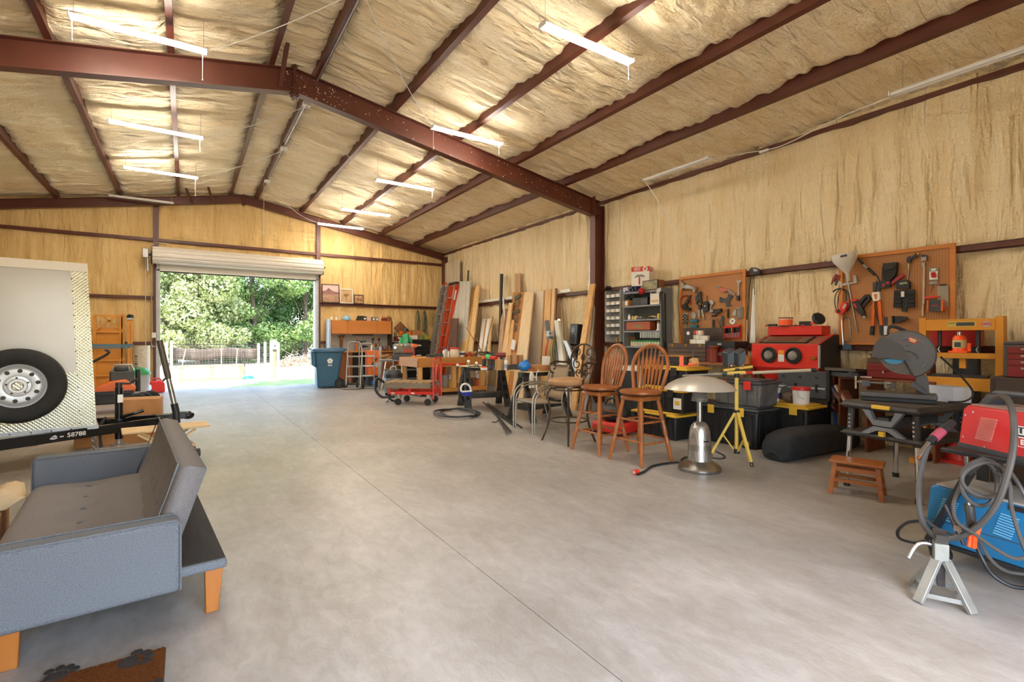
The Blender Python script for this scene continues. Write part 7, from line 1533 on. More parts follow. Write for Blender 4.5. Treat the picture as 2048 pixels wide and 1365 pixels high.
t = hung('screwdriver_rack', 'red rack of black screwdrivers on the first pegboard', 'screwdriver rack', [O('rack', [(785, 990), (1060, 965), (1065, 1180), (800, 1195)], .014, red), O('top_bar', [(790, 1000), (1058, 975), (1058, 1000), (792, 1022)], .05, red)], c1)
for i in range(9):
    u = 820+26*i; dv = -2*i; s_ = tw(c1, [(u-9, 1015+dv), (u+9, 1015+dv), (u+8, 1100+dv), (u-8, 1100+dv)], PXX-.02, .025, [black, blackg, black, black, orange][i % 5], 'screwdriver_grip', t); tw(c1, [(u-3, 1098+dv), (u+3, 1098+dv), (u+3, 1180+dv), (u-3, 1180+dv)], PXX-.028, .008, lgrey, 'screwdriver_blade', t)
t = hung('socket_tray', 'steel socket tray at the lower left of the first pegboard', 'socket tray', [O('tray', [(125, 780), (215, 775), (212, 955), (130, 955)], .012, galv)], c1)
for i in range(3):
    for k in range(6): cw(c1, 142+28*i, 800+27*k, .012, PXX-.012, .02, [steel, iron][(i+k) % 2], 'socket', t, 8)
hung('trowel', 'small steel trowel below the socket tray', 'trowel', [O('blade', [(160, 960), (205, 960), (195, 1040), (175, 1045), (165, 1000)], .012, steel)], c1)
for i, v in enumerate((880, 965)): hung('teal_case', ['upper teal parts case on the first pegboard', 'lower teal parts case on the first pegboard'][i], 'case', [O('case', [(265, v), (380, v-5), (380, v+45), (265, v+48)], .05, mat('teal', '1e5f70', .5)), O('label', [(280, v+14), (330, v+12), (330, v+30), (280, v+32)], .052, mat('teal pale', '3d8292', .5))], c1)
hung('tin_snips', 'grey tin snips above the teal cases', 'snips', [O('blade', [(280, 770), (330, 755), (350, 800), (330, 870), (300, 870), (270, 830)], .02, galv)], c1)
for i, (pts, m, h_) in enumerate((([(605, 890), (635, 880), (640, 1140), (612, 1145)], iron, 'steel file hung at the pegboard bottom'), ([(655, 880), (690, 870), (765, 1065), (735, 1080)], brownw, 'wooden hammer handle slanting at the pegboard bottom'), ([(745, 870), (770, 815), (788, 850), (780, 1000), (745, 990)], dgrey, 'dark plane iron right of the hammer handle'), ([(655, 1010), (675, 1010), (655, 1180), (640, 1180)], pine, 'pale chisel handle at the pegboard bottom'), ([(848, 715), (868, 710), (872, 860), (852, 850)], iron, 'thin dark try square on the first pegboard'))): hung('hand_tool', h_, 'hand tool', [O('blade', pts, .025, m), Cc('peg', pts[0], .006, .03, steel)], c1)
# mask on the girt, white strips, thin cable
hung('dust_goggles', 'black goggles lying on the girt between the pegboards', 'goggles', [O('frame', [(1502, 541), (1506, 536), (1515, 536), (1522, 541), (1524, 547), (1516, 550), (1506, 549)], .05, black), O('lens', [(1510, 538.5), (1517, 539), (1520, 543), (1512, 544)], .055, lgrey)], idt, None, 7.12)
for i, pts in enumerate(([(1507, 578), (1509, 578), (1509.5, 686), (1501, 686)], [(1510, 590), (1511, 590), (1512, 686), (1509.8, 686)])): hung('plastic_strip', ['tall white plastic strip standing between the pegboards', 'second thin white strip beside it'][i], 'strip', [O('strip', pts, .02, white)], idt, 'white strips between the pegboards', 7.08)
cord([PX(1508, 552, 7.1), PX(1510, 600, 7.1), PX(1510, 650, 7.1), PX(1512, 680, 7.1)], .004, black, 'thin black cable hanging down from the goggles')
cord([PX(1359, 560, 7.08), PX(1356, 600, 7.07), PX(1359, 640, 7.07), PX(1361, 672, 7.07)], .005, black, 'thin black cable at the left edge of the first pegboard')
cord([PX(1494, 640, 7.08), PX(1493, 690, 7.06), PX(1495, 702, 7.05), PX(1492, 708, 7.05)], .005, white, 'white cable hanging below the first pegboard')
# ---- wall bench with tool chests under the first pegboard
wbn = T('wall_bench', 'wooden bench along the wall under the first pegboard', 'workbench', (6.48, 4.05, 0)); B().bx(0, .62, 0, 1.68, .91, .95).o('worktop', wood('bench brown', '9a6234', '844f26', 'y'), wbn, bev=.004)
for x in (.03, .53):
    for y in (.03, 1.59): B().bx(x, x+.06, y, y+.06, 0, .91).o('leg', brownw, wbn)
B().bx(.02, .6, .02, 1.66, .3, .33).o('lower_shelf', brownw, wbn)
tc_ = mat('chest brown', '4a352a', .45, c2='54402f', scale=6)
y0, y1 = PX(1415, 700, 6.6).y, PX(1337, 700, 6.6).y
tb_ = T('brown_tool_chest', 'brown steel tool chest with its lid open on the wall bench', 'tool chest', (6.60, (y0+y1)/2, .951)); W2 = (y1-y0)/2
B().bx(-.02, .30, -W2, W2, 0, .27).o('body', tc_, tb_, bev=.008); B().bx(-.03, -.02, -W2+.01, W2-.01, .20, .262).o('front_flap', tc_, tb_, bev=.004)
for k in range(3): B().bx(-.03, -.02, -W2+.01, W2-.01, .01+k*.063, .066+k*.063).o('drawer', tc_, tb_, bev=.004)
for y in (-W2*.7, 0, W2*.7): B().bx(-.038, -.03, y-.02, y+.02, .23, .27).o('latch', brass, tb_)
ld = B().bx(.29, .31, -W2-.06, W2-.06, .27, .52).o('lid', mat('lid dark', '3a2a22', .5), tb_, bev=.006); B().cyl((.283, W2*.55, .44), (.29, W2*.55, .44), .03, n=16).o('round_sticker', white, ld); B().cyl((.283, W2*.2, .45), (.29, W2*.2, .45), .03, n=16).o('round_sticker', red, ld)
for i, (dy, z, w_, m) in enumerate(((-.06, 0, .16, cream), (-.20, 0, .14, paper), (-.12, .07, .13, mat('mint box', 'c6cfb5', .7)), (-.24, .06, .12, cream), (-.15, .14, .10, mat('pink box', 'd8b7a0', .7)), (.02, 0, .06, yellow))):
    item('small_box', ['cream small box in the open chest, left', 'white small box in the open chest', 'mint small box stacked in the chest', 'cream small box stacked at the right', 'pinkish small box on top of the pile', 'yellow packet beside the small boxes'][i], 'box', (6.60+.14, (y0+y1)/2+dy*.9, .951+.272+z), .1*i, [('box', B().bx(-.05, .05, -w_/2, w_/2, 0, .065), m), ('band', B().bx(-.0505, .0505, -w_/2*.3, w_/2*.3, .0, .0655), paper)], 'small boxes heaped in the open chest')
y0, y1 = PX(1462, 700, 6.6).y, PX(1416, 700, 6.6).y
for i, (z, h_, m, l_) in enumerate(((0, .20, dred, 'dark red cash box under the black case on the bench'), (.201, .11, black, 'black flat case on the red box of the wall bench'))): t = item('metal_case', l_, 'case', (6.74, (y0+y1)/2-.02, .951+z), 0, [('case', B().bx(-.16, .16, -.24, .24, 0, h_), m), ('lid_line', B().bx(-.163, .163, -.243, .243, h_*.6, h_*.64), iron), ('latch', B().bx(-.168, -.16, -.03, .03, h_*.5, h_*.75), galv)])
item('rust_can', 'rust coloured can standing before the red box', 'can', (6.52, PX(1428, 700, 6.52).y, .951), 0, [('can', B().lathe([(.055, 0), (.055, .2), (.06, .21), (.075, .23), (.075, .245)], 18), mat('rust can', '8a3a20', .5)), ('rim', B().ring((0, 0, .245), .07, .006, 20, 6), iron)])
item('brass_weight', 'brass weight and screws before the blast cabinet', 'weight', (6.50, PX(1497, 715, 6.5).y+.02, .951), 0, [('block', B().bx(-.03, .03, -.04, .04, 0, .10), mat('ochre', 'a8662c', .5)), ('knob', B().ball((0, 0, .115), .018, 8, 6), brass)])
# ---- blast cabinet
bc = T('blast_cabinet', 'red sandblast cabinet with two glove ports and sloped window', 'blast cabinet', (6.55, 3.11, 0))
CWd, CD = .87, .55; zf0, zf1, zb1 = .915, 1.228, 1.36
b = B(); b.prism([(0, zf0), (CD, zf0), (CD, zb1), (.40, zb1), (0, zf1)], 0, CWd, 'xz'); b.o('body', red, bc, bev=.006)
B().prism([(.01, zf0+.01), (CD-.01, zf0+.01), (CD-.01, zb1-.01), (.40, zb1-.012), (.01, zf1-.008)], -.006, .001, 'xz').o('side_door', black, bc, sm=False); B().bx(-.004, .03, -.012, .002, zf0+.02, zf1-.01).o('door_edge', lgrey, bc)
B().bx(.30, CD-.02, .10, CWd-.06, zb1-.01, 1.47).o('light_box', red, bc, bev=.006)
sl = math.atan2(zb1-zf1, .40)
dust = mat('dusty red top', '9c5b44', .8, c2='8a4c38', scale=5)
def slope(x0, x1, y0, y1, off, th, m, nm):
    f_ = lambda x: zf1+(zb1-zf1)*x/.40
    n_ = Vector((-math.sin(sl), 0, math.cos(sl)))
    P = [Vector((x0, y0, f_(x0))), Vector((x1, y0, f_(x1))), Vector((x1, y1, f_(x1))), Vector((x0, y1, f_(x0)))]; a = n_*off; c = n_*(off+th)
    return B().add([p+a for p in P]+[p+c for p in P], [(0, 3, 2, 1), (4, 5, 6, 7), (0, 1, 5, 4), (1, 2, 6, 5), (2, 3, 7, 6), (3, 0, 4, 7)]).o(nm, m, bc, sm=False)
slope(.005, .30, .01, CWd-.01, .0, .003, dust, 'dusty_top'); slope(.03, .27, .15, .78, .003, .012, blackr, 'window_gasket'); slope(.05, .25, .18, .75, .013, .006, mat('dusty window', '7d6a52', .35, c2='6a5a45', scale=6), 'window'); slope(.07, .23, .30, .70, .018, .005, mat('window film', '6b4a34', .5), 'window_film')
for y in (.62, .30):
    Mx = Matrix.Translation((-.004, y, 1.085)) @ Euler((0, -PI/2, 0)).to_matrix().to_4x4()
    rg = B().lathe([(.085, 0), (.105, .002), (.105, .016), (.09, .022), (.082, .01)], 30, M=Mx, cap=False).o('glove_ring', blackr, bc); B().lathe([(.083, .004), (0, .002)], 24, M=Mx, cap=False).o('port_shadow', black, rg)
    B().ball((-.012, y+.01, 1.08), (.03, .062, .062), 12, 8).o('glove', mat('grey glove', '8f897f', .8, c2='77716a', scale=9, bump=.6, bscale=20), rg)
B().bx(-.003, .0, .425, .50, 1.09, 1.15).o('warning_label', mat('label orange', 'e08a2a', .6), bc); B().bx(-.003, 0, .425, .50, 1.0, 1.09).o('instruction_label', paper, bc)
for k in range(4): B().bx(-.004, -.003, .432, .493, 1.012+k*.018, 1.016+k*.018).o('printed_line', grey, bc)
b = B(); b.bx(-.02, -.003, .02, .09, 1.045, 1.07); b.cyl((-.03, .05, 1.0575), (-.004, .05, 1.0575), .02); b.o('door_latch', brass, bc)
B().add([(.02, .02, .915), (CD-.02, .02, .915), (CD-.02, CWd-.02, .915), (.02, CWd-.02, .915), (.2, .3, .55), (.36, .3, .55), (.36, .57, .55), (.2, .57, .55)], [(0, 1, 2, 3), (4, 7, 6, 5), (0, 4, 5, 1), (1, 5, 6, 2), (2, 6, 7, 3), (3, 7, 4, 0)]).o('hopper', red, bc)
for x in (.0, CD-.04):
    for y in (0, CWd-.04): B().bx(x, x+.04, y, y+.04, 0, .915).o('leg', dred, bc, sm=False)
B().bx(0, .04, .04, CWd-.04, .38, .42).o('stretcher', dred, bc); B().bx(.04, CD-.04, 0, .04, .38, .42).o('stretcher', dred, bc)
ZBC = 1.471
item('line_spool', 'spool of fluorescent orange line on the blast cabinet', 'spool', (6.90, 3.70, ZBC), 0, [('line', B().lathe([(.085, .01), (.085, .11)], 24), mat('orange line', 'ff5f1c', .5)), ('flange', C_(.09, .012, n=24), dgrey), ('flange', C_(.092, .01, z=.11, n=24), dgrey), ('winding', B().lathe([(.086, .085), (.0865, .11)], 24, cap=False), mat('pale orange', 'f0a884', .5))])
item('face_shield', 'black ear muff headset with a red band on the blast cabinet', 'headset', (6.93, 3.30, ZBC), R(20), [('cup', B().lathe([(.0, .0), (.075, .005), (.085, .03), (.06, .05), (0, .052)], 20, M=Matrix.Translation((0, 0, .082)) @ Euler((.5, -1.1, 0)).to_matrix().to_4x4()), black), ('band', B().box((-.03, .02, .03), (.03, .12, .025)), red), ('strap', B().box((0, .14, .03), (.05, .14, .06)), black)])
item('pliers', 'red handled pliers lying on the blast cabinet', 'pliers', (6.88, 3.50, ZBC), R(70), [('jaw', B().bx(.02, .10, -.012, .012, .0, .015), iron), ('handle', B().bar((.02, -.01, .008), (-.10, -.03, .008), .014, .014), red), ('handle', B().bar((.02, .01, .008), (-.10, .03, .008), .014, .014), red)])
item('safety_glasses', 'black and orange glasses folded on the blast cabinet', 'glasses', (6.86, 3.86, ZBC), R(90), [('frame', B().box((0, 0, .018), (.12, .04, .03)), black), ('arm', B().box((.07, .02, .012), (.03, .08, .012)), orange)])
# ---- tools of the second pegboard
cA, cB = ZF(1660, 500, 6.823), ZF(1770, 490, 9.1); G2 = 'tools on the second pegboard'
p = PX(1696, 523, 6.95)
fn = T('funnel', 'large white plastic funnel hung at the pegboard corner', 'funnel', (6.93, p.y, 2.12), 0, rot=(R(-6), R(-8), 0)); B().lathe([(.012, -.10), (.016, -.02), (.022, .0), (.125, .16), (.135, .20), (.135, .245), (.13, .25), (.125, .20)], 30, cap=False).o('cone', mat('funnel white', 'd9d4ca', .4), fn, solid=.003); B().box((-.128, -.05, .215), (.004, .07, .025), (0, 0, .35)).o('brand_mark', dgrey, fn)
hung('screwdriver', 'red handled screwdriver hung behind the funnel', 'screwdriver', [O('grip', [(85, 330), (120, 345), (60, 445), (30, 440)], .03, mat('dull red', '8f2c22', .5)), O('blade', [(30, 440), (45, 450), (20, 475), (12, 468)], .01, iron)], cA, G2)
hung('pliers', 'black and red pliers below the funnel spout', 'pliers', [O('handle', [(100, 390), (125, 395), (90, 490), (72, 482)], .025, dgrey), O('handle', [(120, 345), (150, 350), (135, 420), (112, 400)], .025, mat('dull red', '8f2c22', .5))], cA, G2)
hung('paint_mixer', 'steel mixing rod with square paddles on the second pegboard', 'mixer', [O('paddle', [(320, 350), (365, 350), (378, 450), (335, 458)], .02, galv), O('arm', [(130, 465), (330, 440), (335, 458), (140, 500)], .014, galv), O('paddle', [(130, 440), (165, 435), (178, 505), (145, 515)], .02, galv), O('shaft', [(220, 380), (250, 370), (275, 520), (385, 1125), (372, 1125), (258, 530)], .016, galv)], cA, G2)
hung('bolt_cutter', 'orange handled bolt cutter in the middle of the second pegboard', 'bolt cutter', [O('jaw', [(598, 450), (645, 440), (645, 560), (600, 570)], .03, dgrey), O('jaw', [(645, 440), (692, 450), (690, 570), (645, 560)], .03, dgrey), O('hub', [(590, 585), (695, 575), (700, 680), (665, 700), (610, 700), (590, 650)], .04, cream), O('pivot', [(620, 610), (660, 605), (655, 670), (640, 680)], .045, orange), O('handle', [(592, 700), (632, 700), (612, 1040), (575, 1040)], .03, orange), O('handle', [(660, 695), (702, 690), (728, 1030), (690, 1030)], .03, orange), O('grip', [(570, 1040), (610, 1040), (602, 1165), (562, 1165)], .036, black), O('grip', [(688, 1030), (732, 1030), (745, 1165), (700, 1165)], .036, black)], cA, G2)
hung('heat_gun', 'black and red heat gun on the second pegboard', 'heat gun', [O('body', [(320, 700), (400, 690), (450, 760), (500, 860), (465, 900), (420, 870), (350, 770)], .07, black), O('rear_cap', [(310, 690), (370, 668), (410, 690), (335, 715)], .075, red), O('badge', [(350, 740), (375, 735), (405, 795), (380, 800)], .073, red), O('grip', [(410, 705), (500, 615), (540, 610), (575, 670), (470, 795), (455, 760), (545, 665), (520, 640), (440, 740)], .05, black), O('nozzle', [(455, 890), (490, 865), (510, 915), (480, 935)], .05, dgrey), Cc('tip', (490, 922), .018, .055, chrome)], cA, G2)
hung('red_angle_drill', 'red power tool with its cord looped on the second pegboard', 'power tool', [O('body', [(100, 820), (160, 800), (200, 710), (255, 730), (255, 790), (215, 860), (150, 880), (105, 865)], .06, red), Cc('hub', (147, 838), .022, .066, black), O('label', [(195, 790), (235, 740), (258, 750), (215, 810)], .062, lgrey), Tt('cord', [(90, 830), (65, 720), (80, 600), (150, 535), (230, 560), (265, 650), (270, 780), (230, 840)], .006, black), Tt('cord', [(220, 700), (215, 580), (160, 550), (115, 650), (105, 800)], .006, black), Tt('plug_end', [(150, 525), (80, 545), (40, 575)], .010, black)], cA, G2)
hung('hacksaw', 'silver framed hacksaw hung at the left of the second pegboard', 'hacksaw', [Tt('frame', [(270, 930), (220, 920), (165, 945), (160, 1060), (170, 1180), (180, 1330)], .008, steel), O('blade', [(258, 935), (275, 935), (298, 1220), (280, 1225)], .012, steel), O('handle', [(185, 1310), (215, 1280), (260, 1275), (305, 1310), (312, 1365), (190, 1365)], .03, mat('hacksaw blue', '4b6076', .5)), Tt('tension', [(180, 1300), (220, 1250), (285, 1240)], .006, steel)], cA, G2)
cord([PX(*cA(640, 420), 7.06), PX(*cA(610, 760), 7.06), PX(*cA(640, 900), 7.06), PX(*cA(700, 1150), 7.06), PX(*cA(700, 1260), 7.02), PX(*cA(660, 1365), 6.95)], .006, black, 'black cable hanging behind the bolt cutter')
hung('grease_gun_hose', 'black grease gun slanting at the top of the second pegboard', 'grease gun', [Tt('hose', [(310, 60), (345, 85), (395, 130)], .007, black), O('barrel', [(390, 140), (420, 130), (475, 195), (450, 210)], .03, dgrey), O('sleeve', [(450, 210), (480, 195), (530, 240), (515, 262)], .03, lgrey), O('grip', [(510, 262), (540, 245), (630, 330), (605, 352)], .035, black), Tt('tail', [(620, 340), (650, 370), (665, 410), (690, 450)], .007, black)], cA, G2)
hung('tool_pouch', 'black belt pouch with a flap on the second pegboard', 'pouch', [O('pouch', [(10, 350), (255, 330), (225, 560), (130, 650), (-15, 640), (-15, 420)], .06, mat('pouch black', '2a2726', .8)), O('flap', [(12, 345), (258, 325), (250, 380), (180, 450), (60, 470), (0, 440)], .075, mat('pouch flap', '332e2c', .8)), Cc('peg', (140, 315), .008, .03, steel)], cB, G2)
hung('staple_gun', 'red and black stapler slanting across the second pegboard', 'stapler', [O('body', [(-110, 690), (-20, 650), (120, 640), (150, 700), (110, 770), (20, 790), (-90, 800)], .05, black), O('handle', [(120, 690), (330, 525), (380, 565), (160, 720), (110, 740)], .04, mat('stapler red', 'a3252a', .45)), Cc('knob', (85, 700), .018, .06, mat('stapler red', 'a3252a', .45)), Cc('knob', (15, 740), .018, .06, mat('stapler red', 'a3252a', .45))], cB, G2)
hung('torque_wrench', 'chrome torque wrench with black angled grip at the pegboard top', 'torque wrench', [O('grip', [(410, 260), (460, 205), (500, 225), (580, 160), (615, 210), (500, 270), (480, 335), (415, 325)], .035, black), O('tip', [(580, 170), (625, 150), (640, 165), (610, 190)], .02, brass), O('joint', [(430, 340), (462, 340), (455, 450), (430, 450)], .025, chrome), O('shaft', [(432, 455), (448, 455), (424, 640), (410, 640)], .012, steel)], cB, G2)
hung('timing_meter', 'black hand meter with pale dial on the second pegboard', 'meter', [O('body', [(265, 660), (430, 645), (475, 680), (475, 800), (240, 805), (240, 700)], .06, black), O('dial', [(300, 700), (440, 685), (440, 710), (305, 730)], .063, mat('dial glow', 'a9b39a', .3))], cB, G2)
t = hung('chisel_roll', 'black ribbed tool case with a white tag on the second pegboard', 'tool case', [O('case', [(185, 830), (545, 820), (550, 1140), (415, 1145), (410, 1215), (330, 1215), (320, 1140), (165, 1145)], .03, black), O('tag', [(325, 855), (382, 852), (380, 950), (325, 955)], .055, cream)], cB, G2)
for i in range(4):
    v = 860+78*i; tw(cB, [(180, v), (310, v-3), (310, v+48), (178, v+50)], PXX-.03, .022, blackr, 'tube_slot', t); tw(cB, [(415, v-5), (548, v-8), (548, v+42), (415, v+45)], PXX-.03, .022, blackr, 'tube_slot', t)
hung('breaker_bar', 'long chrome breaker bar standing upright on the second pegboard', 'breaker bar', [O('head', [(685, 200), (775, 190), (780, 290), (690, 300)], .05, steel), O('cap', [(695, 190), (770, 185), (770, 225), (695, 230)], .055, black), O('collar', [(695, 335), (745, 335), (745, 395), (695, 395)], .035, steel), O('shaft', [(708, 395), (742, 395), (730, 1100), (692, 1100)], .025, mat('soft chrome', 'cfcad2', .2, .8)), O('end', [(685, 1100), (715, 1100), (712, 1300), (682, 1300)], .02, chrome), Cc('ring', (715, 1080), .012, .03, steel)], cB, G2)
hung('blister_pack', 'clear blister pack with a red part on the second pegboard', 'package', [O('card', [(805, 425), (970, 415), (970, 650), (805, 645)], .006, mat('card teal grey', '7d8a88', .5)), O('print', [(812, 490), (965, 480), (962, 630), (812, 635)], .008, paper), O('part', [(850, 510), (920, 495), (945, 560), (930, 600), (860, 600)], .03, mat('gloss red', 'b3161c', .2)), O('blister', [(812, 680), (960, 660), (955, 720), (815, 725)], .015, glass), O('logo', [(845, 440), (925, 430), (925, 465), (845, 470)], .0075, paper)], cB, G2)
hung('metal_plate', 'brushed metal plate at the right of the second pegboard', 'plate', [O('plate', [(950, 755), (1160, 740), (1165, 1120), (1100, 1135), (955, 1000)], .01, mat('brushed plate', '9b9282', .4, .5)), O('clip', [(1005, 720), (1120, 712), (1120, 740), (1005, 748)], .02, iron), Tt('wire', [(875, 690), (870, 780), (835, 880)], .003, iron)], cB, G2)
hung('red_pry_tool', 'red handled tool lying across the breaker bar', 'hand tool', [O('handle', [(735, 945), (960, 930), (1015, 935), (1000, 960), (740, 985)], .03, red)], cB, G2)
hung('battery_charger', 'black charger with orange sides on the second pegboard', 'charger', [O('case', [(835, 1010), (1065, 1005), (1060, 1215), (835, 1215)], .07, dgrey), O('side', [(808, 1015), (838, 1012), (835, 1215), (808, 1212)], .075, orange), O('side', [(1065, 1008), (1098, 1005), (1095, 1212), (1062, 1215)], .075, orange), O('stripe', [(890, 1105), (1000, 1100), (1000, 1112), (890, 1117)], .073, red)], cB, G2)
hung('black_valve', 'black valve tool at the foot of the second pegboard', 'valve', [O('pipe', [(145, 1300), (175, 1295), (180, 1440), (150, 1440)], .04, black), O('body', [(210, 1305), (320, 1300), (400, 1310), (440, 1350), (350, 1385), (280, 1420), (210, 1420)], .05, black)], cB, G2)
# ================================================================ DESK, PRESS, SAW, WELDERS
dw = wood('desk mahogany', '7a4428', '683820', 'z')
dk_ = T('open_bookcase', 'brown wooden desk shelf against the wall under the second pegboard', 'desk', (6.52, 1.95, 0))
B().bx(0, .50, 0, .92, .825, .85).o('top', dw, dk_, bev=.003); B().bx(.02, .48, .02, .90, .53, .55).o('shelf_board', dw, dk_)
for y in (0, .62, .90): B().bx(0, .48, y, y+.022, 0, .825).o('upright', dw, dk_, sm=False)
for i, (y, th, m, l_) in enumerate(((2.72, .035, mat('book multicolour', '9a6a5a', .6, c2='4f5f8a', scale=9), 'colourful thick book leaning on the desk shelf'), (2.665, .03, mat('book cream', 'd5c5a8', .6), 'cream book leaning on the desk shelf'), (2.64, .02, mat('book rose', 'b06a5c', .6), 'rose book leaning on the desk shelf'))):
    t = T('book', l_, 'book', (6.62, y+.14, .552), 0, 'books leaning on the desk shelf', rot=(R(-32), 0, 0)); B().bx(-.08, .08, -th/2+.003, th/2-.003, .003, .217).o('pages', paper, t); B().bx(-.085, -.08, -th/2, th/2, 0, .22).o('spine', m, t); B().bx(-.085, .085, th/2-.003, th/2, 0, .22).o('cover', m, t); B().bx(-.085, .085, -th/2, -th/2+.003, 0, .22).o('cover', m, t)
t = T('red_tool_box', 'dark red tool box with drawers on the desk behind the saw', 'tool box', (6.72, 2.32, .851)); B().bx(-.16, .16, -.27, .27, 0, .17).o('body', dred, t, bev=.005); B().bx(-.16, .16, -.27, .27, .17, .23).o('lid', mat('box lid brown', '54402f', .5), t, bev=.008)
for k in range(2): B().bx(-.17, -.16, -.26, .26, .01+k*.08, .078+k*.08).o('drawer', dred, t, bev=.003)
B().cyl((-.18, .1, .06), (-.18, .1, .09), .008, n=8).o('drawer_knob', steel, t)
item('brown_tray', 'brown metal tray balanced on the red tool box', 'tray', (6.70, 2.44, 1.083), R(5), [('tray', B().bx(-.14, .14, -.12, .12, 0, .035), mat('tray brown', '6a5644', .5)), ('rim', B().bx(-.15, .15, -.13, .13, .035, .045), iron)])
item('laptop_case', 'dark dusty flat case at the left end of the desk', 'case', (6.66, 2.82, .851), R(-8), [('base', B().bx(-.16, .16, -.2, .2, 0, .05), mat('slate', '3a3f45', .5)), ('top', B().box((0, 0, .075), (.34, .36, .035), (0, .06, 0)), mat('dusty slate', '4f4740', .7)), ('disc', B().lathe([(0, .0), (.05, .0), (.05, .03), (0, .035)], 16, c=(-.12, -.12, .05)), dgrey)])
item('red_book', 'flat red book on the desk edge', 'book', (6.60, 2.60, .851), R(5), [('cover', B().bx(-.08, .08, -.07, .07, 0, .02), dred), ('pages', B().bx(-.082, .07, -.065, .065, .004, .016), paper)])
# blue bucket of wire
p = (6.62, 2.98)
bk_ = T('blue_bucket', 'bright blue bucket of tangled copper wire behind the black bag', 'bucket', (6.90, 2.99, 0)); B().lathe([(.09, 0), (.112, .38), (.115, .385), (.105, .38)], 24).o('bucket', bblue, bk_)
b = B()
for k in range(10):
    a = k*.7; b.tube(smooth_pts([(.08*math.cos(a), .08*math.sin(a), .36), (.1*math.cos(a+1), .14*math.sin(a+1), .46+.02*(k % 3)), (.13*math.cos(a+2.2), .1*math.sin(a+2.2), .43), (.1*math.cos(a+3.4), .1*math.sin(a+3.4), .37)], 5), .006, 5)
b.o('wire_loops', mat('wire copper', '9a5a44', .4, .4), bk_); B().bx(-.117, -.11, -.012, .012, .05, .38).o('strap', cream, bk_)
# long black bag
bagm = mat('bag canvas', '1d1e1f', .85, c2='2a2b2c', scale=5, bump=.3, bscale=12)
bg_ = T('black_canvas_bag', 'long black canvas bag lying on the floor along the totes', 'bag', (5.22, 2.93, 0), R(-4))
secs = [(0, .14, .15, .10), (.04, .17, .30, .16), (.4, .175, .33, .175), (.9, .17, .31, .17), (1.35, .165, .29, .16), (1.55, .12, .16, .10)]
vs = []; fs = []; n = 18
for x, ry, h_, zc in secs:
    for k in range(n):
        a = 2*PI*k/n; cy = abs(math.cos(a))**.6*math.copysign(1, math.cos(a)); sy_ = abs(math.sin(a))**.6*math.copysign(1, math.sin(a)); vs.append((x, cy*ry+.004*math.sin(k*3+x*9), h_/2+sy_*h_/2+.0))
for i in range(len(secs)-1):
    for k in range(n): l = (k+1) % n; fs.append((i*n+k, i*n+l, (i+1)*n+l, (i+1)*n+k))
fs += [tuple(range(n))[::-1], tuple((len(secs)-1)*n+k for k in range(n))]
B().add(vs, fs).o('bag', bagm, bg_, sub=1, ang=180); B().tube([(.06, -.165, .10), (.5, -.172, .12), (1.0, -.17, .11), (1.4, -.16, .1)], .006, 5).o('seam', black, bg_); B().tube(smooth_pts([(-.004, -.1, .04), (-.012, 0, .1), (-.004, .1, .04)], 5), .006, 5).o('end_seam', black, bg_)
# ---- shop press
pr = T('shop_press', 'orange H-frame shop press standing at the right wall', 'shop press', (6.56, 1.44, 0)); PW = .66
for y in (0, PW-.06): B().bx(0, .12, y, y+.06, 0, 1.52).o('upright', pyellow, pr, bev=.004)
B().bx(-.004, .124, .06, PW-.06, 1.385, 1.50).o('top_beam', pyellow, pr, bev=.003); B().bx(.0, .12, .06, PW-.06, 1.10, 1.155).o('jack_beam', pyellow, pr, bev=.003); B().bx(-.01, .13, -.02, PW+.02, .78, .905).o('bed_beam', pyellow, pr, bev=.003)
B().bx(.03, .10, .12, PW-.06, .905, .935).o('bed_plate', iron, pr); B().bx(.04, .08, PW*.44, PW*.44+.05, 1.0, 1.10).o('ram_pin', pyellow, pr)
for y in (-.02, PW-.04): B().bx(-.2, .34, y, y+.06, 0, .05).o('foot', pyellow, pr)
for y in (PW*.3, PW*.76): B().cyl((.06, y, 1.22), (.06, y, 1.385), .018, n=12).o('return_spring', black, pr); B().tube([(.06, y, 1.22), (.06, y+.015, 1.19), (.06, y, 1.155)], .006, 6).o('spring_hook', steel, pr)
lb_ = B().bx(-.007, -.004, .20, .42, 1.42, 1.475).o('caution_label', mat('label ochre', 'c9b04a', .5), pr); B().bx(-.009, -.007, .21, .35, 1.43, 1.465).o('label_picture', dgrey, lb_); B().bx(-.009, -.007, .36, .415, 1.455, 1.462).o('label_text', dgrey, lb_)
B().lathe([(0, .003), (.04, .003), (.04, 0)], 24, sx=.7, M=Matrix.Translation((-.004, .12, 1.443)) @ Euler((0, -PI/2, 0)).to_matrix().to_4x4()).o('oval_badge', lgrey, pr); text('OTC', .036, red, pr, (-.0085, .12, 1.443), (PI/2, 0, -PI/2), bold=.002)
bj = T('bottle_jack', 'orange bottle jack on the beam of the shop press', 'bottle jack', (6.62, 1.44+PW*.52, 1.156)); B().bx(-.06, .06, -.075, .075, 0, .02).o('base', borange, bj, bev=.004); B().lathe([(.055, .02), (.055, .15), (.04, .175), (.028, .18)], 20).o('cylinder', borange, bj); B().cyl((0, 0, .18), (0, 0, .215), .02).o('ram', steel, bj); B().cyl((0, -.075, .02), (0, -.075, .10), .018).o('pump', borange, bj); B().lathe([(.056, .05), (.056, .13)], 20, cap=False).o('label', mat('label cream yellow', 'cbbd7d', .5), bj); B().box((-.056, 0, .085), (.004, .05, .05)).o('label_panel', dgrey, bj)
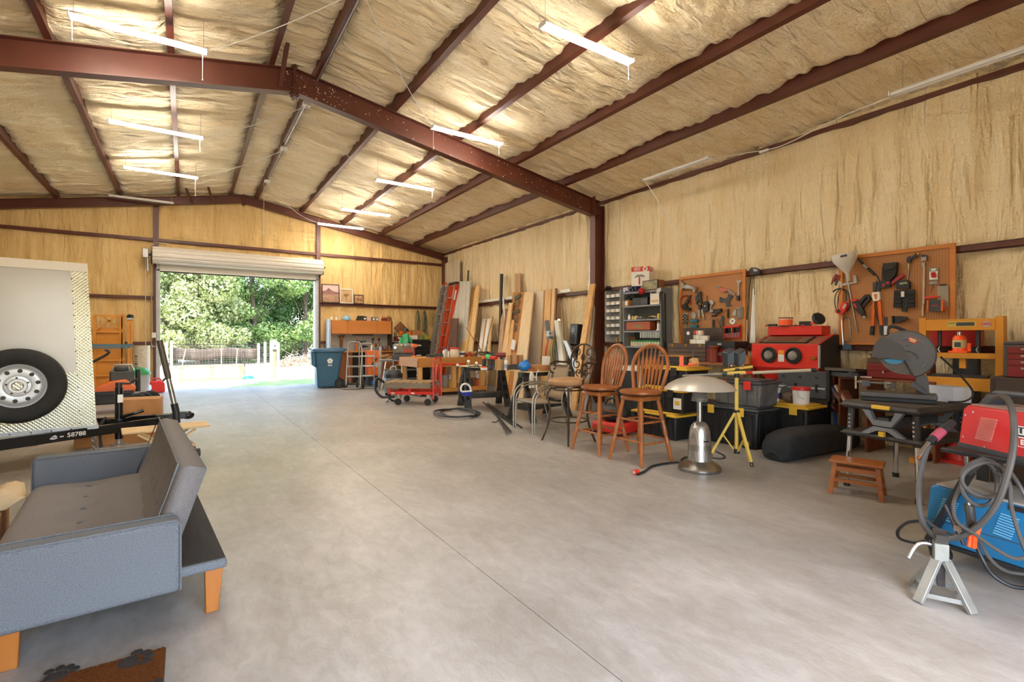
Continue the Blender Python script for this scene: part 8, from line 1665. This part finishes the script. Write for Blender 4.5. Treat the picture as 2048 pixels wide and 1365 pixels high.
t = item('red_cabinet', 'plain red metal box behind the shop press', 'box', (6.92, 1.98, .90), 0, [('body', B().bx(-.10, .14, -.28, .16, .32, .60), mat('crimson', 'b0282a', .4)), ('stand', B().bx(.0, .12, -.26, -.06, -.90, .32), dgrey)])
item('white_carton', 'small white carton on the folding bench behind the saw', 'box', (5.50, 1.55, .762), R(-30), [('carton', B().bx(-.08, .08, -.12, .12, 0, .13), mat('grey white', 'c6c8ce', .6)), ('flap', B().bx(-.078, .078, -.118, .118, .13, .132), lgrey)])
# ---- tool chest at the right edge
tc2 = T('red_tool_chest', 'red drawer tool chest with dark frame at the right edge', 'tool chest', (6.36, 1.02, .956)); B().bx(-.18, .22, -.36, .34, 0, .29).o('frame', mat('chest bronze', '4b4038', .45), tc2, bev=.008); B().bx(-.18, .22, -.36, .34, .29, .32).o('lid', mat('chest bronze', '4b4038', .45), tc2, bev=.008)
for k, (z0, z1) in enumerate(((.005, .10), (.105, .155), (.16, .21), (.215, .27))): d_ = B().bx(-.195, -.18, -.33, .31, z0, z1).o('drawer', dred, tc2, bev=.003); B().bx(-.21, -.195, -.02, .22, z1-.025, z1-.012).o('handle', galv, d_)
cb2 = T('metal_cabinet', 'dark brown cabinet under the red tool chest', 'cabinet', (6.36, 1.02, 0)); B().bx(-.22, .26, -.40, .42, 0, .954).o('body', mat('cabinet umber', '3d2f26', .5), cb2, bev=.006); B().bx(-.232, -.22, -.36, .38, .06, .92).o('door', mat('cabinet umber 2', '44342a', .5), cb2, bev=.004)
item('open_lid_board', 'dark upright lid behind the red tool chest', 'lid', (6.62, .95, 0), 0, [('board', B().bx(0, .03, -.3, .12, 0, 1.53), dgrey), ('edge', B().bx(-.005, 0, -.3, .12, 1.50, 1.53), black)])
item('work_gloves', 'tan work gloves on the crate behind the red welder', 'gloves', (5.06, .66, .70), R(30), [('palm', B().ball((0, 0, .03), (.10, .06, .03), 12, 8), mat('glove tan', 'b09060', .85)), ('cuff', B().ball((.1, .02, .03), (.05, .05, .03), 10, 6), mat('glove tan', 'b09060', .85))]+[('finger', B().tube([(-.06, q, .03), (-.13, q*1.3, .02)], .014, 6), mat('glove tan', 'b09060', .85)) for q in (-.04, -.013, .013, .04)])
item('shop_stand', 'low wooden topped stand behind the red welder', 'stand', (5.1, .66, 0), R(5), [('top', B().bx(-.35, .35, -.3, .3, .66, .70), wood('stand top', '8d7654', '7a6444', 'x'))]+[('leg', B().bx(x-.03, x+.03, y-.03, y+.03, 0, .66), brownw) for x in (-.3, .3) for y in (-.25, .25)])
item('traffic_base', 'red plastic base on the floor under the folding bench', 'base', F(1905, 935)+Vector((.35, .05, 0)), 0, [('base', B().bx(-.19, .19, -.15, .15, 0, .03), red), ('cone', B().lathe([(.12, .03), (.08, .2), (.075, .2)], 16), red)])
# ---- folding work table
wt = T('folding_work_bench', 'black folding work bench with yellow clamps carrying the cut-off saw', 'work bench', (5.205, 1.756, 0), R(-10)); bm_ = mat('bench black', '2d2b2a', .55, c2='393531', scale=6)
TWx, TWy = .80, .62
B().bx(-TWx/2, TWx/2, -TWy/2, TWy/2, .695, .755).o('table_top', bm_, wt, bev=.03, seg=3); B().bx(-TWx/2-.006, TWx/2+.006, -TWy/2-.006, TWy/2+.006, .715, .727).o('rim_rib', bm_, wt, bev=.005); B().bx(-TWx/2+.02, TWx/2-.02, -TWy/2+.02, TWy/2-.02, .755, .758).o('top_skin', mat('dusty bench', '5a4e40', .8, c2='463d33', scale=5), wt)
B().bx(-TWx/2+.02, TWx/2-.02, -TWy/2-.01, TWy/2-.0, .455, .50).o('lower_tray', bm_, wt, bev=.025, seg=3); B().bx(-TWx/2+.014, TWx/2-.014, -TWy/2-.016, TWy/2+.006, .47, .48).o('tray_rib', bm_, wt)
for sx in (-1, 1):
    for sy in (-1, 1):
        x0, y0 = sx*(TWx/2-.07), sy*(TWy/2-.06); x1, y1 = x0+sx*.02, y0+sy*.03
        lg_ = B().tube([(x0, y0, .70), (lerp(x0, x1, .4), lerp(y0, y1, .4), .44)], .026, 12).o('leg_sleeve', bm_, wt); B().tube([(lerp(x0, x1, .4), lerp(y0, y1, .4), .46), (x1, y1, .02)], .020, 12).o('leg', chrome, wt); B().cyl((x1, y1, 0), (x1, y1, .04), .026, n=12).o('foot_cap', black, wt)
        for k in range(4): B().cyl((x0-.034, y0, .53+k*.035), (x0-.02, y0, .53+k*.035), .009, n=8).o('stud', chrome, lg_)
B().bx(-TWx/2-.012, -TWx/2+.03, -.10, .04, .715, .748).o('yellow_clamp', yellow, wt, bev=.005)
for s, xz in ((1, -TWx/2+.035), (-1, TWx/2-.035)):
    for pts in ([(-.16, .70), (-.10, .70), (-.065, .62), (.065, .62), (.10, .70), (.16, .70), (.07, .575), (-.07, .575)], [(-.07, .565), (.07, .565), (.17, .495), (.11, .495), (.04, .535), (-.04, .535), (-.11, .495), (-.17, .495)]): B().prism([(y-.03, z) for y, z in pts], xz-.02, xz+.02, 'yz').o('x_brace', grey, wt, sm=False)
B().bx(-TWx/2+.05, TWx/2-.05, -.06, .03, .56, .64).o('centre_beam', dgrey, wt); B().bx(-TWx/2+.0, -TWx/2+.03, -.05, -.01, .49, .53).o('yellow_latch', yellow, wt)
# ---- cut-off saw
sw = T('cutoff_saw', 'grey abrasive cut-off saw with a big round guard on the folding bench', 'cut-off saw', (5.16, 1.80, .760), R(-72)); gm_ = mat('saw charcoal', '4a4744', .5, c2='54504c', scale=5)
k_ = .00335
def sp(px_, py_): return ((px_-1812)*k_, 1.3-(py_-678)*.0043-.760)
B().bx(-.25, .25, -.12, .12, .0, .035).o('base_foot', black, sw, bev=.006); B().bx(-.26, .26, -.13, .13, .035, .075).o('base', gm_, sw, bev=.008)
def saw2(pts, y0, y1, m, nm, **k): return B().prism([sp(*q) for q in pts], y0, y1, 'xz').o(nm, m, sw, **k)
gc_ = sp(1828, 709); Rg = .205
ga = [(gc_[0]+Rg*math.cos(R(a)), gc_[1]+Rg*math.sin(R(a))) for a in range(-75, 196, 9)]
B().prism(ga+[(gc_[0]-.02, gc_[1]-.03)], -.045, .045, 'xz').o('upper_guard', gm_, sw, bev=.012)
B().prism([(gc_[0]-.19*math.cos(R(a)), gc_[1]+.01-.185*math.sin(R(a))) for a in range(0, 112, 8)]+[(gc_[0], gc_[1]+.01)], -.012, .012, 'xz').o('abrasive_wheel', mat('abrasive', '5e5650', .9, c2='6a625a', scale=60, bump=.3, bscale=150), sw)
B().prism([(gc_[0]-.08+.075*math.cos(R(a)), gc_[1]-.035+.05*math.sin(R(a))) for a in range(180, 361, 15)], -.02, -.012, 'xz').o('blue_disc_label', mat('disc blue', '2f86ad', .5), sw)
saw2([(1757, 714), (1838, 722), (1820, 690), (1780, 672), (1763, 690)], -.055, -.045, mat('saw dark', '443f3c', .55), 'lower_cover')
B().tube([(gc_[0]+.015+.065*math.cos(R(a)), -.05, gc_[1]-.035+.06*math.sin(R(a))) for a in range(0, 181, 15)], .005, 6).o('hub_arc', dgrey, sw); B().tube([(gc_[0]+.02+.13*math.cos(R(a)), -.047, gc_[1]+.14*math.sin(R(a))) for a in range(-50, 116, 11)], .004, 6).o('guard_rib', grey, sw)
for q in ((1831, 692), (1843, 710)): u, v = sp(*q); B().cyl((u, -.052, v), (u, -.044, v), .007, n=8).o('bolt', black, sw)
u, v = sp(1842, 681); lb_ = B().box((u, -.0475, v), (.065, .004, .045), (0, .45, 0)).o('name_label', mat('label crimson', 'a3283a', .5), sw); B().box((u, -.0505, v+.006), (.05, .002, .010), (0, .45, 0)).o('label_text', mat('label gold', 'e0c070', .5), lb_); B().box((u-.004, -.0505, v-.008), (.04, .002, .008), (0, .45, 0)).o('label_text', mat('label gold', 'e0c070', .5), lb_)
P3 = lambda px_, py_, y=0: (sp(px_, py_)[0], y, sp(px_, py_)[1])
B().tube(smooth_pts([P3(1790, 672), P3(1791, 658), P3(1800, 653), P3(1815, 657), P3(1830, 664)], 5), .014, 8).o('handle', black, sw); B().tube([P3(1787, 668), P3(1787, 634)], .013, 8).o('carry_lever', black, sw); B().tube([P3(1787, 670), P3(1787, 652)], .016, 8).o('lever_base', lgrey, sw)
saw2([(1848, 800), (1876, 800), (1872, 755), (1860, 745), (1848, 757)], .0, .07, gm_, 'pivot_arm'); saw2([(1842, 762), (1868, 778), (1866, 786), (1838, 770)], -.09, .03, dgrey, 'motor_box')
B().cyl(P3(1848, 715, .05), P3(1848, 715, .20), .065, n=18).o('motor', gm_, sw)
B().tube([P3(1722, 768, -.02), P3(1800, 769, -.02)], .010, 8).o('vise_screw', steel, sw); B().tube([P3(1722, 756, -.02), P3(1722, 782, -.02)], .010, 8).o('vise_handle', chrome, sw); B().box(P3(1745, 770, -.02), (.06, .05, .05)).o('vise_block', dgrey, sw); B().box(P3(1803, 772, -.02), (.03, .12, .05)).o('vise_jaw', iron, sw); B().tube([P3(1786, 765, -.02), P3(1786, 778, -.02)], .012, 8).o('quick_lever', steel, sw)
cord([(5.30, 1.55, 1.15), (5.36, 1.44, 1.0), (5.37, 1.36, .86), (5.33, 1.40, .79), (5.30, 1.50, .775)], .008, black, 'black power cord of the cut-off saw looping behind it')
# ---- step stool
stm = wood('step stool pine', 'a8632e', '8d4f22', 'x', rough=.4)
ss = T('step_stool', 'small brown wooden step stool on the concrete floor', 'stool', (4.70, 1.925, 0), math.atan2(1.76-2.05, .04)+R(8))
B().bx(-.185, .185, -.06, .105, .262, .285).o('top_board', stm, ss, bev=.006); B().bx(-.185, .185, -.125, -.062, .262, .285).o('top_board', stm, ss, bev=.006)
for sx in (-1, 1):
    for sy in (-1, 1): B().bar((sx*.145, sy*.085, .262), (sx*.175, sy*.115, 0), .032, .032).o('leg', stm, ss)
    B().bar((sx*.158, -.10, .13), (sx*.158, .10, .13), .02, .028).o('side_rail', stm, ss)
for sy in (-1, 1): B().bar((-.15, sy*.09, .215), (.15, sy*.09, .215), .02, .035).o('apron', stm, ss); B().bar((-.16, sy*.10, .12), (.16, sy*.10, .12), .02, .028).o('stretcher', stm, ss)
# ---- welding cart with two welders
bu_ = math.radians(-101.5); ru_ = math.radians(-123.5)
wc_ = T('welding_cart', 'black steel welding cart carrying the red and blue welders', 'cart', (3.66, 1.12, 0), bu_)
B().bx(-.0, .80, .0, .34, .10, .125).o('lower_tray', black, wc_, bev=.006); B().bx(.02, .70, .06, .40, .635, .66).o('upper_tray', black, wc_, bev=.006)
for x, y in ((.30, .02), (.62, .30), (.05, .36)): B().bx(x, x+.05, y, y+.03, .12, .64).o('post', black, wc_)
B().bar((.02, -.03, .14), (.20, -.02, .56), .10, .02).o('gun_bracket', black, wc_); B().bar((.17, -.03, .52), (.27, -.03, .66), .035, .025).o('hook_arm', dgrey, wc_)
for y in (.03, .31): B().cyl((.04, y-.02, .05), (.04, y+.02, .05), .05, n=16).o('caster', blackr, wc_); B().cyl((.66, y-.02, .07), (.66, y+.02, .07), .07, n=18).o('wheel', blackr, wc_)
sky_b = mat('welder blue', '1f6f9e', .35, c2='1c6894', scale=3)
bw_ = T('blue_welder', 'bright blue welder on the lower tray of the cart', 'welder', (3.66, 1.12, .126), bu_)
B().prism([(-.03, .03), (.0, .0), (.66, .0), (.66, .315), (.03, .325), (.0, .31)], .0, .30, 'xz').o('case', sky_b, bw_, bev=.01); B().prism([(.035, .325), (.66, .315), (.66, .325), (.035, .335)], -.003, .303, 'xz').o('top_plate', mat('dusty grey top', '9a948c', .7), bw_, sm=False)
for x0 in (.07, .33):
    for k in range(9): B().box((x0+.035-.004*k, -.003, .25-k*.014), (.075, .006, .005), (0, .12, 0)).o('louvre', mat('louvre pale', '79b6d6', .4), bw_)
B().bx(.36, .64, -.006, .0, .285, .312).o('black_strip', black, bw_); B().bx(.0, .66, -.002, 0, .118, .122).o('seam', dgrey, bw_)
for z in (.25, .19): B().cyl((-.03, .1, z), (-.005, .1, z), .014, n=10).o('knob', black, bw_)
rw = T('red_welder', 'red wire-feed welder with a black handle on the upper tray of the cart', 'welder', (3.85, 1.02, .662), ru_); rdw = mat('welder red', 'cf2a2a', .3, c2='c72525', scale=2)
B().prism([(-.035, .0), (.60, .0), (.60, .25), (.03, .25), (.0, .225)], .0, .28, 'xz').o('case', rdw, rw, bev=.008); B().bx(-.03, .60, -.006, .286, -.004, .022).o('base_trim', dgrey, rw); B().prism([(.03, .25), (.60, .25), (.60, .258), (.03, .258)], .02, .26, 'xz').o('top_plate', mat('dusty pink top', '9b7f78', .7), rw, sm=False)
for k in range(14): B().box((.165-.0028*k, -.003, .19-k*.0095), (.095, .006, .0042)).o('louvre', mat('louvre rose', 'd98a80', .4), rw)
B().tube(smooth_pts([(.03, .14, .25), (.05, .14, .31), (.10, .14, .325), (.45, .14, .325), (.52, .14, .31), (.54, .14, .25)], 5), .018, 8).o('handle', mat('handle grey', '3e4146', .5), rw); B().prism([(.0, .25), (.07, .25), (.11, .31), (.06, .32)], .08, .20, 'xz').o('handle_post', mat('handle grey', '3e4146', .5), rw, bev=.008)
for q in ((.0, .19), (-.015, .06), (.12, .028), (.05, .215)): B().cyl((q[0]+.02, -.005, q[1]), (q[0]+.02, 0, q[1]), .006, n=8).o('screw', chrome, rw)
B().bx(.315, .60, -.004, 0, .125, .175).o('name_plate', mat('plate navy', '20243a', .4), rw); B().bx(.311, .60, -.003, 0, .07, .18).o('plate_border', white, rw); B().bx(.33, .60, -.005, 0, .075, .118).o('name_plate', rdw, rw)
text('LINCOLN', .046, white, rw, (.325, -.0055, .15), (PI/2, 0, 0), align='LEFT', bold=.0015, sx=1.1); text('ELECTRIC', .036, white, rw, (.342, -.0065, .096), (PI/2, 0, 0), align='LEFT', bold=.0015, sx=1.1)
def PZ(px_, py_, z): return Vector((0, 0, CH))+ray(px_, py_)*z
cable = mat('cable grey', '45423f', .5, c2='55514d', scale=6)
def cab(pts, r, m, label): return tag(B().tube(smooth_pts([PZ(*q) for q in pts], 7), r, 8).o('welding_cable', m), label, 'cable', 'cables around the welding cart')
cab([(1985, 797, 2.72), (2005, 793, 2.65), (2020, 808, 2.55), (2028, 850, 2.46), (2026, 900, 2.42), (2015, 950, 2.42), (1995, 1005, 2.45), (1965, 1045, 2.5), (1930, 1070, 2.55), (1900, 1078, 2.6), (1868, 1072, 2.65), (1845, 1045, 2.72), (1838, 1000, 2.78), (1841, 950, 2.84), (1856, 895, 2.88), (1880, 862, 2.9), (1900, 848, 2.92)], .0145, cable, 'thickest grey gun cable sweeping round both welders')
for i, (cx0, cy0, rx, ry, z) in enumerate(((1962, 958, 40, 38, 2.55), (1958, 968, 36, 44, 2.54), (1968, 960, 44, 34, 2.53))): tag(B().tube([PZ(cx0+rx*math.cos(a*.2094), cy0+ry*math.sin(a*.2094)+3*math.sin(a*.4188), z) for a in range(30)], .0095, 8, closed=True).o('cable_coil', cable), ['outer loop of grey cable on the cart hook', 'tall loop of grey cable on the cart hook', 'wide loop of grey cable on the cart hook'][i], 'cable', 'cable loops on the cart hook')
cab([(1990, 945, 2.5), (2018, 965, 2.45), (2022, 1010, 2.42), (2035, 1060, 2.38), (2052, 1105, 2.35)], .009, cable, 'thin cable dropping at the right over the blue welder')
cab([(2010, 930, 2.5), (2035, 965, 2.42), (2056, 1005, 2.38)], .009, cable, 'second thin cable crossing to the right edge')
cab([(1925, 965, 2.62), (1907, 1010, 2.6), (1915, 1045, 2.56), (1948, 1068, 2.5), (1990, 1098, 2.42), (2030, 1118, 2.36), (2058, 1112, 2.33)], .009, cable, 'cable hanging in a low curve before the blue welder')
cab([(1950, 1085, 2.56), (1965, 1120, 2.52), (1985, 1150, 2.5), (2020, 1172, 2.46), (2056, 1178, 2.42)], .010, black, 'black cable reaching the floor right of the jack stand')
cab([(1958, 1080, 2.58), (1980, 1118, 2.54), (2010, 1142, 2.5), (2055, 1150, 2.45)], .009, cable, 'grey cable sagging under the blue welder')
p0 = [(1845, 1042, 2.9), (1815, 1046, 2.95), (1796, 1062, 3.05), (1800, 1078, 3.06), (1830, 1086, 3.0), (1853, 1083, 2.95), (1860, 1098, 2.9)]
cord([Vector((q.x, q.y, max(.012, q.z))) for q in [PZ(*a) for a in p0]], .009, black, 'black mains lead looping on the floor left of the blue welder')
cab([(1848, 1035, 2.85), (1870, 1055, 2.75), (1900, 1068, 2.66), (1925, 1075, 2.6)], .008, cable, 'thin cable across the front of the blue welder')
# gun, clamps
a, c, e = PZ(1905, 845, 2.9), PZ(1858, 885, 2.86), PZ(1838, 914, 2.84)
tg = T('welding_gun', 'welding gun with black grip and copper tip hanging left of the red welder', 'welding gun', (0, 0, 0)); B().tube([a, a.lerp(c, .5), c], [.022, .024, .020], 10).o('grip', black, tg); B().tube(smooth_pts([c, c.lerp(e, .5)+Vector((0, 0, .004)), e], 4), .011, 8).o('neck', steel, tg); B().tube([e, e+(e-c)*.15], [.010, .006], 8).o('tip', mat('copper', 'b06a44', .35, .9), tg); B().tube([a.lerp(c, .45), a.lerp(c, .8)], .0255, 10).o('grip_label', mat('grip pink', 'a8485a', .5), tg)
a = PZ(1890, 1010, 2.62); c = PZ(1912, 1055, 2.58); e = PZ(1928, 1090, 2.56)
gcl = T('ground_clamp', 'grey steel ground clamp hanging on the blue welder', 'clamp', (0, 0, 0)); B().tube([a, a.lerp(c, .4), c, e], [.008, .012, .014, .009], 8).o('jaw', iron, gcl); B().tube([PZ(1921, 1052, 2.58), PZ(1935, 1060, 2.57), PZ(1940, 1088, 2.56)], .011, 8).o('jaw', iron, gcl); B().box(PZ(1918, 1056, 2.575), (.05, .03, .03)).o('pivot', mat('pivot brown', '6a5446', .6), gcl)
sg = T('stinger_clamp', 'orange handled electrode clamp beside the ground clamp', 'clamp', (0, 0, 0)); B().tube([PZ(1958, 1050, 2.53), PZ(1952, 1070, 2.54)], .014, 8).o('jaw', borange, sg); B().tube([PZ(1949, 1072, 2.54), PZ(1947, 1096, 2.55)], .013, 8).o('grip', borange, sg); B().tube([PZ(1940, 1070, 2.55), PZ(1938, 1094, 2.55)], .010, 8).o('grip', borange, sg)
sh_ = T('hook_holster', 'dark tubular gun holster on the cart front', 'holster', (0, 0, 0)); B().tube([PZ(1938, 1010, 2.58), PZ(1944, 1055, 2.58)], .022, 10).o('tube', mat('holster grey', '55534f', .4, .4), sh_); B().tube([PZ(1936, 998, 2.58), PZ(1938, 1012, 2.58)], .012, 8).o('ring', steel, sh_)
# ---- jack stand
js = T('jack_stand', 'grey steel jack stand on the floor before the welders', 'jack stand', (3.15, .92, 0), R(25)); jm = mat('jack silver', '9c9c96', .4, .4, c2='8b8b84', scale=9)
for a in range(4):
    an = PI/4+a*PI/2; e = Vector((.145*math.cos(an), .145*math.sin(an), 0)); t0 = Vector((.028*math.cos(an), .028*math.sin(an), .20)); tn = Vector((-math.sin(an), math.cos(an), 0))
    B().bar(t0, e+Vector((0, 0, .004)), .045, .02, up=tuple(Vector((math.cos(an), math.sin(an), 0)))).o('leg', jm, js, bev=.003); e2 = Vector((.135*math.cos(an+PI/2), .135*math.sin(an+PI/2), .045)); e1 = Vector((.135*math.cos(an), .135*math.sin(an), .045))
    B().bar(e1*.92, e2*.92, .006, .022).o('brace', jm, js)
B().box((0, 0, .235), (.058, .058, .10)).o('collar', jm, js, bev=.004); B().box((0, 0, .18), (.03, .03, .22)).o('ratchet_post', iron, js); B().box((0, 0, .30), (.05, .05, .03)).o('post_top', iron, js); B().prism([(-.05, .31), (.05, .31), (.055, .335), (.03, .322), (-.03, .322), (-.055, .335)], -.025, .025, 'xz').o('saddle', mat('saddle black', '3a3430', .7), js)
B().tube(smooth_pts([(0, .03, .265), (-.01, .07, .27), (-.02, .10, .25), (-.035, .13, .19)], 5), .009, 8).o('release_lever', steel, js); B().cyl((.03, -.01, .25), (.036, -.01, .25), .01, n=10).o('pivot_bolt', iron, js)
for n_, l_, c_ in (('floor', 'pale grey concrete floor with a saw-cut joint', 'floor'), ('ceiling', 'tan spray foam ceiling between brown purlins', 'ceiling'), ('wall_right', 'long tan foam wall behind the pegboards', 'wall'), ('wall_left', 'foam wall behind the trailer, out of view', 'wall'), ('wall_back', 'far tan foam wall around the roller door', 'wall'), ('wall_front', 'foam wall behind the camera with an open door', 'wall'), ('ground', 'sunlit pale yard beyond the roller door', 'ground'), ('driveway', 'pale drive outside the near door, out of view', 'ground'), ('lawn', 'strip of green lawn beyond the roller door', 'lawn')):
    tag(bpy.data.objects[n_], l_, c_)
